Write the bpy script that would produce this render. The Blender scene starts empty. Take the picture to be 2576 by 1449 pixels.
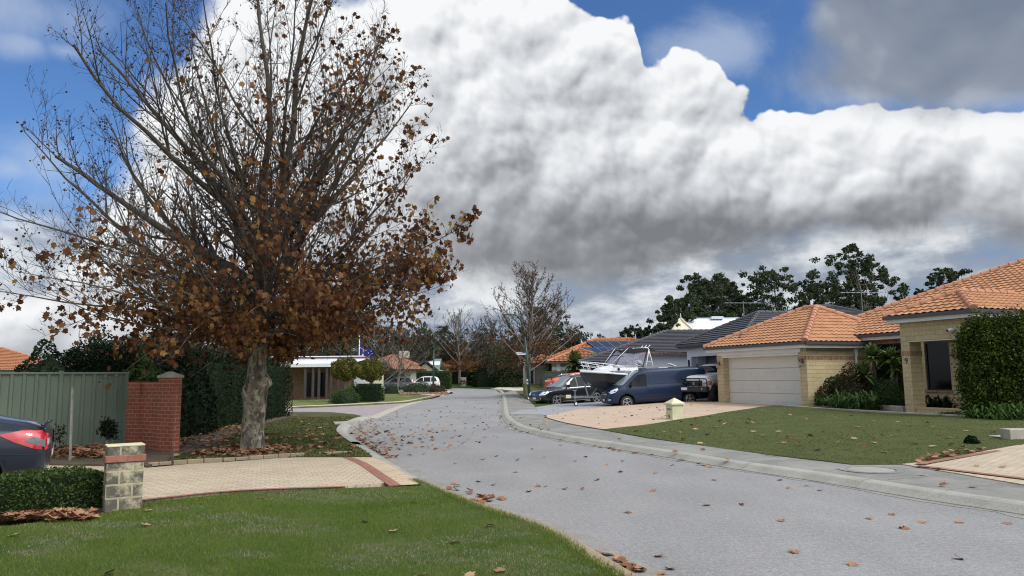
import bpy, bmesh, math, random
import numpy as np
from mathutils import Vector, Matrix
from mathutils.bvhtree import BVHTree
from mathutils.geometry import tessellate_polygon
PI = math.pi
C = bpy.context.scene.collection
SC = bpy.context.scene
# ------------------------------------------------------------ camera
CAMH, F, CX, CY = 1.7, 1859.0, 1288.0, 724.5
PITCH, ROLL = math.atan(224.0/1859.0), 0.010
_f = Vector((0, math.cos(PITCH), math.sin(PITCH)))
_r0 = Vector((1, 0, 0)); _u0 = Vector((0, -math.sin(PITCH), math.cos(PITCH)))
_u = _u0*math.cos(ROLL) + _r0*math.sin(ROLL)
_r = _r0*math.cos(ROLL) - _u0*math.sin(ROLL)
cam_d = bpy.data.cameras.new('camera'); cam = bpy.data.objects.new('camera', cam_d); C.objects.link(cam)
cam_d.sensor_width = 36.0; cam_d.lens = 36.0*F/2576.0
cam_d.clip_start = 0.1; cam_d.clip_end = 3000
M_ = Matrix((( _r.x, _u.x, -_f.x, 0), (_r.y, _u.y, -_f.y, 0), (_r.z, _u.z, -_f.z, CAMH), (0, 0, 0, 1)))
cam.matrix_world = M_
SC.camera = cam
def ray(px, py):
    return (_f + _r*((px-CX)/F) + _u*((CY-py)/F))
def at(px, py, Y):                     # point on the plane y = Y
    d = ray(px, py); t = Y/d.y
    return Vector((d.x*t, Y, CAMH + d.z*t))
def gp(px, py, z=0.0):                 # point on the level z
    d = ray(px, py); t = (z-CAMH)/d.z
    return Vector((d.x*t, d.y*t, z))
def sm(t): t = max(0.0, min(1.0, t)); return t*t*(3-2*t)
def T(x, y):                           # lie of the land right of the street
    q = .918*x + .396*y
    a = .11 + .13*sm((q-11.5)/13.5)
    b = .04 + .24*sm((x-3.5)/6.5)
    w = sm((y-35)/4.0)
    return a*(1-w) + b*w
def Gr(x, y):                          # ground under the far objects: a low bank rises beyond the bend
    if y > 116: return .12+.5*sm((y-119)/6.0)
    if x > 0 and y < 70: return T(x, y)
    return .12
def gt(px, py):
    z = .1
    for _ in range(12):
        p = gp(px, py, z); z = T(p.x, p.y)
    return gp(px, py, z)
# ------------------------------------------------------------ light and view
SUN_AZ, SUN_EL = math.radians(125), math.radians(48)    # azimuth clockwise from +Y
sd = Vector((math.sin(SUN_AZ)*math.cos(SUN_EL), math.cos(SUN_AZ)*math.cos(SUN_EL), math.sin(SUN_EL)))
sun_d = bpy.data.lights.new('sun', 'SUN'); sun = bpy.data.objects.new('sun', sun_d); C.objects.link(sun)
sun_d.energy = 1.3; sun_d.angle = math.radians(10); sun_d.color = (1.0, .955, .89)
sun.rotation_euler = (-sd).to_track_quat('-Z', 'Y').to_euler(); sun.location = (0, 0, 40)
SC.view_settings.view_transform = 'Standard'; SC.view_settings.look = 'None'
SC.view_settings.exposure = 0.0; SC.view_settings.gamma = 1.0
SC.view_settings.use_curve_mapping = False
SC.render.engine = 'CYCLES'
SC.cycles.pixel_filter_type = 'BLACKMAN_HARRIS'; SC.cycles.filter_width = 1.1
SC.cycles.max_bounces = 5; SC.cycles.diffuse_bounces = 3; SC.cycles.glossy_bounces = 3
SC.cycles.transmission_bounces = 4; SC.cycles.transparent_max_bounces = 8
# ------------------------------------------------------------ node helper
class NT:
    def __init__(s, nt): s.nt = nt; s.n = nt.nodes; s.l = nt.links
    def new(s, t, **k):
        n = s.n.new(t)
        for a, v in k.items(): setattr(n, a, v)
        return n
    def put(s, sock, v):
        if v is None: return
        if isinstance(v, bpy.types.NodeSocket): s.l.new(v, sock)
        else:
            if sock.type == 'RGBA' and isinstance(v, (tuple, list)) and len(v) == 3: v = (*v, 1)
            sock.default_value = v
    def m(s, op, a, b=None, c=None, clamp=False):
        n = s.new('ShaderNodeMath', operation=op, use_clamp=clamp)
        for i, v in enumerate((a, b, c)):
            if v is not None: s.put(n.inputs[i], v)
        return n.outputs[0]
    def vm(s, op, a, b=None, sc=None):
        n = s.new('ShaderNodeVectorMath', operation=op)
        s.put(n.inputs[0], a)
        if b is not None: s.put(n.inputs[1], b)
        if sc is not None: s.put(n.inputs['Scale'], sc)
        return n.outputs['Value'] if op in ('DOT_PRODUCT', 'LENGTH') else n.outputs[0]
    def mix(s, f, a, b, mode='MIX'):
        n = s.new('ShaderNodeMix', data_type='RGBA', blend_type=mode, clamp_factor=True)
        s.put(n.inputs[0], f); s.put(n.inputs[6], a); s.put(n.inputs[7], b)
        return n.outputs[2]
    def rng(s, v, a, b, c=0.0, d=1.0, smooth=False):
        n = s.new('ShaderNodeMapRange', clamp=True)
        if smooth: n.interpolation_type = 'SMOOTHSTEP'
        s.put(n.inputs[0], v)
        for i, k in enumerate((a, b, c, d)): s.put(n.inputs[i+1], k)
        return n.outputs[0]
    def noise(s, vec, scale, detail=4, rough=.55, dist=0.0, out=0):
        n = s.new('ShaderNodeTexNoise')
        if vec is not None: s.l.new(vec, n.inputs['Vector'])
        n.inputs['Scale'].default_value = scale; n.inputs['Detail'].default_value = detail
        n.inputs['Roughness'].default_value = rough; n.inputs['Distortion'].default_value = dist
        return n.outputs[out]
    def ramp(s, v, stops):
        n = s.new('ShaderNodeValToRGB'); cr = n.color_ramp
        while len(cr.elements) < len(stops): cr.elements.new(.5)
        for e, (p, c) in zip(cr.elements, stops):
            e.position = p; e.color = (*c, 1) if len(c) == 3 else c
        s.put(n.inputs[0], v)
        return n.outputs[0]
    def curve(s, v, pts):
        n = s.new('ShaderNodeFloatCurve'); c = n.mapping.curves[0]
        pts = sorted(pts)
        while len(c.points) < len(pts): c.points.new(.5, .5)
        for p, (x, y) in zip(c.points, pts): p.location = (x, y)
        n.mapping.update(); s.put(n.inputs['Value'], v)
        return n.outputs[0]
# ------------------------------------------------------------ sky (world)
def azel(px, py):
    d = ray(px, py).normalized()
    return math.degrees(math.atan2(d.x, d.y)), math.degrees(math.asin(d.z))
def build_world():
    w = bpy.data.worlds.new('World'); SC.world = w; w.use_nodes = True
    N = NT(w.node_tree); N.n.clear()
    out = N.new('ShaderNodeOutputWorld'); bg = N.new('ShaderNodeBackground')
    sky = N.new('ShaderNodeTexSky', sky_type='NISHITA', sun_disc=False)
    sky.sun_elevation = SUN_EL; sky.sun_rotation = SUN_AZ
    sky.air_density = 1.0; sky.dust_density = .3; sky.ozone_density = 2.0
    tc = N.new('ShaderNodeTexCoord').outputs['Generated']
    d = N.vm('NORMALIZE', tc)
    sp = N.new('ShaderNodeSeparateXYZ'); N.l.new(d, sp.inputs[0])
    az = N.m('MULTIPLY', N.m('ARCTAN2', sp.outputs[0], sp.outputs[1]), 180/PI)
    el = N.m('MULTIPLY', N.m('ARCSINE', sp.outputs[2]), 180/PI)
    # cloud puffs: fractal rounded cells over a warped direction
    wv = N.noise(d, 3.5, 4, .6, 0, 1)
    dw = N.vm('ADD', d, N.vm('SCALE', N.vm('SUBTRACT', wv, (.5, .5, .5)), sc=.045))
    def puff(v, scale, det):
        n = N.new('ShaderNodeTexVoronoi', feature='F1', normalize=True)
        N.l.new(v, n.inputs['Vector']); n.inputs['Scale'].default_value = scale
        n.inputs['Detail'].default_value = det; n.inputs['Roughness'].default_value = .55
        n.inputs['Lacunarity'].default_value = 2.1
        return N.m('SUBTRACT', 1.0, n.outputs['Distance'])
    p0 = puff(dw, 19.0, 2.3)
    ldir = Vector((-.45, .1, .9)).normalized()          # the clouds are lit from above left
    p1 = puff(N.vm('ADD', dw, tuple(ldir*.011)), 19.0, 2.3)
    dv = N.vm('ADD', d, N.vm('SCALE', N.vm('SUBTRACT', wv, (.5, .5, .5)), sc=.07))
    q0 = puff(dv, 9.0, .5); q1 = puff(N.vm('ADD', dv, tuple(ldir*.024)), 9.0, .5)
    fb = N.noise(d, 5.0, 7, .62, .3)
    fb2 = N.noise(d, 2.2, 5, .6, .6)
    fbs = N.noise(N.vm('MULTIPLY', d, (1, 1, 2.3)), 7.5, 7, .58, .12)
    def blob_(px, py, ra, re):
        a, e = azel(px, py)
        x = N.m('DIVIDE', N.m('SUBTRACT', az, a), ra); y = N.m('DIVIDE', N.m('SUBTRACT', el, e), re)
        return N.m('SUBTRACT', 1.0, N.m('SQRT', N.m('ADD', N.m('MULTIPLY', x, x), N.m('MULTIPLY', y, y))))
    # ---- great cumulus: top and base as a function of azimuth
    def cv(pxs, lo=-45., hi=45., elo=-10., ehi=50.):
        pts = []
        for px, py in pxs:
            a, e = azel(px, py); pts.append(((a-lo)/(hi-lo), (e-elo)/(ehi-elo)))
        u = N.m('DIVIDE', N.m('SUBTRACT', az, lo), hi-lo, clamp=True)
        return N.m('ADD', N.m('MULTIPLY', N.curve(u, pts), ehi-elo), elo)
    top = cv([(-600, 640), (60, 700), (150, 560), (300, 330), (500, 120), (700, -20), (900, 10), (1020, 45), (1120, 10), (1340, 30), (1430, 60),
              (1520, 75), (1590, 110), (1640, 185), (1760, 205), (1870, 285), (2050, 300), (2200, 285), (2330, 275), (2450, 300), (2620, 350), (3000, 430)])
    base = cv([(-600, 900), (60, 880), (500, 870), (900, 800), (1120, 690), (1300, 680), (1500, 690), (1700, 665), (1900, 630), (2200, 600), (2620, 585), (3000, 600)])
    above = N.m('SUBTRACT', top, el)
    wob = N.m('ADD', N.m('MULTIPLY', N.m('SUBTRACT', p0, .62), 3.6), N.m('MULTIPLY', N.m('SUBTRACT', q0, .6), 7.0))
    wob2 = N.m('MULTIPLY', N.m('SUBTRACT', N.m('ADD', N.m('MULTIPLY', fb, .5), N.m('MULTIPLY', fb2, .5)), .5), N.rng(az, -30, -10, 34, 2.5))
    dtop = N.m('ADD', above, N.m('ADD', wob, wob2))
    soft = N.rng(az, -30, -8, 5.0, .32)
    a_top = N.rng(N.m('DIVIDE', N.m('ADD', dtop, .1), soft), 0.0, 1.0, smooth=True)
    up = N.m('SUBTRACT', el, base)
    dbase = N.m('ADD', up, N.m('MULTIPLY', N.m('SUBTRACT', fb, .5), 7.0))
    a_base = N.rng(dbase, -1.2, 1.4, smooth=True)
    front = N.rng(sp.outputs[1], .1, .45, smooth=True)
    A1 = N.m('MULTIPLY', N.m('MULTIPLY', a_top, a_base), front)
    h = N.m('DIVIDE', up, N.m('MAXIMUM', N.m('SUBTRACT', top, base), 1.0))
    dk = N.rng(blob_(1760, 540, 24, 7.0), -.2, .8, 0, .20, smooth=True)
    hh = N.m('SUBTRACT', N.m('ADD', N.m('ADD', h, .06), N.m('MULTIPLY', N.m('SUBTRACT', fb2, .5), .60)), dk)
    u1 = N.m('DIVIDE', N.m('ADD', hh, .5), 2.0, clamp=True)
    bb = N.curve(u1, [(0, .12), (.2, .16), (.30, .30), (.42, .50), (.55, .66), (.72, .77), (1, .80)])
    edge = N.rng(dtop, 0., 5.0, .17, 0.0)
    rel = N.m('MULTIPLY', N.m('SUBTRACT', p0, p1), 6.0)
    relq = N.m('MULTIPLY', N.m('SUBTRACT', q0, q1), 6.0)
    amp = N.rng(h, -.1, .55, .09, .33)
    br = N.m('ADD', N.m('ADD', bb, edge), N.m('MULTIPLY', N.m('ADD', N.m('MULTIPLY', rel, .70), N.m('MULTIPLY', relq, 1.15)), amp))
    br = N.m('ADD', br, N.m('MULTIPLY', N.m('SUBTRACT', fb, .5), .10))
    br = N.m('ADD', br, N.rng(az, -26, -3, .30, 0, smooth=True))
    br = N.m('SUBTRACT', br, N.m('MULTIPLY', N.rng(h, .42, .02, 0, .13, smooth=True), N.rng(az, -12, 0)))
    c1 = N.ramp(br, [(0.0, (.205, .215, .235)), (.14, (.27, .28, .30)), (.32, (.39, .41, .435)), (.52, (.56, .58, .61)),
                     (.74, (.74, .76, .79)), (1.0, (.93, .945, .96))])
    # ---- grey deck high on the right, thin veils, and the broken low layer
    def blob(px, py, ra, re):
        a, e = azel(px, py)
        x = N.m('DIVIDE', N.m('SUBTRACT', az, a), ra); y = N.m('DIVIDE', N.m('SUBTRACT', el, e), re)
        return N.m('SUBTRACT', 1.0, N.m('SQRT', N.m('ADD', N.m('MULTIPLY', x, x), N.m('MULTIPLY', y, y))))
    g = N.m('MAXIMUM', blob(2400, 120, 10.5, 4.2), blob(2620, -40, 14, 6.5))
    g = N.m('MAXIMUM', g, blob(2230, 30, 5.5, 3.6))
    gd = N.m('ADD', g, N.m('MULTIPLY', N.m('SUBTRACT', fb, .5), 1.5))
    A2 = N.m('MULTIPLY', N.rng(gd, -.25, .40, smooth=True), .93)
    c2 = N.ramp(N.m('ADD', fb2, N.m('MULTIPLY', relq, .10)), [(.36, (.20, .235, .30)), (.5, (.28, .315, .375)), (.62, (.50, .54, .60))])
    v = blob(90, 30, 8, 3.2)
    for q in ((30, 425, 2.6, 1.5), (1790, 120, 6.0, 2.4), (170, 130, 3.0, 1.0), (60, 110, 3.0, 1.3), (140, 430, 5.0, 3.4), (20, 640, 6, 4)):
        v = N.m('MAXIMUM', v, blob(*q))
    A3 = N.m('MULTIPLY', N.rng(N.m('ADD', v, N.m('MULTIPLY', N.m('SUBTRACT', fb, .5), 2.6)), 0.0, 1.1, smooth=True), .5)
    low = N.rng(el, 9.0, 13.0, 1.0, 0.0, smooth=True)
    A4 = N.m('MULTIPLY', N.m('MULTIPLY', low, N.rng(fbs, .30, .46, .7, 1.0, smooth=True)), front)
    c4 = N.ramp(fbs, [(.32, (.25, .29, .37)), (.44, (.33, .375, .45)), (.51, (.50, .545, .61)), (.58, (.74, .77, .80)), (.68, (.86, .88, .90))])
    # ---- sky behind and above the viewer: unseen broken cloud, brightened round the sun to light the ground
    sdot = N.vm('DOT_PRODUCT', d, tuple(sd))
    glow = N.m('POWER', N.m('MAXIMUM', sdot, 0.0), 5.0)
    behind = N.m('SUBTRACT', 1.0, front)
    hi = N.rng(el, 36, 52, smooth=True)
    A5 = N.m('MULTIPLY', N.m('MAXIMUM', behind, hi), N.rng(fb2, .40, .56, smooth=True))
    A5 = N.m('MAXIMUM', A5, N.m('MULTIPLY', N.rng(sdot, .6, .9), .95))
    lum = N.m('ADD', 1.05, N.m('MULTIPLY', glow, 3.6))
    c5 = N.vm('SCALE', N.mix(N.noise(d, 4, 6), (.62, .66, .72), (1.0, 1.0, 1.0)), sc=lum)
    S = N.vm('SCALE', sky.outputs[0], sc=.085)
    S = N.vm('MULTIPLY', S, (.78, 1.10, 1.52))
    col = N.mix(A4, S, c4); col = N.mix(A3, col, (.60, .68, .80))
    col = N.mix(A1, col, c1); col = N.mix(A2, col, c2); col = N.mix(A5, col, c5)
    N.l.new(col, bg.inputs[0]); bg.inputs[1].default_value = 1.0
    N.l.new(bg.outputs[0], out.inputs[0])
build_world()
SC.world.cycles.sampling_method = 'MANUAL'; SC.world.cycles.sample_map_resolution = 256
# ------------------------------------------------------------ mesh building
def auto_uv(me, uvs=None):
    if uvs:
        uvl = me.uv_layers.new(name='uv')
        for l in me.loops: uvl.data[l.index].uv = uvs[l.vertex_index]
        return
    if not me.polygons: return
    uvl = me.uv_layers.new(name='uv'); vs = me.vertices
    for p in me.polygons:
        n = p.normal
        if abs(n.z) > .985: t = Vector((1, 0, 0)); b = Vector((0, 1, 0))
        else:
            t = Vector((-n.y, n.x, 0)).normalized(); b = n.cross(t)
            if b.z < 0: b = -b
        for li in p.loop_indices:
            c = vs[me.loops[li].vertex_index].co
            uvl.data[li].uv = (c.dot(t), c.dot(b))
def tag(o, label=None, cat=None, group=None, kind=None):
    if label: o['label'] = label
    if cat: o['category'] = cat
    if group: o['group'] = group
    if kind: o['kind'] = kind
    return o
def empty(name, loc=(0, 0, 0), rz=0.0, label=None, cat=None, group=None):
    o = bpy.data.objects.new(name, None); C.objects.link(o)
    o.location = loc; o.rotation_euler = (0, 0, rz); o.empty_display_size = .2
    return tag(o, label, cat, group)
def link(name, me, mats, parent=None, smooth=False):
    for m in (mats if isinstance(mats, (list, tuple)) else [mats]): me.materials.append(m)
    if smooth:
        me.polygons.foreach_set('use_smooth', [True]*len(me.polygons))
    o = bpy.data.objects.new(name, me); C.objects.link(o)
    if parent is not None: o.parent = parent
    return o
class MB:
    def __init__(s): s.v = []; s.f = []; s.mi = []; s.cur = 0; s.uv = None
    def add(s, vs, fs):
        b = len(s.v); s.v += [tuple(v) for v in vs]; s.f += [tuple(b+i for i in f) for f in fs]; s.mi += [s.cur]*len(fs)
        return s
    def box(s, x0, x1, y0, y1, z0, z1):
        return s.add([(x0,y0,z0),(x1,y0,z0),(x1,y1,z0),(x0,y1,z0),(x0,y0,z1),(x1,y0,z1),(x1,y1,z1),(x0,y1,z1)],
                     [(0,3,2,1),(4,5,6,7),(0,1,5,4),(1,2,6,5),(2,3,7,6),(3,0,4,7)])
    def obox(s, c, ax, ay, az):        # centre and three half-axis vectors
        c = Vector(c); ax = Vector(ax); ay = Vector(ay); az = Vector(az)
        vs = [c+ax*i+ay*j+az*k for k in (-1, 1) for i, j in ((-1,-1),(1,-1),(1,1),(-1,1))]
        return s.add(vs, [(0,3,2,1),(4,5,6,7),(0,1,5,4),(1,2,6,5),(2,3,7,6),(3,0,4,7)])
    def bar(s, a, b, w, h=None, up=(0, 0, 1)):
        a = Vector(a); b = Vector(b); h = h or w; d = (b-a); L = d.length; d.normalize()
        u = Vector(up)
        if abs(d.dot(u)) > .98: u = Vector((1, 0, 0))
        r = d.cross(u).normalized(); u = r.cross(d)
        return s.obox((a+b)/2, d*(L/2), r*(w/2), u*(h/2))
    def tube(s, pts, rs, n=8, cap=True):
        pts = [Vector(p) for p in pts]
        if not isinstance(rs, (list, tuple)): rs = [rs]*len(pts)
        b = len(s.v); prev = None
        for i, p in enumerate(pts):
            d = (pts[min(i+1, len(pts)-1)]-pts[max(i-1, 0)]).normalized()
            if prev is None:
                u = Vector((0, 0, 1)) if abs(d.z) < .9 else Vector((1, 0, 0))
                r = d.cross(u).normalized()
            else: r = (prev - d*prev.dot(d)).normalized()
            prev = r; q = d.cross(r)
            for k in range(n):
                a = 2*PI*k/n; s.v.append(tuple(p + (r*math.cos(a)+q*math.sin(a))*rs[i]))
        for i in range(len(pts)-1):
            for k in range(n):
                k2 = (k+1) % n; s.f.append((b+i*n+k, b+i*n+k2, b+(i+1)*n+k2, b+(i+1)*n+k)); s.mi.append(s.cur)
        if cap:
            s.f.append(tuple(b+k for k in range(n))[::-1]); s.mi.append(s.cur)
            s.f.append(tuple(b+(len(pts)-1)*n+k for k in range(n))); s.mi.append(s.cur)
        return s
    def lathe(s, prof, c=(0, 0, 0), n=24, axis='z'):
        b = len(s.v)
        for r, h in prof:
            for k in range(n):
                a = 2*PI*k/n; x, y = r*math.cos(a), r*math.sin(a)
                p = (x, y, h) if axis == 'z' else (x, h, y) if axis == 'y' else (h, x, y)
                s.v.append((p[0]+c[0], p[1]+c[1], p[2]+c[2]))
        for i in range(len(prof)-1):
            for k in range(n):
                k2 = (k+1) % n; s.f.append((b+i*n+k, b+i*n+k2, b+(i+1)*n+k2, b+(i+1)*n+k)); s.mi.append(s.cur)
        return s
    def prism(s, poly, z0, z1):        # poly of (x, y)
        n = len(poly)
        return s.add([(x, y, z0) for x, y in poly]+[(x, y, z1) for x, y in poly],
                     [tuple(range(n))[::-1], tuple(range(n, 2*n))]+[(i, (i+1) % n, n+(i+1) % n, n+i) for i in range(n)])
    def quad(s, *p): return s.add(p, [tuple(range(len(p)))])
    def mesh(s, name, bevel=0.0, seg=1, recalc=True):
        me = bpy.data.meshes.new(name); me.from_pydata(s.v, [], s.f)
        if any(s.mi): me.polygons.foreach_set('material_index', s.mi)
        me.update()
        if recalc or bevel:
            bm = bmesh.new(); bm.from_mesh(me)
            if recalc: bmesh.ops.recalc_face_normals(bm, faces=bm.faces)
            if bevel: bmesh.ops.bevel(bm, geom=bm.edges[:], offset=bevel, segments=seg, affect='EDGES', clamp_overlap=True)
            bm.to_mesh(me); bm.free()
        auto_uv(me, s.uv)
        return me
    def build(s, name, mats, parent=None, smooth=False, bevel=0.0, seg=1, recalc=True):
        return link(name, s.mesh(name, bevel, seg, recalc), mats, parent, smooth)
class Frame:                           # local axes u, v on the ground, to lay out a house
    def __init__(s, O, u, z=0.0):
        s.O = Vector((O[0], O[1], z)); s.u = Vector((u[0], u[1], 0)).normalized(); s.v = Vector((-s.u.y, s.u.x, 0))
    def p(s, a, b, h=0.0): return s.O + s.u*a + s.v*b + Vector((0, 0, h))
def fbox(mb, fr, a0, a1, b0, b1, h0, h1):
    vs = [fr.p(a, b, h) for h in (h0, h1) for a, b in ((a0,b0),(a1,b0),(a1,b1),(a0,b1))]
    return mb.add(vs, [(0,3,2,1),(4,5,6,7),(0,1,5,4),(1,2,6,5),(2,3,7,6),(3,0,4,7)])
def offs(pl, d):                       # offset of an open polyline to its left
    out = []
    for i, p in enumerate(pl):
        a = Vector(pl[max(i-1, 0)][:2]); b = Vector(pl[min(i+1, len(pl)-1)][:2])
        t = (b-a).normalized(); out.append((p[0]-t.y*d, p[1]+t.x*d))
    return out
def smooth_line(pl, step=.5):
    pl = [Vector((p[0], p[1])) for p in pl]; out = []
    for i in range(len(pl)-1):
        p0 = pl[max(i-1, 0)]; p1 = pl[i]; p2 = pl[i+1]; p3 = pl[min(i+2, len(pl)-1)]
        n = max(1, int((p2-p1).length/step))
        for k in range(n):
            t = k/n
            out.append(.5*((2*p1)+(p2-p0)*t+(2*p0-5*p1+4*p2-p3)*t*t+(3*p1-p0-3*p2+p3)*t**3))
    out.append(pl[-1]); return [(p.x, p.y) for p in out]
def sheet(name, poly, zf, mat, cell=1.0, skirt=.18, **tg):
    bm = bmesh.new(); vs = [bm.verts.new((p[0], p[1], 0)) for p in poly]; [bm.faces.new([vs[i] for i in t]) for t in tessellate_polygon([[Vector((p[0], p[1], 0)) for p in poly]]) if len(set(t)) == 3 and not bm.faces.get([vs[i] for i in t])]
    xs = [p[0] for p in poly]; ys = [p[1] for p in poly]
    if cell:
        for ax, lo, hi in ((0, min(xs), max(xs)), (1, min(ys), max(ys))):
            n = int((hi-lo)/cell)
            for i in range(1, n+1):
                co = [0, 0, 0]; no = [0, 0, 0]; co[ax] = lo+i*cell; no[ax] = 1
                bmesh.ops.bisect_plane(bm, geom=bm.verts[:]+bm.edges[:]+bm.faces[:], plane_co=co, plane_no=no)
    for v in bm.verts: v.co.z = zf(v.co.x, v.co.y) if callable(zf) else zf
    bmesh.ops.recalc_face_normals(bm, faces=bm.faces)
    if sum(f.normal.z for f in bm.faces) < 0: bmesh.ops.reverse_faces(bm, faces=bm.faces)
    if skirt:
        be = [e for e in bm.edges if e.is_boundary]
        r = bmesh.ops.extrude_edge_only(bm, edges=be)
        for v in [g for g in r['geom'] if isinstance(g, bmesh.types.BMVert)]: v.co.z -= skirt
    me = bpy.data.meshes.new(name); bm.to_mesh(me); bm.free(); auto_uv(me)
    o = link(name, me, mat); o['kind'] = tg.pop('kind', 'structure'); tag(o, **tg); return o
def sweep(name, line, prof, mat, z=0.0, step=.6, **tg):    # prof: (offset to the left, height)
    line = smooth_line(line, step); rows = [offs(line, d) for d, _ in prof]; mb = MB(); n = len(line); k = len(prof)
    for i in range(n):
        for j, (d, h) in enumerate(prof):
            x, y = rows[j][i]; mb.v.append((x, y, h+(z(x, y) if callable(z) else z)))
    for i in range(n-1):
        for j in range(k-1): mb.f.append((i*k+j, (i+1)*k+j, (i+1)*k+j+1, i*k+j+1)); mb.mi.append(0)
    o = mb.build(name, mat, recalc=True); o['kind'] = 'structure'; tag(o, **tg); return o
# ------------------------------------------------------------ materials
MATS = {}
def pm(name, col, rough=.6, metal=0.0, spec=None, coat=0.0, alpha=None, emit=None, trans=0.0):
    m = bpy.data.materials.new(name); m.use_nodes = True; MATS[name] = m
    b = m.node_tree.nodes['Principled BSDF']; N = NT(m.node_tree); m['b'] = 0
    N.b = b
    N.put(b.inputs['Base Color'], col); b.inputs['Roughness'].default_value = rough; b.inputs['Metallic'].default_value = metal
    if spec is not None: b.inputs['Specular IOR Level'].default_value = spec
    if coat: b.inputs['Coat Weight'].default_value = coat; b.inputs['Coat Roughness'].default_value = .05
    if trans: b.inputs['Transmission Weight'].default_value = trans
    if alpha is not None: b.inputs['Alpha'].default_value = alpha
    return m, N
def obj_co(N): return N.new('ShaderNodeTexCoord').outputs['Object']
def uv_co(N): return N.new('ShaderNodeTexCoord').outputs['UV']
def geo_co(N): return N.new('ShaderNodeNewGeometry').outputs['Position']
def bump(N, h, dist=.01, strength=1.0):
    n = N.new('ShaderNodeBump'); n.inputs['Distance'].default_value = dist; n.inputs['Strength'].default_value = strength
    N.l.new(h, n.inputs['Height']); N.l.new(n.outputs[0], N.b.inputs['Normal'])
def plain(name, col, rough=.6, var=.12, scale=2.0, metal=0.0, coat=0.0, bumpd=0.0, spec=None, dirt=None):
    """a colour with a little uneven weathering"""
    m, N = pm(name, col, rough, metal, spec, coat); co = geo_co(N)
    n1 = N.noise(co, scale, 6, .6); k = N.rng(n1, .3, .7, 1-var, 1+var)
    c = N.vm('SCALE', (*col,), sc=k)
    if dirt:
        n2 = N.noise(co, scale*.37, 7, .7); c = N.mix(N.rng(n2, .5, .75, 0, dirt[1]), c, dirt[0])
    N.put(N.b.inputs['Base Color'], c)
    if bumpd: bump(N, N.noise(co, scale*12, 4), bumpd)
    return m
def brickmat(name, c1, c2, mortar, bw, bh, mw=.01, rough=.85, var=.2, stain=None, bd=.006, gain=0.0):
    m, N = pm(name, c1, rough); uv = uv_co(N)
    b = N.new('ShaderNodeTexBrick'); N.l.new(uv, b.inputs['Vector'])
    b.inputs['Scale'].default_value = 1.0; b.inputs['Brick Width'].default_value = bw; b.inputs['Row Height'].default_value = bh
    b.inputs['Mortar Size'].default_value = mw; b.inputs['Mortar Smooth'].default_value = .15; b.inputs['Bias'].default_value = 0.0
    N.put(b.inputs['Color1'], c1); N.put(b.inputs['Color2'], c2); N.put(b.inputs['Mortar'], mortar)
    co = geo_co(N); n1 = N.noise(co, 14, 5, .6); n2 = N.noise(co, 1.1, 6, .65)
    c = N.vm('SCALE', b.outputs['Color'], sc=N.m('MULTIPLY', N.rng(n1, .3, .7, 1-var, 1+var*.7), N.rng(n2, .3, .7, .88, 1.1)))
    if stain: c = N.mix(N.m('MULTIPLY', N.rng(N.noise(co, stain[2], 8, .75), stain[3], stain[3]+.12, 0, stain[1]), N.m('SUBTRACT', 1.0, N.m('MULTIPLY', b.outputs['Fac'], .85))), c, stain[0])
    N.put(N.b.inputs['Base Color'], c)
    bump(N, N.m('ADD', N.m('MULTIPLY', b.outputs['Fac'], -1.0), N.m('MULTIPLY', n1, .35)), bd)
    return m
def foliage(name, stops, rough=.55, trans=.25, spec=.16, patch=.25, sc=.9):
    m, N = pm(name, (.05, .1, .02), max(rough, .6), spec=spec)
    g = N.new('ShaderNodeNewGeometry'); r = g.outputs['Random Per Island']
    big = N.noise(g.outputs['Position'], sc, 5, .6)
    c = N.ramp(N.m('ADD', N.m('MULTIPLY', r, 1-patch), N.m('MULTIPLY', N.rng(big, .3, .7), patch)), stops)
    N.put(N.b.inputs['Base Color'], c)
    t = N.new('ShaderNodeBsdfTranslucent'); N.put(t.inputs['Color'], c)
    ms = N.new('ShaderNodeMixShader'); ms.inputs[0].default_value = trans
    out = N.n['Material Output']; N.l.new(N.b.outputs[0], ms.inputs[1]); N.l.new(t.outputs[0], ms.inputs[2]); N.l.new(ms.outputs[0], out.inputs[0])
    return m
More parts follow.
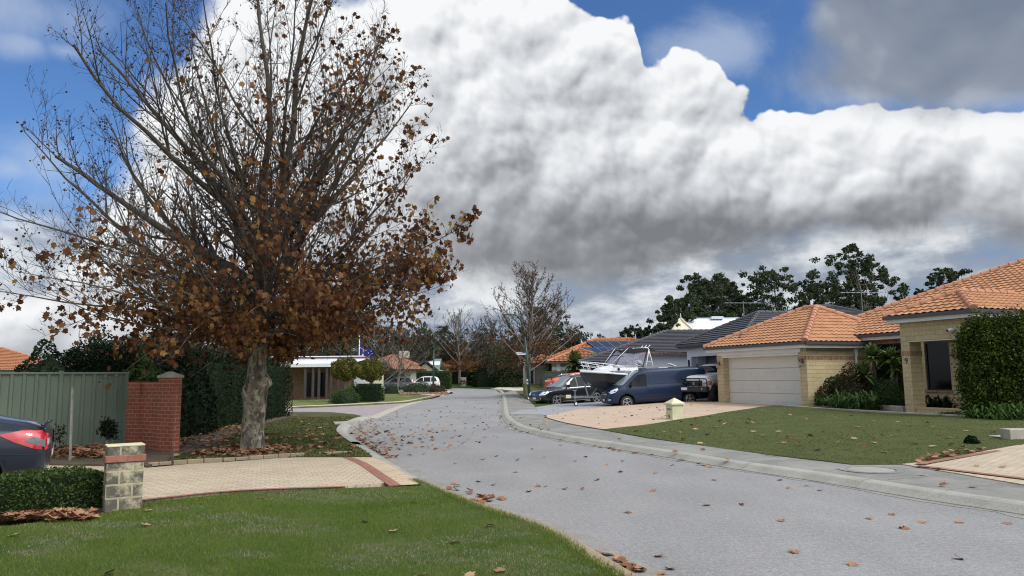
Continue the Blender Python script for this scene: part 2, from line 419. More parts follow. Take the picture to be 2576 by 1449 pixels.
def build_mats():
    # road: pale bitumen with exposed aggregate, tyre-polished and oily patches
    m, N = pm('asphalt', (.3, .3, .3), .85); co = geo_co(N)
    g1 = N.noise(co, 42, 3, .7); g2 = N.noise(co, 16, 3, .65); big = N.noise(co, .35, 6, .65); band = N.noise(N.vm('MULTIPLY', co, (.9, .25, 1)), .9, 4, .6)
    v = N.new('ShaderNodeTexVoronoi'); N.l.new(co, v.inputs['Vector']); v.inputs['Scale'].default_value = 55
    k = N.m('ADD', N.m('MULTIPLY', N.m('SUBTRACT', g1, .5), 1.5), N.m('MULTIPLY', N.m('SUBTRACT', g2, .5), .8))
    k = N.m('ADD', k, N.m('ADD', N.m('MULTIPLY', N.m('SUBTRACT', big, .5), .5), N.m('MULTIPLY', N.m('SUBTRACT', band, .5), .42)))
    k = N.m('ADD', k, N.rng(v.outputs['Distance'], .0, .35, .12, -.06))
    c = N.vm('SCALE', (.262, .255, .248), sc=N.m('ADD', 1.0, k))
    c = N.mix(N.rng(N.noise(co, .8, 7, .7), .60, .72, 0, .45), c, (.235, .225, .20))
    N.put(N.b.inputs['Base Color'], c); bump(N, N.m('ADD', g1, N.m('MULTIPLY', g2, .6)), .006)
    # gritty dirt that collects in the gutters
    m, N = pm('gutter_dirt', (.2, .17, .13), .95); co = geo_co(N)
    a = N.noise(co, 3.0, 7, .7); b = N.noise(co, 60, 4, .7)
    N.put(N.b.inputs['Base Color'], N.vm('SCALE', N.mix(N.rng(a, .35, .65), (.235, .215, .18), (.31, .30, .28)), sc=N.rng(b, .3, .7, .6, 1.3)))
    bump(N, b, .006)
    def conc(name, base, dark, amt=.5, sc=1.3, bd=.003):
        m, N = pm(name, base, .9); co = geo_co(N)
        a = N.noise(co, sc, 8, .72); b = N.noise(co, 45, 4, .7); e = N.noise(N.vm('MULTIPLY', co, (1, 3, 1)), sc*2.1, 6, .7)
        c = N.mix(N.rng(a, .38, .68, 0, amt), base, dark); c = N.mix(N.rng(e, .55, .75, 0, amt*.6), c, tuple(x*.8 for x in dark))
        N.put(N.b.inputs['Base Color'], N.vm('SCALE', c, sc=N.rng(b, .25, .75, .74, 1.24))); bump(N, b, bd); return m
    conc('footpath', (.275, .268, .238), (.14, .14, .125), .95, .9)
    conc('kerb', (.37, .36, .31), (.22, .21, .18), .6)
    conc('kerb_tan', (.33, .25, .155), (.20, .16, .11), .7, 2.0)
    conc('kerb_pale', (.46, .40, .33), (.30, .26, .21), .5)
    conc('drive_grey', (.30, .305, .305), (.23, .235, .24), .5)
    conc('drive_cream', (.60, .55, .43), (.47, .42, .33), .4)
    conc('drive_dark', (.28, .28, .27), (.20, .20, .19), .5)
    # lawns
    def lawn(name, g1, g2, dry, amt, thr, sc=1.0):
        m, N = pm(name, g1, .95, spec=.15); co = geo_co(N)
        a = N.noise(co, 1.1*sc, 6, .65); b = N.noise(N.vm('MULTIPLY', co, (1, 1, 1)), 55, 5, .75); e = N.noise(co, .55*sc, 7, .72, .4)
        f = N.noise(co, 9, 5, .7)
        c = N.mix(N.rng(a, .35, .65), g1, g2); c = N.mix(N.m('MULTIPLY', N.rng(e, thr, thr+.10), N.rng(f, .3, .62, .25, amt)), c, dry)
        N.put(N.b.inputs['Base Color'], N.vm('SCALE', c, sc=N.rng(b, .3, .7, .55, 1.45)))
        bump(N, N.m('ADD', b, N.m('MULTIPLY', f, .8)), .03); return m
    lawn('lawn_near', (.060, .105, .020), (.088, .130, .028), (.20, .18, .115), .9, .555)
    lawn('lawn_right', (.078, .098, .030), (.105, .118, .042), (.13, .115, .06), .5, .60)
    lawn('lawn_tree', (.065, .080, .026), (.095, .090, .040), (.15, .10, .055), .8, .50)
    lawn('lawn_far', (.085, .12, .033), (.125, .14, .045), (.26, .23, .10), .8, .48)
    lawn('lawn_green', (.045, .085, .022), (.06, .10, .026), (.10, .1, .05), .4, .62)
    lawn('ground', (.06, .07, .03), (.09, .085, .045), (.12, .09, .06), .7, .5)
    m, N = pm('soil', (.08, .055, .035), .95); co = geo_co(N)
    b = N.noise(co, 22, 7, .75); a = N.noise(co, 1.6, 5, .6)
    N.put(N.b.inputs['Base Color'], N.vm('SCALE', N.mix(N.rng(a, .35, .65), (.085, .055, .035), (.13, .10, .065)), sc=N.rng(b, .3, .7, .45, 1.5))); bump(N, b, .04)
    # brick and block
    brickmat('paver_cream', (.55, .455, .325), (.48, .395, .28), (.27, .20, .13), .22, .11, .008, .9, .16, ((.30, .25, .17), .35, 2.2, .55), .006)
    brickmat('paver_pink', (.57, .43, .305), (.50, .375, .27), (.34, .25, .18), .22, .11, .007, .9, .14, ((.36, .28, .22), .3, 1.5, .55), .005)
    brickmat('paver_street', (.36, .31, .30), (.30, .25, .25), (.24, .21, .2), .22, .11, .006, .9, .15, ((.42, .30, .27), .35, .7, .5), .004)
    brickmat('paver_red', (.33, .14, .095), (.28, .115, .08), (.2, .12, .09), .23, .115, .006, .9, .2)
    brickmat('paver_edge', (.58, .46, .32), (.50, .38, .26), (.24, .18, .12), .11, .4, .008, .9, .2)
    brickmat('brick_cream', (.62, .50, .285), (.55, .435, .235), (.40, .325, .20), .35, .172, .008, .85, .14, ((.43, .34, .2), .35, 1.6, .55), .008)
    brickmat('brick_red', (.30, .080, .042), (.25, .065, .036), (.36, .20, .13), .24, .086, .010, .8, .2, None, .006)
    brickmat('brick_tan', (.30, .15, .08), (.22, .105, .06), (.26, .19, .13), .24, .086, .010, .8, .25)
    brickmat('block_old', (.42, .37, .25), (.36, .32, .22), (.44, .385, .24), .30, .165, .014, .9, .3, ((.05, .048, .042), .85, 4.6, .40), .012)
    brickmat('soldier', (.30, .16, .075), (.46, .30, .16), (.36, .28, .17), .094, .5, .008, .85, .35, None, .005)
    # roof tiles: colour varies tile by tile
    def tile(name, c1, c2, c3, bw=.30, bh=.34, bd=0.0, rough=.75):
        m, N = pm(name, c1, rough); uv = uv_co(N); b = N.new('ShaderNodeTexBrick'); N.l.new(uv, b.inputs['Vector'])
        b.offset = 0.0 if bd == 0 else .5; b.inputs['Scale'].default_value = 1; b.inputs['Brick Width'].default_value = bw; b.inputs['Row Height'].default_value = bh
        b.inputs['Mortar Size'].default_value = .0 if bd == 0 else .02; b.inputs['Mortar Smooth'].default_value = .3
        N.put(b.inputs['Color1'], c1); N.put(b.inputs['Color2'], c2); N.put(b.inputs['Mortar'], tuple(x*.45 for x in c1))
        co = geo_co(N); n = N.noise(co, 1.2, 6, .7); n2 = N.noise(co, 25, 4, .7)
        c = N.mix(N.rng(n, .42, .68, 0, .65), b.outputs['Color'], c3)
        N.put(N.b.inputs['Base Color'], N.vm('SCALE', c, sc=N.rng(n2, .25, .75, .82, 1.16)))
        if bd:
            s2 = N.new('ShaderNodeSeparateXYZ'); N.l.new(uv, s2.inputs[0])
            saw = N.m('FRACT', N.m('DIVIDE', s2.outputs[1], bh)); wv = N.m('SINE', N.m('MULTIPLY', s2.outputs[0], 2*PI/bw))
            bump(N, N.m('ADD', N.m('MULTIPLY', saw, -1.0), N.m('MULTIPLY', wv, .5)), bd)
        return m
    tile('tile_terracotta', (.50, .255, .120), (.40, .185, .085), (.34, .165, .09))
    tile('tile_charcoal', (.060, .060, .070), (.050, .050, .060), (.075, .073, .078))
    tile('tile_orange_far', (.50, .20, .085), (.40, .15, .065), (.30, .14, .07), .34, .36, .06)
    tile('tile_brown_far', (.09, .055, .05), (.07, .045, .04), (.10, .07, .06), .34, .36, .06)
    tile('tile_pink_far', (.50, .27, .16), (.42, .22, .13), (.40, .22, .15), .34, .36, .06)
    plain('ridge_terracotta', (.46, .215, .12), .75, .2, 3.0); plain('ridge_charcoal', (.07, .07, .078), .75, .2, 3)
    plain('ridge_orange', (.42, .18, .09), .75, .2, 3)
    # paints, metals, glass
    plain('fascia_white', (.74, .72, .70), .45, .05, 1.5, dirt=((.5, .47, .42), .3))
    plain('gutter_dark', (.055, .058, .068), .35, .15, 2.0); plain('door_cream', (.66, .63, .555), .45, .03, 1.0)
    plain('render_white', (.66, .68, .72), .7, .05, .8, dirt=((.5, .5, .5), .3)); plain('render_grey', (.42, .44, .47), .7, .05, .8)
    plain('render_cream', (.66, .62, .46), .8, .06, .8); plain('render_beige', (.46, .42, .34), .8, .06, .8)
    plain('roller_grey', (.10, .105, .115), .5, .1, 1.0); plain('tin_white', (.68, .72, .76), .4, .04, .6)
    plain('tin_green', (.14, .19, .18), .45, .06, .6); plain('trim_red', (.25, .03, .03), .5)
    plain('fence_green', (.125, .160, .115), .5, .07, .8, dirt=((.10, .12, .09), .35)); plain('pole_green', (.015, .05, .035), .4, .15, 2.0)
    plain('timber_grey', (.25, .24, .23), .85, .25, 9.0, bumpd=.004); plain('timber_dark', (.06, .045, .035), .8, .25, 5)
    plain('block_cream', (.62, .55, .38), .85, .12, 3.0, dirt=((.38, .34, .24), .4), bumpd=.003)
    plain('edging', (.40, .36, .29), .9, .2, 3.0, dirt=((.22, .20, .15), .6), bumpd=.004)
    plain('cap_cream', (.60, .53, .34), .85, .15, 4.0, dirt=((.36, .31, .2), .5), bumpd=.003)
    plain('mailbox', (.62, .58, .38), .5, .06, 1.5, dirt=((.4, .38, .26), .3)); plain('black_plastic', (.018, .018, .02), .5, .1)
    plain('chrome', (.62, .63, .65), .18, .05, 1, metal=1.0); plain('alloy', (.50, .51, .53), .3, .05, 1, metal=.85)
    plain('galv', (.20, .22, .235), .5, .2, 6, metal=.5); plain('rubber', (.02, .02, .021), .8, .15, 5)
    plain('white_metal', (.78, .79, .80), .35, .04); plain('white_gel', (.72, .74, .77), .3, .03, coat=.4); plain('hull_black', (.030, .028, .030), .35, .08, coat=.3)
    plain('canvas_black', (.012, .012, .014), .8); plain('bin_green', (.02, .035, .03), .5)
    plain('brown_metal', (.09, .05, .035), .5); plain('lamp_glass', (.55, .5, .42), .3); plain('black_iron', (.01, .01, .012), .4)
    plain('number_black', (.045, .03, .04), .45); plain('sign_white', (.70, .70, .68), .5); plain('sign_blue', (.02, .05, .16), .5)
    plain('rock', (.20, .13, .09), .95, .4, 3.0, bumpd=.02)
    for n, c, co_ in (('paint_blue', (.004, .018, .055), .35), ('paint_black', (.006, .009, .012), 1.0), ('paint_white', (.72, .74, .76), .6), ('paint_orange', (.70, .13, .03), .8),
                    ('paint_slate', (.06, .075, .085), .8), ('paint_navy', (.016, .021, .032), .6)):
        m, N = pm(n, c, .38, .15 if c[0] < .3 else 0.0, spec=.35, coat=co_)
    for n, c, r in (('glass_dark', (.008, .009, .012), .06), ('screen_sky_tint', (.22, .26, .28), .06), ('glass_house', (.006, .007, .010), .12), ('solar', (.02, .035, .085), .12)):  # windscreen base colour is lightened, painting in the reflected sky
        m, N = pm(n, c, r, 0.0, spec=.45 if n in ('solar', 'screen_sky_tint') else .22)
    m, N = pm('vinyl', (.50, .49, .62), .1, alpha=.36); m, N = pm('lens', (.75, .77, .80), .08, .3, coat=1.0)
    m, N = pm('lamp_red', (.45, .012, .018), .12, coat=1.0); m, N = pm('lamp_amber', (.65, .16, .03), .2, coat=.5); m, N = pm('plate', (.72, .74, .80), .4)
    m, N = pm('headlamp_dark', (.10, .105, .11), .15, .4, coat=1.0)
    # flag
    m, N = pm('flag_blue', (.008, .018, .17), .7); pm('flag_red', (.45, .01, .03), .7); pm('flag_white', (.75, .75, .78), .7)
    # bark: mottled plane-tree plates and darker limbs
    m, N = pm('bark_plane', (.3, .27, .2), .9); co = geo_co(N); st = N.vm('MULTIPLY', co, (1, 1, .62))
    sp = N.new('ShaderNodeSeparateXYZ'); N.l.new(co, sp.inputs[0])
    a = N.noise(st, 3.6, 5, .6, 1.0); b = N.noise(st, 7.5, 4, .6, .6); f = N.noise(co, 50, 4, .7)
    c = N.ramp(a, [(.36, (.055, .042, .03)), (.44, (.095, .072, .05)), (.50, (.17, .145, .105)), (.55, (.27, .25, .18)), (.64, (.10, .08, .058))])
    c = N.mix(N.rng(b, .56, .60, 0, .8), c, (.40, .38, .25)); c = N.mix(N.rng(b, .42, .38, 0, .7), c, (.12, .09, .07))
    c = N.mix(N.rng(sp.outputs[2], 1.8, 4.2, 0, .86), c, (.060, .047, .036))
    N.put(N.b.inputs['Base Color'], N.vm('SCALE', c, sc=N.rng(f, .3, .7, .75, 1.2))); bump(N, N.m('ADD', a, N.m('MULTIPLY', f, .25)), .03)
    plain('bark_twig', (.042, .031, .025), .9, .3, 6); plain('bark_grey', (.15, .13, .115), .9, .35, 5, bumpd=.01); plain('bark_pale', (.24, .21, .18), .9, .35, 3)
    plain('seed_ball', (.035, .022, .015), .9)
    foliage('leaf_autumn', [(0, (.040, .015, .009)), (.3, (.085, .032, .015)), (.55, (.140, .058, .022)), (.78, (.20, .095, .03)), (.93, (.26, .16, .045)), (1, (.10, .10, .03))], .6, .22, sc=.6)
    foliage('blade_dry', [(0, (.16, .155, .09)), (.5, (.25, .23, .145)), (1, (.34, .30, .21))], .8, .2, .1)
    foliage('leaf_autumn_far', [(0, (.06, .025, .012)), (.4, (.14, .055, .02)), (.8, (.25, .11, .03)), (1, (.3, .16, .045))], .6, .2)
    foliage('leaf_litter', [(0, (.10, .045, .025)), (.35, (.22, .10, .055)), (.65, (.32, .165, .095)), (1, (.42, .26, .15))], .8, .05)
    foliage('leaf_litter_pale', [(0, (.30, .19, .10)), (.5, (.42, .28, .17)), (1, (.50, .38, .25))], .8, .05)
    foliage('leaf_gum', [(0, (.016, .028, .013)), (.5, (.042, .062, .027)), (.85, (.075, .098, .042)), (1, (.11, .13, .055))], .5, .15)
    foliage('leaf_far', [(0, (.032, .040, .022)), (.4, (.055, .062, .036)), (.75, (.085, .082, .048)), (1, (.13, .10, .06))], .7, .1)
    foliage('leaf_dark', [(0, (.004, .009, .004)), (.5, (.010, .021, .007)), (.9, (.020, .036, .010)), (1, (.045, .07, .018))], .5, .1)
    foliage('leaf_hedge', [(0, (.016, .032, .008)), (.5, (.042, .070, .015)), (.9, (.075, .105, .024)), (1, (.12, .14, .04))], .5, .15)
    foliage('leaf_conifer', [(0, (.014, .026, .005)), (.4, (.040, .062, .010)), (.75, (.085, .115, .016)), (1, (.15, .17, .03))], .6, .15, patch=.55, sc=3.2)
    foliage('leaf_olive', [(0, (.045, .05, .01)), (.5, (.10, .10, .02)), (.9, (.17, .15, .03)), (1, (.2, .14, .03))], .6, .2)
    foliage('leaf_mid', [(0, (.02, .045, .012)), (.5, (.045, .085, .02)), (.9, (.085, .13, .035)), (1, (.13, .17, .06))], .5, .2)
    foliage('leaf_strap', [(0, (.025, .055, .012)), (.5, (.055, .11, .025)), (.9, (.10, .17, .045)), (1, (.2, .25, .09))], .4, .25)
    foliage('leaf_yucca', [(0, (.045, .075, .02)), (.5, (.11, .16, .045)), (.9, (.19, .24, .07)), (1, (.28, .27, .12))], .5, .15)
    foliage('leaf_bronze', [(0, (.025, .016, .008)), (.5, (.06, .035, .015)), (.9, (.09, .07, .02)), (1, (.06, .09, .02))], .5, .15)
    foliage('leaf_brown', [(0, (.03, .018, .01)), (.5, (.075, .04, .02)), (.9, (.12, .06, .03)), (1, (.14, .09, .04))], .7, .1)
    foliage('blade', [(0, (.075, .128, .016)), (.35, (.118, .172, .024)), (.6, (.172, .205, .045)), (.74, (.17, .20, .06)), (.88, (.27, .25, .13)), (1, (.34, .31, .20))], .7, .3, .12, .62, .75)
    foliage('blade_dull', [(0, (.070, .088, .026)), (.5, (.100, .115, .038)), (.85, (.130, .138, .052)), (1, (.2, .17, .09))], .7, .2, .12, .5, .6)
build_mats()
M = MATS
# ============================================================ GROUND
def W(pts, z=0.0):                     # pixels to ground points; tuples of 3 are already ground points
    out = []
    for p in pts:
        if len(p) == 3: out.append((p[0], p[1]))
        else:
            q = gt(*p) if z == 'T' else gp(p[0], p[1], z); out.append((q.x, q.y))
    return out
KL = [(9.5, -9, 0), (5.0, -3, 0), (3.1, .6, 0), (2.05, 3.2, 0)] + [(1590, 1449), (1400, 1340), (1215, 1275), (1075, 1218), (975, 1160), (915, 1122), (884, 1102), (873, 1088), (884, 1072), (908, 1060), (937, 1052)]
kl = W(KL)
kr = W([(15, -3, 0), (10.5, 2.5, 0), (2700, 1322), (2576, 1297), (2328, 1259), (2056, 1213), (1835, 1179), (1661, 1149), (1496, 1122), (1400, 1106), (1322, 1088), (1285, 1074), (1267, 1058), (1261, 1040), (1262, 1010), (1260, 990), (1246, 981), (1200, 976), (1130, 973.5), (1060, 972)])
north = W([(700, 1029), (797, 1025), (950, 1018), (1014, 1014), (1060, 1007), (1090, 1000), (1118, 993), (1134, 987.5), (1130, 983.5), (1108, 979), (1060, 976.5)])
side_s = W([(700, 1036), (780, 1036), (840, 1037.5), (893, 1043), (937, 1052)])
# road surface
road = sheet('road', kl[:-1] + [kl[-1]] + W([(1012, 1022), (1082, 1003)]) + north[6:] + kr[::-1], 0.0, M['asphalt'], 2.0, .1)
st = sheet('side_street', W([(940, 1052.5), (1014, 1020), (1070, 1005), (1014, 1013.5), (950, 1017.5), (797, 1024.5), (600, 1029), (-60, 60, 0), (-60, 45, 0)]) + side_s, 0.006, M['paver_street'], 2.0, .1)
cs = smooth_line(W([(937, 1053), (1012, 1022), (1078, 1004)]), .6)
sheet('crossing_strip', offs(cs, .28) + offs(cs, -.22)[::-1], .012, M['kerb_pale'], 0, .05)
sheet('ground', [(-400, -60), (400, -60), (400, 700), (-400, 700)], -.06, M['ground'], 0, 0)
# grit along both gutters
for line, s, wd in ((kl[3:], -1, .24), (kr[1:16], 1, .13)):
    ln = smooth_line(line, .4); rr = random.Random(3)
    a = offs(ln, -.02*s); b = [(p[0]+rr.uniform(-.09, .09), p[1]+rr.uniform(-.09, .09)) for p in offs(ln, s*wd)]
    sheet('gutter_dirt', a + b[::-1], .005, M['gutter_dirt'], 0, .03)
# kerbs
MK = [(0, -.02), (0, .015), (-.05, .045), (-.13, .10), (-.19, .115), (-.33, .118), (-.34, .0)]
FK = [(0, -.02), (0, .012), (.05, .05), (.16, .06), (.20, .04)]
kls = kl
sweep('kerb', kl[:8], [(.0, -.02), (.0, .012), (.03, .05), (.09, .075), (.24, .08), (.26, 0)], M['kerb_tan'])
sweep('kerb', kl[7:10], [(0, -.02), (0, .012), (.04, .03), (.26, .06), (.34, .092), (.35, .0)], M['kerb'])
sweep('kerb', kl[9:], [(-d, h) for d, h in MK], M['kerb'])
sweep('kerb', kr, MK, M['kerb'])
sweep('kerb', north[:9], [(-d*.9, h*1.15) for d, h in MK], M['kerb_pale'])
# thin joints cut across the kerbs (dark sealed gaps)
def joints(line, side, n, z, d0=.02, d1=.33, step=2.4, start=1.0, mat='gutter_dirt', name='kerb_joint'):
    ln = smooth_line(line, .1); mb = MB(); acc = 0; nxt = start
    for i in range(1, len(ln)-1):
        a = Vector(ln[i-1]); b = Vector(ln[i]); t = (b-a); acc += t.length
        if acc >= nxt:
            nxt += step; t.normalize(); nn = Vector((-t.y, t.x))*side
            pr = [(0.0, .016), (.05, .046), (.13, .101), (.19, .116), (.33, .119)]
            for (q0, h0), (q1, h1) in zip(pr, pr[1:]):
                p0 = b+nn*q0; p1 = b+nn*q1
                mb.quad((p0.x-t.x*.007, p0.y-t.y*.007, h0+.003), (p0.x+t.x*.007, p0.y+t.y*.007, h0+.003), (p1.x+t.x*.007, p1.y+t.y*.007, h1+.003), (p1.x-t.x*.007, p1.y-t.y*.007, h1+.003))
    o = mb.build(name, M[mat]); o['kind'] = 'structure'
joints(kr[:12], -1, 0, 0); joints(kr[12:], -1, 0, 0)
# ---- left of the street
klb = offs(kl, .24)
sheet('lawn', [(-14, -8)] + klb[1:8] + W([(1062, 1222), (870, 1225), (600, 1236), (364, 1262), (250, 1290)], .1) + W([(0, 1318), (-500, 1360)], .1),
      lambda x, y: .085 + .02*math.sin(x*1.3)*math.sin(y*.9), M['lawn_near'], .5)
b_edge = W([(1062, 1222), (870, 1224), (600, 1234), (364, 1257), (240, 1272)], .085)
t_edge = W([(880, 1146), (700, 1153), (560, 1163), (470, 1168), (370, 1177)], .085)
klb2 = offs(kl, .26)
drv = [klb2[7]] + b_edge + [(-9.5, 9.6), (-16, 10.0), (-16, 15.5), (-9.5, 15.6)] + t_edge[::-1] + [klb2[8]]
klz = kl[7:9]
dk = offs(kl, .31)[7:10] + W([(890, 1140), (884, 1144)], .085)
sheet('driveway', dk + t_edge[1:] + [(-9.5, 15.7), (-18, 15.6), (-18, 10.2), (-9.5, 10.0)] + b_edge[::-1][:-1], .088, M['paver_cream'], 1.0)
# border courses: cream headers and a red stripe along the street edge
def band(name, line, d0, d1, z, mat, step=.3):
    ln = smooth_line(line, step); a = offs(ln, d0); b = offs(ln, d1); mb = MB(); L = 0
    for i in range(len(ln)-1):
        mb.quad((*a[i], z), (*a[i+1], z), (*b[i+1], z), (*b[i], z))
    o = mb.build(name, M[mat]); me = o.data; uv = me.uv_layers[0].data; L = 0
    for i, p in enumerate(me.polygons):
        s = (Vector(ln[i+1])-Vector(ln[i])).length
        for li in p.loop_indices:
            v = me.vertices[me.loops[li].vertex_index].co; k = me.loops[li].vertex_index % 4
            uv[li].uv = (L + (s if k in (1, 2) else 0), abs(d0 if k in (0, 1) else d1)+.005)
        L += s
    o['kind'] = 'structure'; return o
kcr = dk
sl = lambda: None
sheet('driveway_edge', kl[7:10][::-1] + [], .02, M['kerb'], 0) if False else None
band('driveway_stripe', W([(1010, 1221), (968, 1194), (922, 1165), (878, 1147.5)], .09), 0, .18, .094, 'paver_red')
band('driveway_border', W([(1010, 1221), (968, 1194), (922, 1165), (878, 1147.5)], .09), -.34, 0, .094, 'paver_edge')
band('driveway_border', b_edge[1:], -.02, .09, .095, 'paver_red')
# edging bricks on the far side of the driveway
eb = smooth_line(W([(884, 1143), (700, 1150.5), (560, 1160), (470, 1165), (372, 1172)], .09), .23); mb = MB(); rr = random.Random(5)
for i in range(len(eb)-1):
    a = Vector((*eb[i], .115)); b = Vector((*eb[i+1], .115)); c = (a+b)/2; d = (b-a)*.48
    if rr.random() < .06: continue
    mb.obox(c, d, Vector((-d.y, d.x, 0)).normalized()*.055, Vector((0, 0, .04+rr.uniform(-.008, .008))))
o = mb.build('brick_edging', M['kerb_tan'], bevel=.008); o['kind'] = 'structure'
def zl(x, y): return .095 + .03*math.sin(x*.9+1)*math.sin(y*.7)
sheet('verge', offs(kl, .32)[8:] + W([(893, 1043), (840, 1037.5), (760, 1036.5), (700, 1036)], .09) + [(-17, 38), (-17, 16.2)] + W([(372, 1171), (560, 1159), (700, 1150)], .09), zl, M['lawn_tree'], .6)
sheet('garden_bed', [(-17, 16.3), (-17, 18.6), (-9.3, 18.6)] + W([(440, 1140), (420, 1160), (372, 1172)], .11), .125, M['soil'], 1.0)
sheet('garden_bed', W([(400, 1150), (420, 1095), (742, 1042), (748, 1046), (690, 1058), (600, 1084), (540, 1128), (450, 1142)], .12), .128, M['soil'], 1.0)
# small path across the corner of the verge
sheet('path', W([(838, 1062), (905, 1058), (900, 1063), (842, 1066)], .12), .135, M['kerb'], 0)
# ---- across the side street
nb = offs(north, -.30)
sheet('lawn', nb[:6] + W([(1082, 998.5), (1105, 994.5), (960, 987.5), (900, 984), (749, 986)], .1) + [(-60, 62)], lambda x, y: .10+.02*math.sin(x)*math.cos(y*.6), M['lawn_far'], 1.2)
sheet('driveway', offs(north, -.2)[6:8] + W([(1140, 987.5), (1128, 984.5), (1110, 982.5), (1000, 979.5), (955, 979), (955, 988), (1106, 995)], .1), .115, M['drive_cream'], 0)
band('driveway_border', W([(1080, 1001.5), (1108, 994.5), (1130, 987)], .115), 0, .8, .122, 'paver_red')
sheet('lawn', W([(1000, 975), (1320, 971), (1320, 962), (1000, 962)], .1), .10, M['lawn_green'], 0) if False else None
# ---- right of the street
kb = offs(kr, -.32)
fo = W([(2620, 1236), (2576, 1222), (2269, 1170), (2144, 1170), (1949, 1147), (1629, 1103), (1510, 1080), (1426, 1065), (1377, 1051), (1360, 1040), (1345, 1024), (1329, 1007), (1305, 990), (1290, 982.5), (1250, 976)], 'T')
sheet('footpath', [(16, -1.5), (12.6, 5)] + fo[:-1] + kb[15:0:-1], lambda x, y: min(.114, T(x, y)+.004) if y < 36 else .07+.03*sm((52-y)/16), M['footpath'], 1.0)
# joints of the footpath slabs
mb = MB()
for a, b in (((1741, 1119), (1790, 1112)), ((1915, 1143), (1963, 1150)), ((2100, 1180), (2260, 1178)), ((2235, 1206), (2510, 1180)), ((2380, 1232), (2576, 1207)), ((1560, 1108), (1640, 1106)), ((1366, 1066), (1440, 1068)), ((1281, 1045), (1361, 1041)), ((1283, 1062), (1300, 1057))):
    p = gp(*a, .121); q = gp(*b, .121); mb.bar((p.x, p.y, .1185), (q.x, q.y, .1185), .018, .006)
o = mb.build('footpath_joint', M['gutter_dirt']); o['kind'] = 'structure'
def ZT(d): return lambda x, y: T(x, y)+d
lw = W([(1513, 1082), (1647, 1065.5), (1820, 1038.5), (1860, 1032), (1911, 1024.5), (1948, 1021.5), (2045, 1028.5), (2204, 1038), (2333, 1045), (2487, 1052), (2700, 1062), (2700, 1110), (2548, 1124), (2475, 1137), (2365, 1159.5), (2300, 1168), (2269, 1170), (2144, 1170), (1949, 1147), (1629, 1103)], 'T')
sheet('lawn', lw, lambda x, y: T(x, y)+.022+.018*math.sin(x*1.1)*math.sin(y*.8+1), M['lawn_right'], .8)
pk = W([(1377, 1046), (1512, 1025), (1603, 1017), (1675, 1010), (1770, 1004), (1790, 1008), (1930, 1010), (1960, 1018), (1911, 1024.5), (1860, 1032), (1820, 1038.5), (1647, 1065.5), (1513, 1082), (1426, 1066), (1378, 1052.5)], 'T')
sheet('driveway', pk, ZT(.012), M['paver_pink'], .8)
band('driveway_border', W([(1377, 1046), (1378, 1052.5), (1426, 1066), (1513, 1082)], 'T'), 0, .24, .142, 'paver_pink')
gd = W([(1281, 1042), (1360, 1043), (1377, 1046), (1512, 1025), (1603, 1017), (1675, 1010), (1770, 1004), (1760, 985), (1560, 985), (1490, 1000), (1345, 1024.5)], 'T')
sheet('driveway', gd, ZT(.007), M['drive_grey'], 1.0)
sheet('lawn', W([(1345, 1024.5), (1490, 1001), (1560, 984), (1440, 984), (1329, 1007)], 'T'), ZT(.03), M['lawn_green'], 1.0)
sheet('driveway', W([(1329, 1007), (1440, 988), (1440, 979), (1313, 997)], 'T'), ZT(.02), M['drive_dark'], 1.0)
sheet('lawn', W([(1313, 997), (1440, 979), (1440, 970), (1296, 985)], 'T'), ZT(.03), M['lawn_right'], 2.0)
sheet('driveway', W([(1240, 977), (1290, 982.5), (1400, 972), (1450, 965), (1300, 966)], .14), .15, M['drive_cream'], 0)
sheet('lawn', W([(1110, 973), (1240, 977), (1300, 967), (1200, 963), (1060, 966)], .12), .12, M['lawn_green'], 0)
zb2 = lambda x, y: .08+1.05*sm((y-52.5)/8.0)
sheet('lawn', [(1.0, 55), (1.25, 49.5), (5, 49.5), (12, 56), (12, 61.8), (.75, 61.8)], zb2, M['lawn_right'], 1.0)
sheet('path', [(1.05, 54.2), (1.1, 53.2), (9, 53.4), (9, 54.6)], lambda x, y: zb2(x, y)+.02, M['drive_cream'], .5)
sheet('bank', [(-70, 121), (-12, 120), (4, 118), (70, 112), (70, 240), (-70, 240)], Gr, M['lawn_green'], 3.0)
# next driveway on the right, with its red stripe, and the drain cover in the footpath
d2 = W([(2269, 1170), (2365, 1159.5), (2475, 1137), (2548, 1124), (2720, 1100), (2900, 1180), (2620, 1236), (2576, 1222)], 'T')
sheet('driveway', d2, ZT(.02), M['paver_cream'], 1.0)
band('driveway_stripe', W([(2300, 1172), (2420, 1187), (2576, 1206), (2700, 1222)], .14), 0, .16, .146, 'paver_red')
band('driveway_border', W([(2300, 1172), (2380, 1157), (2480, 1139), (2560, 1126)], 'T'), -.16, 0, .150, 'paver_red')
c = gp(2190, 1181.5, .12); root = empty('drain_cover', (c.x, c.y, .116), 0, 'round concrete drain cover set in the footpath beside the brick driveway', 'drain cover')
MB().lathe([(.0, .008), (.36, .008), (.36, 0)], n=40).build('lid', M['kerb'], root)
MB().lathe([(.385, 0), (.385, .010), (.50, .010), (.50, 0)], n=40).build('ring', M['footpath'], root)
# low limestone edging of the flower bed and the lawn edge
for a, b in (((2046, 1024.5), (2278, 1036)),):
    pass
el = smooth_line(lw[5:11], .6); mb = MB()
for i in range(len(el)-1):
    x, y = el[i]; x2, y2 = el[i+1]; mb.bar((x, y, T(x, y)+.03), (x2, y2, T(x2, y2)+.03), .10, .09)
o = mb.build('lawn_edging', M['edging'], bevel=.01); o['kind'] = 'structure'
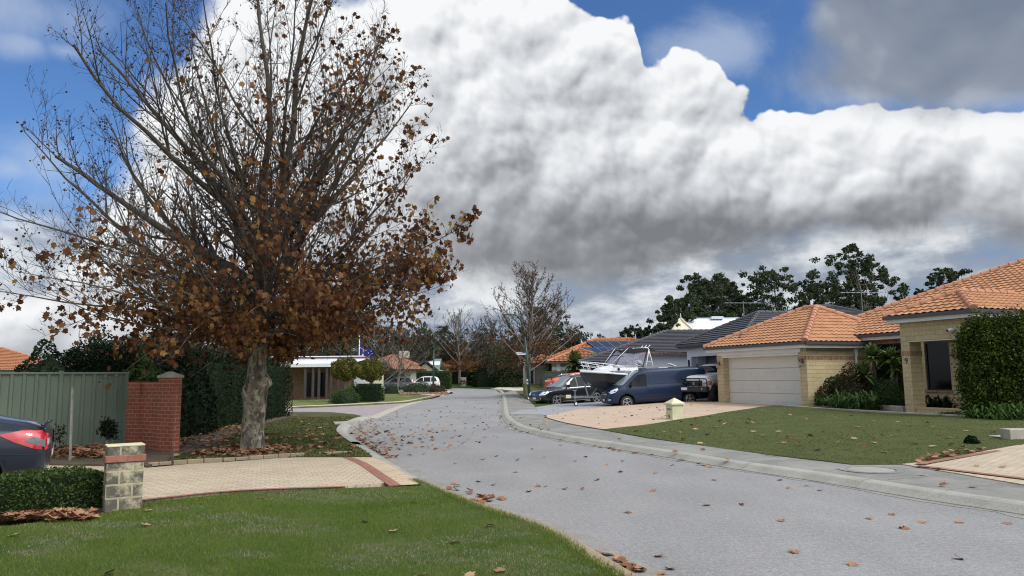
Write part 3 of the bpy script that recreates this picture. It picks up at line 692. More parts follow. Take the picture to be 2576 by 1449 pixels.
# ============================================================ HOUSES
def clip_grid(bm, poly):
    n = len(poly)
    for i in range(n):
        a = Vector(poly[i]); b = Vector(poly[(i+1) % n]); d = b-a
        if d.length < 1e-6: continue
        bmesh.ops.bisect_plane(bm, geom=bm.verts[:]+bm.edges[:]+bm.faces[:], plane_co=(a.x, a.y, 0), plane_no=(d.y, -d.x, 0), clear_outer=True)
def tiled(mb, pts, pitch=.30, course=.34, amp=.022, lip=.035, sub=6, off=0.0):
    """lap a convex roof slope (first edge = eave, counter-clockwise seen from outside) with courses of tiles"""
    pts = [Vector(p) for p in pts]; e = (pts[1]-pts[0]).normalized(); n = e.cross(pts[2]-pts[1]).normalized(); w = n.cross(e)
    P = [((p-pts[0]).dot(e), (p-pts[0]).dot(w)) for p in pts]
    a0 = min(p[0] for p in P); a1 = max(p[0] for p in P); b1 = max(p[1] for p in P)
    st = pitch/sub; na = int((a1-a0)/st)+2; nb = int(b1/course)+1; bm = bmesh.new()
    prev = None; base = math.floor(a0/st)*st
    for i in range(nb):
        rows = []
        for b, h in ((i*course, lip), ((i+1)*course, 0.0)):
            row = []
            for k in range(na+1):
                a = base+k*st; z = h + (amp*math.cos(2*PI*a/pitch) if amp else 0)
                row.append(bm.verts.new((a, b+(.0 if h else .001), z+off)))
            rows.append(row)
        if prev:
            for k in range(na): bm.faces.new((prev[k], prev[k+1], rows[0][k+1], rows[0][k]))
        for k in range(na): bm.faces.new((rows[0][k], rows[0][k+1], rows[1][k+1], rows[1][k]))
        prev = rows[1]
    clip_grid(bm, P); bm.verts.index_update()
    o = len(mb.v); mb.uv = mb.uv or []
    for v in bm.verts:
        q = pts[0]+e*v.co.x+w*v.co.y+n*v.co.z; mb.v.append(tuple(q)); mb.uv.append((v.co.x+.001, v.co.y-.003))
    for f in bm.faces: mb.f.append(tuple(o+v.index for v in f.verts)); mb.mi.append(0)
    bm.free()
def caps(mb, a, b, r=.13, L=.40):
    a = Vector(a); b = Vector(b); n = max(1, int((b-a).length/L)); d = (b-a)/n
    for i in range(n):
        p = a+d*i; q = a+d*(i+1.12); up = Vector((0, 0, .02))
        mb.tube([p+up, q+up*.2], [r, r*.82], 10)
def gutter(mb, a, b, r=.075, out=None):
    a = Vector(a); b = Vector(b); mb.bar(a-Vector((0, 0, .07)), b-Vector((0, 0, .07)), .12, .13)
def hip(mb, mc, mg, fr, s0, s1, v0, v1, z, k, **kw):
    """hip roof over a rectangle of a frame; returns the ridge ends"""
    if (s1-s0) <= (v1-v0):
        r = (s1-s0)/2; A = fr.p((s0+s1)/2, v0+r, z+k*r); B = fr.p((s0+s1)/2, v1-r, z+k*r)
        c = [fr.p(s0, v0, z), fr.p(s1, v0, z), fr.p(s1, v1, z), fr.p(s0, v1, z)]
        sl = [(c[0], c[1], A), (c[1], c[2], B, A), (c[2], c[3], B), (c[3], c[0], A, B)]
        hp = [(c[0], A), (c[1], A), (c[2], B), (c[3], B), (A, B)]
    else:
        r = (v1-v0)/2; A = fr.p(s0+r, (v0+v1)/2, z+k*r); B = fr.p(s1-r, (v0+v1)/2, z+k*r)
        c = [fr.p(s0, v0, z), fr.p(s1, v0, z), fr.p(s1, v1, z), fr.p(s0, v1, z)]
        sl = [(c[0], c[1], B, A), (c[1], c[2], B), (c[2], c[3], A, B), (c[3], c[0], A)]
        hp = [(c[0], A), (c[1], B), (c[2], B), (c[3], A), (A, B)]
    for q in sl: tiled(mb, q, **kw)
    for a, b in hp:
        if (b-a).length > .3: caps(mc, a, b)
    if mg is not None:
        for i in range(4): gutter(mg, c[i], c[(i+1) % 4])
    return A, B
def text_obj(name, s, size, mat, parent, loc, rot, ext=.004):
    cu = bpy.data.curves.new(name, 'FONT'); cu.body = s; cu.size = size; cu.extrude = ext; cu.align_x = 'CENTER'; cu.align_y = 'CENTER'; cu.resolution_u = 3
    t = bpy.data.objects.new(name, cu); C.objects.link(t); me = bpy.data.meshes.new_from_object(t.evaluated_get(bpy.context.evaluated_depsgraph_get()))
    bpy.data.objects.remove(t); me.name = name
    o = link(name, me, mat, parent); o.matrix_local = Matrix.Translation(loc) @ rot; return o
FLOOR = .20
H9 = Frame((12.803, 33.931), (.372, -.928), 0.0)
def house9():
    h = empty('brick_house', (0, 0, 0), 0, 'cream brick house with terracotta tiled hip roof, white double garage door and number 9 porch', 'house')
    fr = H9; B = M['brick_cream']; w = MB()
    z0, zg, zm, zp = -.1, 2.88, 3.20, 3.64
    # garage walls round the door opening (s -5.06 .. .38), side wall, main wall, porch
    fbox(w, fr, -5.55, -5.06, 0, 6.5, z0, zg); fbox(w, fr, .38, .83, 0, 3.45, z0, zg); fbox(w, fr, -5.06, .38, .0, .35, 2.74, zg)
    fbox(w, fr, -5.06, .38, .5, .6, -.1, .21); fbox(w, fr, -5.55, .38, 6.2, 6.5, z0, zg)
    fbox(w, fr, .60, 1.55, 3.45, 3.8, z0, zm); fbox(w, fr, 1.55, 4.1, 3.45, 3.8, 3.02, zm); fbox(w, fr, 1.55, 4.1, 3.45, 3.8, z0, .75)
    fbox(w, fr, 4.1, 4.2, 3.45, 3.8, z0, zm)
    # porch: pillars, high front wall on the beam, back wall round its window
    fbox(w, fr, 5.80, 6.17, 0, .62, z0, 2.9); fbox(w, fr, 5.80, 8.76, 0, .35, 2.90, zp); fbox(w, fr, 8.40, 8.76, 0, .62, z0, 2.9)
    fbox(w, fr, 8.52, 8.76, .35, 3.5, 2.905, zp); fbox(w, fr, 5.80, 6.04, .35, 3.6, 2.905, zp)
    fbox(w, fr, 4.2, 4.75, 2.5, 2.8, z0, 3.3); fbox(w, fr, 4.75, 5.87, 2.5, 2.8, 2.95, 3.3); fbox(w, fr, 4.75, 5.87, 2.5, 2.8, z0, 1.0); fbox(w, fr, 5.87, 9.5, 2.5, 2.8, z0, 3.3)
    fbox(w, fr, 9.3, 19.0, 3.45, 3.8, z0, zm); fbox(w, fr, 4.2, 4.5, 2.8, 3.45, z0, zm); fbox(w, fr, 9.2, 9.5, 2.8, 3.45, z0, zm)
    fbox(w, fr, -3.0, -2.7, 6.5, 21, z0, zm); fbox(w, fr, -3.0, 19, 20.7, 21, z0, zm); fbox(w, fr, 18.7, 19, 3.8, 20.7, z0, zm)
    w.build('wall', B, h)
    s = MB()    # soldier course of dark and light bricks
    fbox(s, fr, .30, .845, -.012, .03, 2.33, 2.50); fbox(s, fr, .80, .842, -.010, 3.45, 2.33, 2.50); fbox(s, fr, .842, 1.45, 3.438, 3.46, 2.33, 2.50)
    s.build('brick_band', M['soldier'], h); s = MB(); fbox(s, fr, 5.785, 6.185, -.015, .635, 2.36, 2.53); s.build('brick_band', M['soldier'], h); s = MB(); fbox(s, fr, 1.35, 1.56, 3.44, 3.46, 3.03, 3.19); fbox(s, fr, 1.56, 4.1, 3.436, 3.46, 3.03, 3.19)
    s.build('brick_band', M['soldier'], h); s = MB(); fbox(s, fr, 5.9, 9.4, 2.485, 2.51, 2.36, 2.53)
    s.build('brick_band', M['soldier'], h)
    s = MB(); fbox(s, fr, 5.78, 8.76, .0, .36, 2.875, 2.90); s.build('porch_lintel', M['fascia_white'], h)
    s = MB(); fbox(s, fr, 6.05, 8.5, .36, 2.5, 2.93, 2.96); s.build('porch_ceiling', M['fascia_white'], h)
    s = MB(); fbox(s, fr, 6.17, 8.4, .1, .35, z0, .42); s.build('porch_planter', M['brick_cream'], h)
    # roof
    r = MB(); c = MB(); kw = dict(pitch=.30, course=.33, amp=.020, lip=.042)
    g = [fr.p(-6.0, -.45, 3.14), fr.p(1.28, -.45, 3.14), fr.p(1.28, 7.0, 3.14), fr.p(-6.0, 7.0, 3.14)]; A = fr.p(-1.78, 3.3, 5.02)
    A2 = fr.p(-2.6, 3.3, 5.02)
    tiled(r, (g[0], g[1], A, A2), **kw); tiled(r, (g[1], g[2], A), **kw); tiled(r, (g[2], g[3], A2, A), **kw); tiled(r, (g[3], g[0], A2), **kw)
    for a, b in ((g[0], A2), (g[1], A), (g[2], A), (g[3], A2), (A2, A)): caps(c, a, b, .15)
    m0 = fr.p(-3.1, 3.0, 3.47); m1 = fr.p(19.5, 3.0, 3.47); k = .466; q = 9.2
    R0 = fr.p(-3.1+q, 3.0+q, 3.47+k*q); R1 = fr.p(19.5-q, 3.0+q, 3.47+k*q); m2 = fr.p(19.5, 3+2*q, 3.47); m3 = fr.p(-3.1, 3+2*q, 3.47)
    tiled(r, (m0, m1, R1, R0), **kw); tiled(r, (m1, m2, R1), **kw); tiled(r, (m2, m3, R0, R1), **dict(kw, sub=3)); tiled(r, (m3, m0, R0), **dict(kw, sub=4))
    for a, b in ((m0, R0), (m1, R1), (m2, R1), (m3, R0), (R0, R1)): caps(c, a, b, .15)
    p = [fr.p(5.42, -.38, 3.88), fr.p(9.14, -.38, 3.88)]; hw = 1.86; P0 = fr.p(7.28, -.38+hw, 3.88+k*hw); P1 = fr.p(7.28, 5.6, 3.88+k*hw)
    p += [fr.p(9.14, 5.2, 3.88), fr.p(5.42, 5.2, 3.88)]
    tiled(r, (p[0], p[1], P0), **kw); tiled(r, (p[1], p[2], fr.p(7.28, 5.2, 3.88+k*hw), P0), **kw); tiled(r, (p[3], p[0], P0, fr.p(7.28, 5.2, 3.88+k*hw)), **kw)
    for a, b in ((p[0], P0), (p[1], P0), (P0, fr.p(7.28, 4.4, 3.88+k*hw))): caps(c, a, b, .14)
    ro = r.build('roof', M['tile_terracotta'], h, recalc=False); c.build('ridge_cap', M['ridge_terracotta'], ro, recalc=False)
    gt_ = MB()
    for a, b in ((g[0], g[1]), (g[1], fr.p(1.28, 3.05, 3.14)), (g[3], g[0]), (fr.p(.85, 3.0, 3.47), fr.p(5.85, 3.0, 3.47)), (m0, fr.p(-3.1, 20, 3.47)), (fr.p(9.1, 3.0, 3.47), m1), (p[0], p[1]), (p[1], fr.p(9.14, 1.95, 3.88)), (p[0], fr.p(5.42, 2.0, 3.88))): gutter(gt_, a, b)
    gt_.build('gutter', M['gutter_dark'], h)
    f = MB()
    fbox(f, fr, -5.95, 1.2, -.38, -.34, 2.86, 3.02); fbox(f, fr, 1.16, 1.20, -.34, 3.0, 2.86, 3.02); fbox(f, fr, -5.95, 1.16, -.34, .0, 2.868, 2.883)
    fbox(f, fr, .83, 1.16, 0, 3.4, 2.868, 2.883)
    fbox(f, fr, -5.35, .62, -.14, 0.0, 2.68, 2.862); fbox(f, fr, -5.08, .40, -.05, .36, 2.57, 2.70)
    fbox(f, fr, .9, 5.8, 3.05, 3.1, 3.20, 3.36); fbox(f, fr, .9, 5.8, 3.1, 3.45, 3.20, 3.215); fbox(f, fr, 9.15, 19.3, 3.05, 3.1, 3.20, 3.36); fbox(f, fr, 9.2, 19.2, 3.1, 3.45, 3.20, 3.215)
    fbox(f, fr, 5.48, 9.08, -.32, -.28, 3.60, 3.76); fbox(f, fr, 9.04, 9.08, -.28, 2.0, 3.60, 3.76); fbox(f, fr, 5.5, 9.04, -.28, 0, 3.615, 3.63); fbox(f, fr, 8.76, 9.04, 0, 2.0, 3.615, 3.63)
    f.build('fascia', M['fascia_white'], h)
    # sectional door with pressed panels
    d = MB(); x0, x1 = -5.06, .38; zb = [.215, .80, 1.40, 2.0, 2.62]
    for i in range(4):
        fbox(d, fr, x0, x1, .35, .40, zb[i]+.006, zb[i+1]-.006)
    d0 = d.build('garage_door', M['door_cream'], h, bevel=.004); nW = 9; cw = (x1-x0)/nW
    for i in range(3):
        for j in range(nW):
            d = MB(); a0 = x0+j*cw+.07; a1 = x0+(j+1)*cw-.07; h0 = zb[i]+.12; h1 = zb[i+1]-.12
            o = [fr.p(a, .349, z) for a, z in ((a0, h0), (a1, h0), (a1, h1), (a0, h1))]; m = [fr.p(a, .380, z) for a, z in ((a0+.02, h0+.02), (a1-.02, h0+.02), (a1-.02, h1-.02), (a0+.02, h1-.02))]
            q_ = [fr.p(a, .338, z) for a, z in ((a0+.055, h0+.055), (a1-.055, h0+.055), (a1-.055, h1-.055), (a0+.055, h1-.055))]
            d.add([*o, *m, *q_], [(0, 1, 5, 4), (1, 2, 6, 5), (2, 3, 7, 6), (3, 0, 4, 7), (4, 5, 9, 8), (5, 6, 10, 9), (6, 7, 11, 10), (7, 4, 8, 11), (8, 9, 10, 11)])
            d.build('pressed_panel', M['door_cream'], d0)
    d = MB(); fbox(d, fr, x0, x1, .36, .39, .19, .224); d.build('door_seal', M['black_plastic'], d0)
    # windows
    wn = MB(); fbox(wn, fr, 1.55, 4.1, 3.56, 3.60, .75, 3.02); win = wn.build('window', M['glass_house'], h); wf = MB()
    for a, b in ((1.55, 1.61), (2.75, 2.80), (4.04, 4.1)): fbox(wf, fr, a, b, 3.53, 3.57, .75, 3.02)
    fbox(wf, fr, 1.61, 4.04, 3.53, 3.57, 2.96, 3.02); fbox(wf, fr, 1.61, 4.04, 3.53, 3.57, .75, .81); wf.build('frame', M['black_plastic'], win)
    wn = MB(); fbox(wn, fr, 4.75, 5.87, 2.60, 2.64, 1.0, 2.95); win = wn.build('window', M['glass_house'], h); wf = MB()
    for a, b in ((4.75, 4.81), (5.81, 5.87)): fbox(wf, fr, a, b, 2.56, 2.60, 1.0, 2.95)
    fbox(wf, fr, 4.81, 5.81, 2.56, 2.60, 1.0, 1.06); fbox(wf, fr, 4.81, 5.81, 2.56, 2.60, 2.89, 2.95); wf.build('frame', M['black_plastic'], win)
    sl = MB(); fbox(sl, fr, 4.7, 5.92, 2.44, 2.56, .92, 1.0); sl.build('sill', M['soldier'], win)
    # downpipe
    dp = MB(); dp.bar(fr.p(.90, 2.85, .1), fr.p(.90, 2.85, 2.6), .10, .08); dp.bar(fr.p(.90, 2.85, 2.55), fr.p(.92, 2.85, 2.86), .17, .13); dp.bar(fr.p(.905, 2.85, 1.9), fr.p(.905, 2.85, 1.94), .13, .10)
    dp.build('downpipe', M['fascia_white'], h, bevel=.01)
    # number on the porch pillar
    rot = Matrix((( fr.u.x, 0, -fr.v.x, 0), (fr.u.y, 0, -fr.v.y, 0), (0, 1, 0, 0), (0, 0, 0, 1)))
    text_obj('house_number', '9', .30, M['number_black'], h, fr.p(6.0, -.012, 2.16), rot, .01)
    # security camera
    cm = MB(); pc = fr.p(8.12, -.02, 3.24); cm.lathe([(0, 0), (.055, 0), (.055, .03), (0, .03)], (0, 0, 0), 12, 'y'); cm.tube([(0, 0, 0), (-.03, -.10, -.01), (-.14, -.18, -.04)], [.03, .07, .075], 10)
    cmo = cm.build('security_camera', M['white_metal'], h, smooth=True); cmo.matrix_local = Matrix.Translation(pc) @ Matrix(((fr.u.x, fr.v.x, 0, 0), (fr.u.y, fr.v.y, 0, 0), (0, 0, 1, 0), (0, 0, 0, 1)))
    ln = MB(); ln.lathe([(0, 0), (.05, 0), (.05, .02)], (0, 0, 0), 12, 'y'); lo = ln.build('lens', M['black_plastic'], cmo); lo.location = (-.15, -.21, -.05)
    # carriage lamps beside the door
    def lantern(s_):
        L = MB(); p0 = fr.p(s_, -.005, 2.28); o = MB()
        o.box(-.05, .05, -.02, 0, -.08, .10); o.tube([(0, -.02, .05), (0, -.10, .12), (0, -.17, .06)], .012, 6)
        o.lathe([(0, .10), (.06, .05), (.085, .03), (.085, .02)], (0, -.17, -.03), 6); o.lathe([(.05, -.20), (.02, -.24), (0, -.28)], (0, -.17, -.02), 6)
        for k_ in range(6):
            a = k_*PI/3; o.tube([(.078*math.cos(a), -.17+.078*math.sin(a), -.01), (.045*math.cos(a), -.17+.045*math.sin(a), -.22)], .006, 4)
        o.tube([(0, -.02, -.06), (0, -.13, -.05), (0, -.10, -.25)], .01, 5)
        lo = o.build('wall_lantern', M['brown_metal'], h); g_ = MB(); g_.lathe([(.07, -.01), (.042, -.21)], (0, -.17, 0), 6); g_.build('glass', M['lamp_glass'], lo)
        lo.matrix_local = Matrix.Translation(p0) @ Matrix(((fr.u.x, fr.v.x, 0, 0), (fr.u.y, fr.v.y, 0, 0), (0, 0, 1, 0), (0, 0, 0, 1)))
    lantern(-5.32); lantern(.60)
house9()
def dark_house():
    h = empty('rendered_house', (0, 0, 0), 0, 'white rendered house with charcoal tiled roof and grey garage door behind the blue van', 'house')
    fr = Frame((9.85, 44.6), (.26, -.966), 0.0); w = MB()
    fbox(w, fr, .45, .95, .45, 6, -.2, 3.22); fbox(w, fr, .95, 6.0, .45, .85, 2.78, 3.22); fbox(w, fr, 6.0, 6.5, .45, 6, -.2, 3.22); fbox(w, fr, .95, 6.0, 5.7, 6.0, -.2, 3.22)
    w.build('wall', M['render_white'], h)
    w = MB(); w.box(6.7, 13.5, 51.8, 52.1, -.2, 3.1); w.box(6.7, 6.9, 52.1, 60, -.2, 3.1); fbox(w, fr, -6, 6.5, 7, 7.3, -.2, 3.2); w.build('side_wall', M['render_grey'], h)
    d = MB(); n = 16
    for i in range(n): fbox(d, fr, .95, 6.0, 1.35+(i % 2)*.012, 1.42, .1+i*.165, .1+(i+1)*.165)
    d.build('roller_door', M['roller_grey'], h); d = MB(); fbox(d, fr, .951, 1.0, .86, 1.36, .0, 2.78); d.build('door_reveal', M['render_white'], h)
    r = MB(); c = MB(); g = MB(); kw = dict(pitch=.33, course=.30, amp=0.0, lip=.05, sub=1)
    A, B = hip(r, c, g, fr, 0, 6.9, 0, 12, 3.5, .50, **kw)
    E0 = Vector((6.2, 51.4, 3.25)); E1 = Vector((14.5, 51.4, 3.25)); R0 = Vector((11.55, 55.6, 5.0)); R1 = Vector((17.5, 55.6, 5.0))
    tiled(r, (E0, E1, R1, R0), **kw); gutter(g, E0, E1); caps(c, E0, R0); caps(c, R0, R1); tiled(r, (Vector((6.2, 60, 3.25)), E0, R0), **kw)
    Q0 = Vector((4.4, 50.0, 2.67)); Q1 = Vector((7.9, 50.0, 2.67)); tiled(r, (Q0, Q1, Vector((7.9, 51.4, 3.25)), E0), **kw); gutter(g, Q0, Q1); caps(c, Q0, E0); tiled(r, (Vector((4.4, 54, 2.67)), Q0, E0), **kw)
    f2 = Frame((16.2, 49.6), (1, 0), 0); hip(r, c, g, f2, -1.5, 13, -4.5, 9, 3.7, .405, **kw)
    ro = r.build('roof', M['tile_charcoal'], h, recalc=False); c.build('ridge_cap', M['ridge_charcoal'], ro, recalc=False); g.build('gutter', M['gutter_dark'], h)
    f = MB(); fbox(f, fr, .08, 6.8, .06, .10, 3.23, 3.37); fbox(f, fr, .1, 6.8, .10, .45, 3.235, 3.25); f.build('fascia', M['gutter_dark'], h)
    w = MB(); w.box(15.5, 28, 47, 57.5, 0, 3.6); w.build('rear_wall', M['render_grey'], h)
    # long dark wall light at the pier
    p = fr.p(.70, .42, 2.15); L = MB(); L.bar(p-Vector((0, 0, .55)), p+Vector((0, 0, .45)), .10, .08); lo = L.build('wall_light', M['black_iron'], h)
    L = MB(); L.bar(p-fr.v*.045-Vector((0, 0, .45)), p-fr.v*.045-Vector((0, 0, .08)), .055, .03); L.build('diffuser', M['lamp_glass'], lo)
    # weather-vane aerial
dark_house()
def ray_plane(px, py, P, n):
    d = ray(px, py); o = Vector((0, 0, CAMH)); t = (Vector(P)-o).dot(n)/d.dot(n); return o+d*t
def white_house():
    h = empty('tin_roof_house', (0, 0, 0), 0, 'white tin roof house with pointed gable, finial and dark solar panels', 'house')
    L = at(1709, 803, 62); R = at(1960, 802, 62); k = .62
    w = MB(); w.box(L.x+1.0, R.x, 60, 66, -.2, 3.4); w.build('wall', M['render_cream'], h)
    r = MB(); z = L.z; e = 4.4
    lo = at(1744, 832, 60.2)
    r.add([(L.x, 62, z), (R.x, 62, z), (R.x, 62-e, z-e*k), (L.x+1.7, 62-e, z-e*k), (lo.x, 60.2, lo.z), (R.x, 62+e, z-e*k), (L.x, 62+e, z-e*k)], [(4, 3, 2, 1, 0), (0, 1, 5, 6)])
    skirt = [(lo.x-.1, 60.2, lo.z), (L.x-.55, 60.6, lo.z-.05), (L.x-2.2, 59, lo.z-.9), (L.x+1.6, 57.6, z-e*k-.05)]
    r.add(skirt, [(0, 1, 2, 3)]); r.add([(L.x+.1, 62, z+.01), (R.x, 62, z+.01), (R.x, 62, z+.10), (L.x+.1, 62, z+.10)], [(0, 1, 2, 3)])
    r.build('roof', M['tin_white'], h); c = MB(); a = at(1788, 802, 61.9); b = at(1818, 801, 61.9); c.bar((a.x, 61.9, z+.08), (b.x, 61.9, z+.08), .5, .22); c.build('ridge_vent', M['tin_white'], h)
    g = MB(); a = Vector((L.x-.05, 61.4, z)); b1 = at(1690, 833, 60.4); b2 = at(1741, 829.5, 60.4)
    g.bar(a, b1, .12, .2); g.bar(a, b2, .12, .2); g.bar(b1, b2, .08, .12); g.add([a, b1, b2], [(0, 1, 2)]); g.tube([a+Vector((0, -.1, -.9)), a+Vector((0, -.1, .15)), a+Vector((0, -.1, .45))], [.06, .06, .03], 6)
    for t in (.25, .5, .75): q = b1.lerp(b2, t); g.tube([q+Vector((0, -.08, 0)), a+Vector((0, -.08, -.7))], .035, 5)
    g.build('gable', M['render_cream'], h)
    s = MB(); n = Vector((0, -k, 1)).normalized(); n = Vector((0, -k, 1)).normalized(); base = Vector((L.x, 62, z+.09))
    for i in range(4):
        x0 = 1757+i*37; q = [ray_plane(px, py, base, n) for px, py in ((x0, 834.5), (x0+33, 834.5), (x0+31, 841), (x0+1, 841))]
        q2 = [p-n*.05 for p in q]; s.add(q+q2, [(0, 1, 2, 3), (7, 6, 5, 4), (0, 4, 5, 1), (1, 5, 6, 2), (2, 6, 7, 3), (3, 7, 4, 0)])
    s.build('solar_panel', M['glass_dark'], h)
    h2 = empty('tin_roof_house', (0, 0, 0), 0, 'far house with white tin roof and two pale finials behind the boat', 'house')
    a = at(1574, 853, 68); b = at(1640, 853, 68); r = MB(); r.add([(a.x, 68, a.z), (b.x+4, 68, a.z), (b.x+4, 63, a.z-2.6), (a.x, 63, a.z-2.6), (a.x, 73, a.z-2.6), (b.x+4, 73, a.z-2.6)], [(3, 2, 1, 0), (0, 1, 5, 4)]); r.build('roof', M['tin_white'], h2)
    g = MB()
    for px in (1574.5, 1598.5):
        t = at(px, 840, 66.5); g.tube([(t.x, 66.5, t.z-1.0), (t.x, 66.5, t.z)], [.09, .04], 6); g.add([(t.x, 66.4, t.z-.5), (t.x-.9, 66.4, t.z-1.9), (t.x+.5, 66.4, t.z-1.9)], [(0, 1, 2)]); g.bar((t.x, 66.35, t.z-.5), (t.x-.9, 66.35, t.z-1.9), .12); g.bar((t.x, 66.35, t.z-.5), (t.x+.5, 66.35, t.z-1.9), .12)
    g.build('gable', M['render_cream'], h2)
    w = MB(); w.box(a.x+.3, b.x+3.6, 63.6, 72.5, -.1, a.z-2.5); w.build('wall', M['render_cream'], h2)
white_house()
def orange_house():
    h = empty('brick_house', (0, 0, 0), 0, 'beige house with weathered orange tiled roof carrying three rows of solar panels', 'house')
    r = MB(); c = MB(); g = MB(); kw = dict(pitch=.34, course=.36, amp=.02, lip=.05, sub=2)
    fr = Frame((0, 0), (1, 0), 0)
    hip(r, c, g, fr, 2.3, 15.5, 60.5, 70.5, 2.95, .40, **kw); hip(r, c, g, fr, 2.6, 8.0, 57.2, 66, 2.85, .40, **kw); hip(r, c, g, fr, .55, 4.4, 62, 70, 2.8, .36, **kw)
    ro = r.build('roof', M['tile_orange_far'], h, recalc=False); c.build('ridge_cap', M['ridge_orange'], ro, recalc=False); g.build('gutter', M['gutter_dark'], h)
    w = MB(); w.box(2.9, 15, 61.1, 70, -.1, 2.85); w.box(3.1, 7.5, 57.8, 61.1, -.1, 2.75); w.box(1.05, 3.1, 62.5, 69.6, -.1, 2.7); w.build('wall', M['render_beige'], h)
    for q_ in ((1.3, 1.85, 62.35, 62.5, 1.0, 2.5), (3.05, 7.55, 57.72, 57.8, 2.2, 2.45), (3.4, 3.7, 57.6, 57.8, 0, 2.75)): f = MB(); f.box(*q_); f.build('trim', M['fascia_white'], h)
    for q_ in ((1.45, 1.7, 62.3, 62.35, 1.15, 2.35), (4.3, 6.2, 57.68, 57.72, .5, 2.2)): gl = MB(); gl.box(*q_); gl.build('window', M['glass_house'], h)
    for i in range(3):
        d = MB(); d.box(.85, 1.0, 62.0, 62.3, 0, 2.7) if i == 0 else None
        if d.v: d.build('pier', M['render_beige'], h)
    n = Vector((0, -.40, 1)).normalized(); base = Vector((0, 60.5, 2.95))+n*.14
    for k, (row, m) in enumerate((([(1474.5, 858.5), (1577, 858.5), (1598, 874), (1496, 874)], 4), ([(1452, 875.5), (1570, 875.5), (1597, 892), (1476, 892)], 5), ([(1424.5, 893.5), (1519, 893.5), (1542, 909), (1448, 910)], 4))):
        for i in range(m):
            f0, f1 = (i+.02)/m, (i+.98)/m; s = MB()
            tl, tr, br_, bl = [Vector(q) for q in row]; pts = [tl.lerp(tr, f0), tl.lerp(tr, f1), bl.lerp(br_, f1), bl.lerp(br_, f0)]
            q = [ray_plane(p.x, p.y, base, n) for p in pts]; q2 = [p-n*.05 for p in q]
            s.add(q+q2, [(0, 1, 2, 3), (7, 6, 5, 4), (0, 4, 5, 1), (1, 5, 6, 2), (2, 6, 7, 3), (3, 7, 4, 0)]); po = s.build('solar_panel', M['solar'], h)
            e = MB()
            for a, b in ((0, 1), (1, 2), (2, 3), (3, 0)): e.bar(q[a]+n*.01, q[b]+n*.01, .05, .04)
            e.build('frame', M['galv'], po)
orange_house()
def simple_house(label, x0, x1, Y0, Y1, eave, k, tile, wall, ridge=None, extra=None, name='brick_house', kwx=None):
    h = empty(name, (0, 0, 0), 0, label, 'house'); r = MB(); c = MB(); g = MB(); fr = Frame((0, 0), (1, 0), 0)
    kw = dict(pitch=.34, course=.36, amp=.02, lip=.05, sub=2); kw.update(kwx or {})
    hip(r, c, g, fr, x0, x1, Y0, Y1, eave, k, **kw)
    ro = r.build('roof', M[tile], h, recalc=False); c.build('ridge_cap', M[ridge or 'ridge_orange'], ro, recalc=False); g.build('gutter', M['gutter_dark'], h)
    w = MB(); w.box(x0+.5, x1-.5, Y0+.5, Y1-.5, -.1, eave-.1); w.build('wall', M[wall], h); return h
# houses across the side street and at the bend
e = at(945, 935, 74); f_ = at(1056, 925, 74)
h = simple_house('cream house with pale orange tiled hip roof behind the flag pole', at(878, 925, 107).x, at(1066, 925, 107).x, 107, 119, 2.95, .42, 'tile_pink_far', 'render_cream', 'ridge_orange')
g_ = MB(); cc = at(1017, 889, 112); g_.box(cc.x-.7, cc.x+.7, 111.3, 112.7, cc.z-.7, cc.z+.35); g_.build('evaporative_cooler', M['render_beige'], h, bevel=.05)
simple_house('orange tiled roof house rising behind the green roofed cottage', at(1058, 920, 122).x, at(1135, 920, 122).x, 122, 134, 3.5, .40, 'tile_orange_far', 'render_cream')
def cottage():
    h = empty('cottage', (0, 0, 0), 0, 'small cottage with grey green tin roof and pointed front gable', 'house'); fr = Frame((0, 0), (1, 0), 0)
    Y = 111; x0 = at(1046, 930, Y).x; x1 = at(1106, 930, Y).x; r = MB(); z = 2.9
    r.add([(x0, Y, z), (x1, Y, z), (x1, Y+3, z+1.7), (x0+2.6, Y+3, z+1.7), (x0, Y+8, z), (x1, Y+8, z)], [(0, 1, 2, 3), (0, 3, 4), (3, 2, 5, 4)])
    gx = at(1072, 930, Y).x; r.add([(gx, Y-1.2, z+1.35), (gx, Y+3, z+1.35), (gx-1.9, Y-1.2, z-.15), (gx-1.9, Y+2, z-.15), (gx+1.9, Y-1.2, z-.15), (gx+1.9, Y+2, z-.15)], [(0, 1, 3, 2), (1, 0, 4, 5)])
    r.build('roof', M['tin_green'], h); w = MB(); w.box(x0+.5, x1-.2, Y+.6, Y+7, 0, z); w.box(gx-1.3, gx+1.3, Y-.7, Y+1, 0, z-.1); w.add([(gx-1.35, Y-.7, z-.1), (gx+1.35, Y-.7, z-.1), (gx, Y-.7, z+.95)], [(0, 1, 2)]); w.build('wall', M['render_cream'], h)
    b = MB(); b.bar((gx, Y-1.25, z+1.38), (gx-1.95, Y-1.25, z-.12), .1, .2); b.bar((gx, Y-1.25, z+1.38), (gx+1.95, Y-1.25, z-.12), .1, .2); b.bar((gx, Y-1.3, z+.7), (gx, Y-1.3, z+1.9), .1, .1); b.build('barge_board', M['gutter_dark'], h)
    for a_, b_, y_, q_ in ((-.35, .35, Y-.76, .1), (-1.9, -1.5, Y+.5, .8), (2.2, 3.2, Y+.5, .8)): g = MB(); g.box(gx+a_, gx+b_, y_, y_+.08, q_, 2.25); g.build('window', M['glass_house'], h)
    s = MB(); q = at(1093, 915, Y+1.5); s.obox((q.x, Y+1.5, z+.95), (.8, 0, .0), (0, .5, .28), (0, -.02, .04)); s.build('solar_heater', M['white_metal'], h)
cottage()
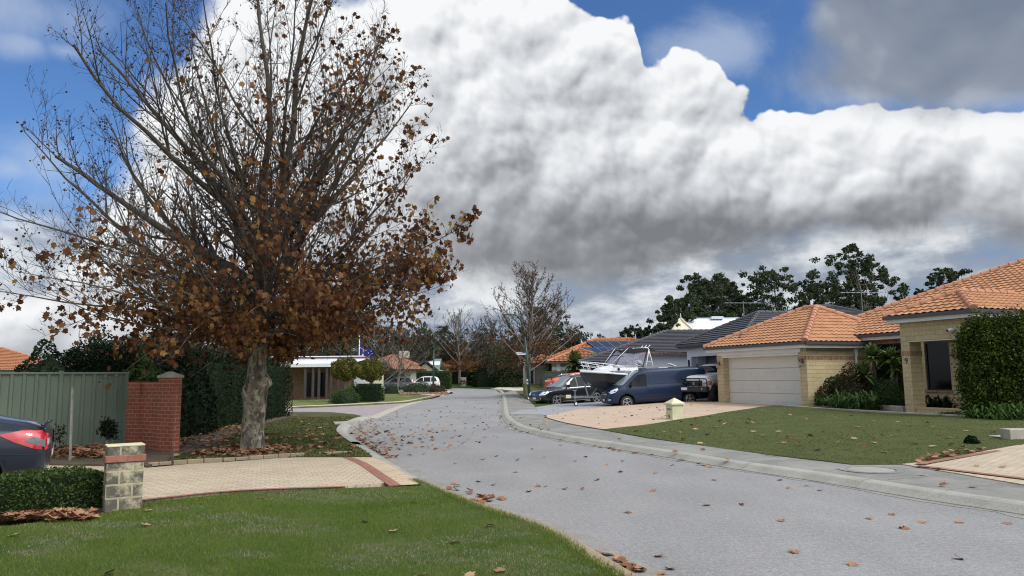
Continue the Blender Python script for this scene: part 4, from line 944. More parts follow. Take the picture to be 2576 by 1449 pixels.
def verandah_house():
    h = empty('verandah_house', (0, 0, 0), 0, 'low brick house with white tin roof and dark timber verandah posts across the side street', 'house')
    Y = 58.0; xl = -26.0; e = at(876, 915, Y); xr = at(880, 915, Y).x; ze = e.z; r = MB(); zt = at(800, 893, Y+4).z
    r.add([(xl, Y, ze), (xr, Y, ze), (xr+1.0, Y+2.6, ze+.45), (xl, Y+2.6, ze+.45)], [(0, 1, 2, 3)])
    r.add([(xl, Y+2.7, ze+.62), (xr+.8, Y+2.7, ze+.62), (xr-.5, Y+7, zt), (xl, Y+7, zt)], [(0, 1, 2, 3)]); r.build('roof', M['tin_white'], h)
    f = MB(); f.bar((xl, Y, ze-.1), (xr, Y, ze-.1), .06, .26); f.bar((xl, Y+2.65, ze+.46), (xr+1, Y+2.65, ze+.46), .06, .1); f.build('gutter', M['fascia_white'], h)
    f = MB(); f.bar((xl, Y+2.6, ze+.57), (xr+1, Y+2.6, ze+.57), .1, .12); f.build('trim', M['trim_red'], h)
    w = MB(); w.box(xl, xr+.9, Y+2.7, Y+9, -.05, ze+.4); w.build('wall', M['brick_tan'], h)
    for px in (768.5, 788, 803, 822.5, 834, 851, 864):
        q = at(px, 940, Y+.15); p = MB(); p.bar((q.x, Y+.15, 0), (q.x, Y+.15, ze-.1), .17); p.build('verandah_post', M['timber_dark'], h)
    for px in (780, 796, 812): g = MB(); q = at(px, 950, Y+2.6); g.box(q.x-.35, q.x+.35, Y+2.6, Y+2.7, .3, 2.2); g.build('window', M['glass_house'], h)
    d = MB(); q = at(890, 960, Y+2.6); d.box(q.x, q.x+1.6, Y+2.6, Y+2.7, 0, 2.3); d.build('garage_door', M['render_white'], h); d = MB(); d.box(q.x+1.6, q.x+2.4, Y+2.55, Y+2.7, 0, 2.5); d.build('corner_post', M['render_cream'], h)
verandah_house()
h = simple_house('brown tiled house with blue solar panels behind the bare street tree', at(1140, 920, 140).x, at(1290, 920, 140).x, 140, 155, 4.6, .42, 'tile_brown_far', 'render_cream', 'ridge_charcoal')
n = Vector((0, -.42, 1)).normalized(); base = Vector((0, 140, 4.6))+n*.2
for q in ([(1165, 881), (1180, 880), (1184, 888), (1169, 890)], [(1183, 880), (1208, 881), (1212, 888), (1188, 889)], [(1168, 892), (1196, 890), (1200, 899), (1176, 901)]):
    pp = [ray_plane(px, py, base, n) for px, py in q]; s = MB(); s.add(pp+[p-n*.08 for p in pp], [(0, 1, 2, 3), (7, 6, 5, 4), (0, 4, 5, 1), (1, 5, 6, 2), (2, 6, 7, 3), (3, 7, 4, 0)]); s.build('solar_panel', M['solar'], h)
simple_house('cream house with dark brown tiled roof half hidden by the big round shrub', at(1215, 930, 132).x, at(1325, 930, 132).x, 132, 146, 4.2, .45, 'tile_brown_far', 'render_cream', 'ridge_charcoal')
simple_house('orange tiled roof house glimpsed left of the green fence', -66, -43, 62, 74, 2.7, .45, 'tile_orange_far', 'render_cream')
# ============================================================ FENCES, POSTS AND STREET FURNITURE
def along(p0, p1, z0=0.0):             # matrix: local x from p0 to p1, origin p0
    d = Vector((p1[0]-p0[0], p1[1]-p0[1], 0)); L = d.length; d.normalize()
    return Matrix(((d.x, -d.y, 0, p0[0]), (d.y, d.x, 0, p0[1]), (0, 0, 1, z0), (0, 0, 0, 1))), L
def sheet_fence(label, p0, p1, h, z0, mat='fence_green', mod=.25, post=2.4, group=None, capz=.05):
    m, L = along(p0, p1, z0); root = empty('metal_fence', (0, 0, 0), 0, label, 'fence', group); root.matrix_world = m
    b = MB(); x = 0.0; pts = []
    while x < L:
        pts += [(x, 0), (x+mod*.60, 0), (x+mod*.68, -.035), (x+mod*.92, -.035)]; x += mod
    pts = [p for p in pts if p[0] < L]+[(L, 0)]; n = len(pts)
    b.add([(a, y, .03) for a, y in pts]+[(a, y, h-.03) for a, y in pts], [(i, i+1, n+i+1, n+i) for i in range(n-1)])
    b.add([(a, y+.008, .03) for a, y in pts]+[(a, y+.008, h-.03) for a, y in pts], [(i+1, i, n+i, n+i+1) for i in range(n-1)])
    b.build('sheet_panel', M[mat], root, recalc=False)
    r = MB(); r.box(0, L, -.045, .015, h-.05, h); r.build('top_rail', M[mat], root, bevel=.006)
    r = MB(); r.box(0, L, -.045, .015, 0, .05); r.build('bottom_rail', M[mat], root)
    x = 0.0
    while x <= L+.01:
        q = MB(); q.box(min(x, L)-.04, min(x, L)+.04, -.055, .03, -.05, h+.03); q.build('fence_post', M[mat], root, bevel=.006); x += post
    return root
fa = gp(315, 1126, .11); fb = gp(166, 1137, .11); dirn = (fb-fa).normalized(); fe = fa + dirn*6.2
FH = 0.0
q = at(315, 936, fa.y); FH = q.z-.10
sheet_fence('green ribbed steel fence behind the small bare shrubs, left of the red brick wall', (fe.x, fe.y), (fa.x, fa.y), FH, .10, mod=.238, post=2.36)
# red brick wall with a capped pier
def red_wall():
    root = empty('brick_wall', (0, 0, 0), 0, 'red brick garden wall with a taller capped pier, right of the green fence', 'wall')
    pr = gp(438, 1138, .11); pl_ = gp(320, 1130, .11); m, L = along((pl_.x, pl_.y), (pr.x, pr.y), .0); root.matrix_world = m
    zt = at(400, 961, pr.y).z; zp = at(425, 950, pr.y).z; px = L*.665
    w = MB(); w.box(0, L*.27, -.07, .17, 0, zt+.01); w.box(L*.27, px, .0, .11, 0, zt); w.build('wall', M['brick_red'], root)
    w = MB(); w.box(px, L, -.06, .12, 0, zp); p = w.build('pier', M['brick_red'], root)
    c = MB(); c.box(px-.03, L+.03, -.09, .15, zp, zp+.05); c.add([(px-.02, -.08, zp+.05), (L+.02, -.08, zp+.05), (L+.02, .14, zp+.05), (px-.02, .14, zp+.05), (L-.22, .03, zp+.14), (px+.22, .03, zp+.14)], [(0, 1, 4, 5), (1, 2, 4), (2, 3, 5, 4), (3, 0, 5)]); c.build('cap', M['edging'], p)
red_wall()
# block letterbox pillar at the left driveway
def block_pillar():
    c0 = gp(262, 1286, .09); c1 = gp(357, 1277, .09); m, L = along((c0.x, c0.y), (c1.x, c1.y), .07)
    root = empty('block_pillar', (0, 0, 0), 0, 'stained limestone block pillar with a red brick course at the driveway corner', 'pillar'); root.matrix_world = m
    H = at(320, 1113, c0.y).z-.09; D = L*.72
    H = (at(310, 1124, c0.y).z-.07)
    w = MB(); w.box(0, L, 0, D, 0, H-.20); w.build('shaft', M['block_old'], root, bevel=.008)
    w = MB(); w.box(-.02, L+.02, -.02, D+.02, H-.20, H-.115); w.build('brick_course', M['paver_red'], root, bevel=.006)
    w = MB(); w.box(0, L, 0, D, H-.115, H-.006); w.build('upper_block', M['block_old'], root, bevel=.004)
    w = MB(); w.box(-.005, L+.005, -.005, D+.005, H-.006, H+.014); w.build('cap', M['cap_cream'], root, bevel=.004)
block_pillar()
# leaning timber stake at the green fence
a = gp(176, 1160, .11); b = at(183, 975, a.y+.12); mb = MB(); mb.bar(a, b, .055, .03)
tag(mb.build('timber_stake', M['timber_grey'], bevel=.004), 'weathered grey timber stake leaning in the leaf litter by the green fence', 'stake')
a = gp(4, 1140, .11); mb = MB(); p1 = at(8, 977, a.y+.3); mb.bar((p1.x-.1, a.y+.3, .1), (p1.x, a.y+.3, p1.z), .09, .05)
tag(mb.build('fence_prop', M['timber_dark'], bevel=.004), 'dark upright timber prop at the far left end of the green fence', 'post')
a = gp(433, 1170, .11); mb = MB(); mb.bar(a, a+Vector((0, 0, .36)), .025); tag(mb.build('garden_peg', M['timber_dark']), 'short dark peg standing in the verge in front of the brick wall', 'peg')
# cream letterbox on the right lawn
def letterbox():
    base = gt(1698, 1055); D = base.y; root = empty('letterbox', (base.x, D, base.z-.01), math.radians(18), 'cream masonry letterbox with pyramid cap and mail slot at the lawn edge', 'letterbox')
    hw = .22*D/22; H = at(1693, 1017, D).z-base.z; hw = (at(1714, 1020, D).x-at(1674, 1020, D).x)/2/1.25
    w = MB(); w.box(-hw, hw, -hw, hw, 0, H); bd = w.build('body', M['mailbox'], root, bevel=.012)
    c = MB(); e = hw+.05; c.box(-e, e, -e, e, H, H+.05); c.add([(-e, -e, H+.05), (e, -e, H+.05), (e, e, H+.05), (-e, e, H+.05), (0, 0, H+.05+.16*D/22)], [(0, 1, 4), (1, 2, 4), (2, 3, 4), (3, 0, 4)]); c.build('cap', M['mailbox'], root)
    s = MB(); s.box(-hw-.012, -hw+.002, -hw*.55, hw*.5, H*.68, H*.76); s.build('mail_slot', M['black_plastic'], root)
    s = MB(); s.box(-hw-.02, -hw+.002, -hw*.6, hw*.55, H*.76, H*.80); s.build('slot_flap', M['white_metal'], root)
    s = MB(); s.box(-hw-.008, -hw+.002, -hw*.6, hw*.6, H*.44, H*.62); s.build('paper_holder', M['mailbox'], root, bevel=.004)
    rot = Matrix(((0, 0, -1, 0), (-1, 0, 0, 0), (0, 1, 0, 0), (0, 0, 0, 1))); text_obj('number', '9', .17*D/22, M['number_black'], root, Vector((-hw-.004, 0, H*.20)), rot)
    s = MB(); s.box(-hw*.6, hw*.6, -hw-.006, -hw+.002, H*.2, H*.9); s.build('side_panel', M['mailbox'], root, bevel=.003)
letterbox()
# street lamps
def street_lamp(label, base, top, arm, lean, r=.075, sign=False):
    root = empty('street_lamp', base, 0, label, 'street lamp', 'street lamps'); H = top
    x = Vector((arm, 0, 0)); p = MB(); p.tube([(0, 0, 0), (lean*.4, 0, H*.4), (lean, 0, H*.74)], [r*1.25, r*1.1, r*.85], 12); po = p.build('pole', M['pole_green'], root, smooth=True)
    pts = [(lean, 0, H*.74)]
    for i in range(1, 9):
        t = i/8*PI/2; pts.append((lean+arm*.8*(1-math.cos(t)), 0, H*.74+(H*.26)*math.sin(t)))
    pts.append((lean+arm, 0, H*1.0)); a = MB(); a.tube(pts, [r*.8]*3+[r*.6]*6+[r*.5], 10); a.build('arm', M['pole_green'], root, smooth=True)
    s = 1 if arm > 0 else -1; l = MB(); l.obox((lean+arm+s*.28, 0, H), (.30, 0, 0), (0, .12, 0), (0, 0, .055)); lo = l.build('lamp_head', M['gutter_dark'], root, bevel=.03, seg=2)
    l = MB(); l.lathe([(.13, 0), (.11, -.09), (.05, -.13), (0, -.135)], (lean+arm+s*.30, 0, H-.04), 14); l.build('diffuser', M['lamp_glass'], lo, smooth=True)
    return root
ba = gt(1332, 1006); LD = ba.y; tp = at(1270, 792, LD); hd = tp.z-ba.z
lamp = street_lamp('green street lamp post leaning beside the footpath, carrying a small street sign', (ba.x, LD, ba.z), hd, (tp.x-ba.x)+.25+.5, -.28, .085)
m_ = MB(); zc = at(1328, 960, LD).z-ba.z; m_.tube([(-.10, 0, zc-.18), (-.11, 0, zc+.18)], .10, 12); m_.build('warning_band', M['sign_white'], lamp); m_ = MB(); m_.lathe([(0, 0), (.075, 0), (.075, .01)], (-.105, -.112, zc+.0), 14, 'y'); m_.build('sticker', M['sign_blue'], lamp)
# street name blade: two small plates one above another
root = empty('street_sign', (0, 0, 0), 0, 'small two line street name blade clamped to the near lamp post', 'sign')
A = at(1299, 887.5, LD); B = at(1324, 885, LD); C_ = at(1300, 891.5, LD); s = MB(); s.box(A.x, B.x+.02, LD-.06, LD-.035, (A.z+B.z)/2-.10, (A.z+B.z)/2+.02); s.build('name_plate', M['sign_white'], root)
s = MB(); s.box((A.x+B.x)/2+.08, B.x+.06, LD-.072, LD-.062, (A.z+B.z)/2-.03, (A.z+B.z)/2+.03); s.build('suffix_panel', M['sign_blue'], root)
s = MB(); s.box(A.x+.06, B.x, LD-.06, LD-.035, (A.z+B.z)/2-.19, (A.z+B.z)/2-.12); s.build('lower_plate', M['sign_white'], root)
for i_ in range(6):
    s = MB(); x_ = A.x+.10+i_*.085; s.box(x_, x_+.03+.02*(i_ % 2), LD-.0635, LD-.060, (A.z+B.z)/2-.075, (A.z+B.z)/2-.01); s.build('lettering', M['number_black'], root)
text_obj('lettering', 'ROSE', .085, M['number_black'], root, Vector(((A.x*.70+B.x*.30), LD-.064, (A.z+B.z)/2-.045)), Matrix(((1, 0, 0, 0), (0, 0, -1, 0), (0, 1, 0, 0), (0, 0, 0, 1))), .001) if False else None
ba = gp(1091, 968, .15); tp = at(1121, 845, 94); bb = at(1090, 966, 94)
street_lamp('distant green street lamp with its arm reaching right over the shrub bed', (bb.x, 94, .1), tp.z-.1, tp.x-bb.x-.3, 0.05, .11)
# flag pole and flag
def flag():
    b = gp(902, 990, .12); D = b.y; root = empty('flagpole', (b.x, D, .1), 0, 'slim white flagpole standing in the corner garden', 'flagpole'); top = at(902, 845, D).z-.1
    p = MB(); p.tube([(0, 0, 0), (0, 0, top)], [.045, .035], 10); p.build('pole', M['white_metal'], root, smooth=True); k = MB(); k.lathe([(0, .12), (.06, .06), (0, 0)], (0, 0, top), 10); k.build('finial', M['white_metal'], root)
    f = empty('flag', (b.x+.06, D, 0), 0, 'dark blue flag with white stars and a small union corner drooping from the pole', 'flag')
    P = {(0, 0): (906, 866), (1, 0): (945, 886), (0, 1): (906, 897), (1, 1): (934, 903)}
    def S(u, v):
        a = Vector(P[0, 0]).lerp(Vector(P[1, 0]), u); c = Vector(P[0, 1]).lerp(Vector(P[1, 1]), u); q = a.lerp(c, v)
        y = D + .16*math.sin(u*7+v*2)*u; w = at(q.x, q.y+2.0*math.sin(u*6.0), y); w.x -= b.x+.06; w.y = y-D; w.y -= D*0; return Vector((w.x, y, w.z))-Vector((0, D, 0))
    n = 14
    def patch(name, u0, u1, v0, v1, mat, par, off):
        m = MB(); nu = max(2, int(n*(u1-u0))+1); nv = max(2, int(n*(v1-v0))+1)
        vs = [S(u0+(u1-u0)*i/nu, v0+(v1-v0)*j/nv)+Vector((0, -off, 0)) for i in range(nu+1) for j in range(nv+1)]
        m.add(vs, [(i*(nv+1)+j, (i+1)*(nv+1)+j, (i+1)*(nv+1)+j+1, i*(nv+1)+j+1) for i in range(nu) for j in range(nv)]); return m.build(name, M[mat], par, smooth=True)
    cl = patch('cloth', 0, 1, 0, 1, 'flag_blue', f, 0)
    u_ = patch('union_cross', 0, .46, .22, .28, 'flag_white', cl, .012); patch('union_cross', .20, .26, 0, .5, 'flag_white', cl, .012)
    patch('union_cross_red', 0, .46, .235, .265, 'flag_red', cl, .02); patch('union_cross_red', .215, .245, 0, .5, 'flag_red', cl, .02)
    def star(u, v, r, k=7):
        m = MB(); pts = []
        for i in range(2*k):
            a = i*PI/k; rr = r if i % 2 == 0 else r*.45; pts.append(S(u+rr*math.cos(a)*.55, v+rr*math.sin(a))+Vector((0, -.02, 0)))
        m.add(pts, [tuple(range(2*k))]); m.build('star', M['flag_white'], cl, recalc=False)
    star(.23, .76, .19); star(.75, .20, .085); star(.62, .48, .085); star(.88, .42, .085); star(.75, .82, .09); star(.82, .58, .05, 5)
flag()
# low fence and pillars by the far driveway
sheet_fence('pale green ribbed fence under the yuccas behind the orange car', (at(1366, 950, 58).x, 58), (at(1440, 950, 54).x, 54), 1.35, .75, mod=.25)
for (px, py, top, lab) in ((1268, 966, 951.5, 'cream block pillar at the mouth of the far driveway'), (1164+2, 962, 951, 'grey block pillar left of the spiky bush near the bend')):
    d = 122; p = at(px, py, d); t = at(px, top, d); w_ = .43; m_ = MB(); r_ = empty('block_pillar', (p.x, d, .1), 0, lab, 'pillar'); m_.box(-w_, w_, -w_, w_, 0, t.z-.1); m_.build('shaft', M['block_cream'] if px > 1200 else M['edging'], r_, bevel=.02)
    m_ = MB(); m_.box(-w_-.05, w_+.05, -w_-.05, w_+.05, t.z-.1, t.z+.02); m_.build('cap', M['edging'], r_, bevel=.02)
# bin
p = at(899, 978, 70); r_ = empty('wheelie_bin', (p.x+.8, 70, .1), 0, 'dark green wheelie bin beside the driveway shrubs', 'bin'); m_ = MB(); m_.add([(-.28, -.3, 0), (.28, -.3, 0), (.28, .3, 0), (-.28, .3, 0), (-.34, -.38, 1.0), (.34, -.38, 1.0), (.34, .38, 1.0), (-.34, .38, 1.0)], [(0, 3, 2, 1), (4, 5, 6, 7), (0, 1, 5, 4), (1, 2, 6, 5), (2, 3, 7, 6), (3, 0, 4, 7)]); m_.build('bin_body', M['bin_green'], r_, bevel=.02); m_ = MB(); m_.box(-.36, .36, -.4, .42, 1.0, 1.07); m_.build('lid', M['bin_green'], r_, bevel=.02)
# block retaining edge at the right margin
a = gt(2542, 1108); m_ = MB(); m_.box(a.x, a.x+1.6, a.y, a.y+.35, a.z-.1, at(2540, 1080, a.y).z); tag(m_.build('retaining_block', M['edging'], bevel=.012), 'low grey concrete block edge at the right end of the lawn', 'block')
a = gt(2540, 1101); m_ = MB(); m_.obox((a.x-.18, a.y, a.z+.04), (.22, .02, 0), (-.02, .12, 0), (0, 0, .012)); tag(m_.build('white_board', M['white_gel'], bevel=.004), 'small white board lying on the grass beside the concrete block', 'board')
# planter edging blocks along the flower bed of number 9
def bed_edge(px0, py0, px1, py1, n, lab):
    a = gt(px0, py0); b = gt(px1, py1); r_ = empty('planter_edge', (0, 0, 0), 0, lab, 'garden edging')
    for i in range(n):
        p = a.lerp(b, i/n); q = a.lerp(b, (i+.975)/n); m_ = MB(); m_.bar(p+Vector((0, 0, .09)), q+Vector((0, 0, .09)), .16, .22); m_.build('edging_block', M['edging'], r_, bevel=.012)
bed_edge(2060, 1023, 2205, 1031, 5, 'low row of limestone blocks holding the flower bed beside the garage')
bed_edge(2213, 1031, 2276, 1035, 2, 'two limestone edging blocks at the foot of the number 9 pillar')
# television aerials
def aerial(lab, px, y0, y1, D, w, group='television aerials'):
    b = at(px, y1, D); t = at(px, y0, D); r_ = empty('tv_aerial', (b.x, D, b.z), 0, lab, 'aerial', group); h = t.z-b.z; m_ = MB(); m_.tube([(0, 0, 0), (0, 0, h)], .03, 6); m_.build('mast', M['galv'], r_); m_ = MB()
    m_.tube([(-w, 0, h*.92), (w, .3, h*.92)], .025, 5)
    for i in range(9): x = -w+2*w*i/8; m_.tube([(x, -.35+.15*(x+w)/w, h*.92), (x, .35+.15*(x+w)/w, h*.92)], .012, 4)
    m_.build('boom', M['galv'], r_)
aerial('thin television aerial above the ridge of the charcoal roof', 1872, 758, 806, 52, 1.35)
aerial('thin television aerial in front of the tallest gum tree', 2170, 731, 790, 48, 1.4)
# ============================================================ VEHICLES
def eval_mesh(o, name):
    dg = bpy.context.evaluated_depsgraph_get(); dg.update(); me = bpy.data.meshes.new_from_object(o.evaluated_get(dg)); me.name = name
    return me
def car_mesh(st, arches=(), lvl=2, W=2.2):
    mb = MB(); n = 0; rings = []
    for (x, z0, zb, zt, wb, wt) in st:
        g = zt-zb
        half = [(0, z0), (wb*.80, z0), (wb*.965, z0+.05), (wb*.995, z0+.30*(zb-z0)), (wb, zb-.25*(zb-z0)), (wb*.975, zb-.02), (wb*.95, zb+.02*min(1, g*4)),
                (wb*.95+(wt-wb*.95)*.5, zb+g*.45), (wt+.015, zb+g*.86), (wt-.07, zb+g*.965), (wt*.5, zt+.005), (0, zt+.012)]
        ring = half + [(-y, z) for y, z in half[-2:0:-1]]
        rings.append([(x, y, z) for y, z in ring])
    k = len(rings[0])
    for r in rings: mb.v += r
    for i in range(len(rings)-1):
        for j in range(k): mb.f.append((i*k+j, i*k+(j+1) % k, (i+1)*k+(j+1) % k, (i+1)*k+j)); mb.mi.append(0)
    h = k//2
    for base in (0, (len(rings)-1)*k):
        for j in range(h): 
            a, b, c, d = base+j, base+j+1, base+(k-j-1) % k, base+(k-j) % k
            f = (a, b, c, d) if j else (a, b, c)
            if len(set(f)) > 2 and j < h: mb.f.append(tuple(dict.fromkeys(f))); mb.mi.append(0)
    me = mb.mesh('tmp'); o = bpy.data.objects.new('tmp', me); C.objects.link(o)
    o.modifiers.new('s', 'SUBSURF').levels = lvl
    cuts = []
    for (x, r, z) in arches:
        c = MB(); c.lathe([(0, -W), (r, -W), (r, W), (0, W)], (x, 0, z), 28, 'y'); cm = c.mesh('cut'); co = bpy.data.objects.new('cut', cm); C.objects.link(co)
        b = o.modifiers.new('b', 'BOOLEAN'); b.operation = 'DIFFERENCE'; b.object = co; b.solver = 'EXACT'; cuts.append(co)
    res = eval_mesh(o, 'body')
    full = None
    for c in cuts: o.modifiers.remove(o.modifiers[-1])
    full = eval_mesh(o, 'full')
    for c in cuts: bpy.data.objects.remove(c)
    bpy.data.objects.remove(o)
    bv = BVHTree.FromPolygons([v.co.copy() for v in full.vertices], [tuple(p.vertices) for p in full.polygons])
    return res, bv
def decal(name, parent, bv, poly, side, mat, off=.006, cell=.09):
    bm = bmesh.new(); vs = [bm.verts.new((a, b, 0)) for a, b in poly]; bm.faces.new(vs); bmesh.ops.triangulate(bm, faces=bm.faces[:])
    for ax in (0, 1):
        lo = min(p[ax] for p in poly); hi = max(p[ax] for p in poly); n = int((hi-lo)/cell)
        for i in range(1, n+1):
            co = [0, 0, 0]; no = [0, 0, 0]; co[ax] = lo+i*cell; no[ax] = 1; bmesh.ops.bisect_plane(bm, geom=bm.verts[:]+bm.edges[:]+bm.faces[:], plane_co=co, plane_no=no)
    O = {'L': lambda a, b: (Vector((a, 4, b)), Vector((0, -1, 0))), 'R': lambda a, b: (Vector((a, -4, b)), Vector((0, 1, 0))), 'F': lambda a, b: (Vector((12, a, b)), Vector((-1, 0, 0))),
         'B': lambda a, b: (Vector((-6, a, b)), Vector((1, 0, 0))), 'T': lambda a, b: (Vector((a, b, 5)), Vector((0, 0, -1)))}[side]
    dead = []
    for v in bm.verts:
        o, d = O(v.co.x, v.co.y); hit, nrm, _, _ = bv.ray_cast(o, d)
        if hit is None: dead.append(v); continue
        if nrm.dot(d) > 0: nrm = -nrm
        v.co = hit+nrm*off
    if dead: bmesh.ops.delete(bm, geom=dead, context='VERTS')
    bmesh.ops.recalc_face_normals(bm, faces=bm.faces)
    d = O(0, 0)[1]
    if sum(f.normal.dot(d)*f.calc_area() for f in bm.faces) > 0: bmesh.ops.reverse_faces(bm, faces=bm.faces)
    me = bpy.data.meshes.new(name); bm.to_mesh(me); bm.free(); return link(name, me, M[mat] if isinstance(mat, str) else mat, parent, smooth=True)
def mir(poly): return [(-a, b) for a, b in poly]
def wheel(parent, x, y, r, w, spokes=5, rimf=.70, rim='alloy', twin=False):
    s = 1 if y > 0 else -1
    t = MB(); t.lathe([(r*rimf, -w/2*s), (r*.93, -w/2*s), (r, -w*.36*s), (r, w*.36*s), (r*.93, w/2*s), (r*rimf, w/2*s)], (0, 0, 0), 32, 'y'); to = t.build('wheel', M['rubber'], parent, smooth=True)
    to.location = (x, y, r)
    d = MB(); d.lathe([(0, w*.12*s), (r*rimf, w*.12*s)], (0, 0, 0), 32, 'y'); d.build('brake_disc', M['black_plastic'], to)
    m = MB(); R = r*rimf; m.lathe([(R, w*.1*s), (R*1.02, w*.5*s), (R*.93, w*.52*s), (R*.88, w*.36*s)], (0, 0, 0), 32, 'y'); m.lathe([(0, w*.44*s), (R*.2, w*.44*s), (R*.24, w*.3*s)], (0, 0, 0), 16, 'y')
    for i in range(spokes):
        for da in ((-.11, .11) if twin else (0,)):
            a = 2*PI*i/spokes+.3+da; c_, s_ = math.cos(a), math.sin(a); wd = (.055 if twin else .15)*r*1.2
            m.obox((c_*R*.55, w*.38*s, s_*R*.55), (c_*R*.42, .0, s_*R*.42), (-s_*wd/2, 0, c_*wd/2), (0, w*.06, 0))
    m.build('rim', M[rim], to, recalc=True)
    return to
def mirror(parent, x, y, z, mat, s=1):
    m = MB(); m.tube([(x, y*.94, z-.03), (x, y*1.04, z)], .03, 6); m.obox((x, y*1.14, z+.05), (.06, 0, 0), (0, .11, 0), (0, 0, .09)); m.build('wing_mirror', M[mat], parent, smooth=False, bevel=.03, seg=2)
def place(root, wheel_local, p, a, z=0.0):
    """stand the vehicle so that the given wheel touches the ground at p; a = heading"""
    c, s = math.cos(a), math.sin(a); root.rotation_euler = (0, 0, a)
    root.location = (p.x-(wheel_local[0]*c-wheel_local[1]*s), p.y-(wheel_local[0]*s+wheel_local[1]*c), p.z+z)
def line(name, parent, pts, mat, r=.012): m = MB(); m.tube(pts, r, 5); return m.build(name, M[mat], parent, smooth=True)
# ---- blue panel van
def van():
    root = empty('panel_van', (0, 0, 0), 0, 'dark blue panel van parked nose out on the grey driveway in front of the boat', 'van')
    st = [(-.02, .42, 1.0, 1.70, .84, .70), (0.02, .32, 1.1, 1.86, .93, .77), (.12, .28, 1.12, 1.95, .985, .83), (.6, .27, 1.13, 1.99, .995, .86), (2.4, .27, 1.13, 2.0, .995, .86), (3.2, .27, 1.12, 2.0, .995, .85),
          (3.62, .27, 1.11, 1.93, .995, .80), (4.05, .27, 1.09, 1.66, .99, .76), (4.52, .27, 1.06, 1.32, .975, .74), (4.70, .27, 1.03, 1.20, .965, .72), (5.02, .28, .94, 1.07, .93, .66), (5.22, .30, .80, .90, .85, .58), (5.33, .36, .62, .70, .72, .48)]
    ar = ((1.02, .43, .36), (4.38, .43, .36)); me, bv = car_mesh(st, ar); body = link('body', me, M['paint_blue'], root, smooth=True)
    D = lambda n, poly, s, m, off=.007: decal(n, root, bv, poly, s, m, off)
    D('windscreen', [(-.80, 1.22), (.80, 1.22), (.70, 1.86), (.45, 1.93), (-.45, 1.93), (-.70, 1.86)], 'F', 'screen_sky_tint')
    for s in ('L', 'R'):
        w = D('side_window', [(3.28, 1.10), (4.42, 1.10), (4.30, 1.20), (3.70, 1.70), (3.34, 1.74), (3.25, 1.68)], s, 'glass_dark')
        k = 1 if s == 'L' else -1
        D('side_panel', [(1.55, 1.20), (3.12, 1.20), (3.10, 1.72), (3.02, 1.76), (1.62, 1.76), (1.55, 1.70)], s, 'paint_blue', .014)
        D('side_panel', [(.28, 1.20), (1.44, 1.20), (1.44, 1.76), (.42, 1.76), (.30, 1.68)], s, 'paint_blue', .014)
        D('rubbing_strip', [(1.55, .56), (3.9, .50), (3.9, .44), (1.55, .48)], s, 'black_plastic', .014)
        D('door_rail', [(.45, 1.13), (2.0, 1.13), (2.0, 1.155), (.45, 1.155)], s, 'black_plastic', .012)
        D('sill', [(1.5, .27), (3.9, .27), (3.9, .33), (1.5, .33)], s, 'black_plastic', .008)
        for x in (3.30, 2.86): D('door_handle', [(x-.14, 1.02), (x, 1.02), (x, 1.06), (x-.14, 1.06)], s, 'black_plastic', .03)
        for x in (3.20, 1.50, 3.98): D('door_gap', [(x, .35), (x+.012, .35), (x+.012, 1.08), (x, 1.08)], s, 'black_plastic', .009)
        D('headlamp', [(5.20, .80), (5.10, .98), (4.80, 1.08), (4.78, 1.02), (4.95, .88)], s, 'lens', .012)
        D('headlamp', [(k*.88, .82), (k*.86, .98), (k*.74, 1.02), (k*.56, .86)], 'F', 'lens', .012)
        D('fog_lamp', [(k*.84, .48), (k*.84, .56), (k*.66, .55), (k*.68, .47)], 'F', 'chrome', .012)
        D('tail_lamp', [(0.02, 1.1), (.12, 1.1), (.14, 1.62), (.06, 1.62)], s, 'lamp_red', .012)
    g = D('grille', [(-.42, .56), (.42, .56), (.55, .72), (.55, .86), (.42, .90), (-.42, .90), (-.55, .86), (-.55, .72)], 'F', 'black_plastic', .012)
    for z in (.63, .70, .77, .84): decal('grille_bar', g, bv, [(-.48, z), (.48, z), (.48, z+.018), (-.48, z+.018)], 'F', 'chrome', .024)
    D('badge', [(.10*math.cos(i*PI/6), .865+.045*math.sin(i*PI/6)) for i in range(12)], 'F', 'sign_white', .034); D('badge', [(.085*math.cos(i*PI/6), .865+.034*math.sin(i*PI/6)) for i in range(12)], 'F', 'sign_blue', .040)
    D('number_plate', [(-.19, .44), (.19, .44), (.19, .55), (-.19, .55)], 'F', 'plate', .03)
    D('bumper_intake', [(-.60, .34), (.60, .34), (.62, .42), (-.62, .42)], 'F', 'black_plastic', .012)
    D('wiper', [(-.7, 1.235), (.1, 1.26), (.1, 1.285), (-.7, 1.26)], 'F', 'black_plastic', .02)
    for s in (1, -1): mirror(root, 4.12, .99*s, 1.22, 'black_plastic')
    for x in (1.02, 4.38):
        for s in (1, -1): wheel(root, x, .84*s, .335, .215, 5, .66, 'alloy', True)
    p = MB(); p.obox((1.55, .1, 2.12), (.16, 0, .07), (0, .16, 0), (-.02, 0, .02)); p.build('roof_hatch', M['white_metal'], root); p = MB(); p.box(3.0, 3.35, -.2, .2, 1.99, 2.03); p.build('roof_vent', M['black_plastic'], root); p = MB(); p.box(1.9, 2.4, .15, .45, 1.995, 2.03); p.build('roof_vent', M['white_metal'], root)
    line('aerial', root, [(3.5, 0, 1.96), (3.25, 0, 2.18)], 'black_plastic', .008)
    a = PI+math.radians(8); place(root, (4.38, .95), gt(1588, 1019.5), a); c = gt(1743, 1004)
    root.rotation_euler[1] = math.radians(-2.4)*-1*-1
    return root
v_ = van(); v_.scale = (1.05, 1.05, 1.05)
# nose-down attitude comes from the sloping drive
v_.rotation_euler[1] = math.radians(2.6)
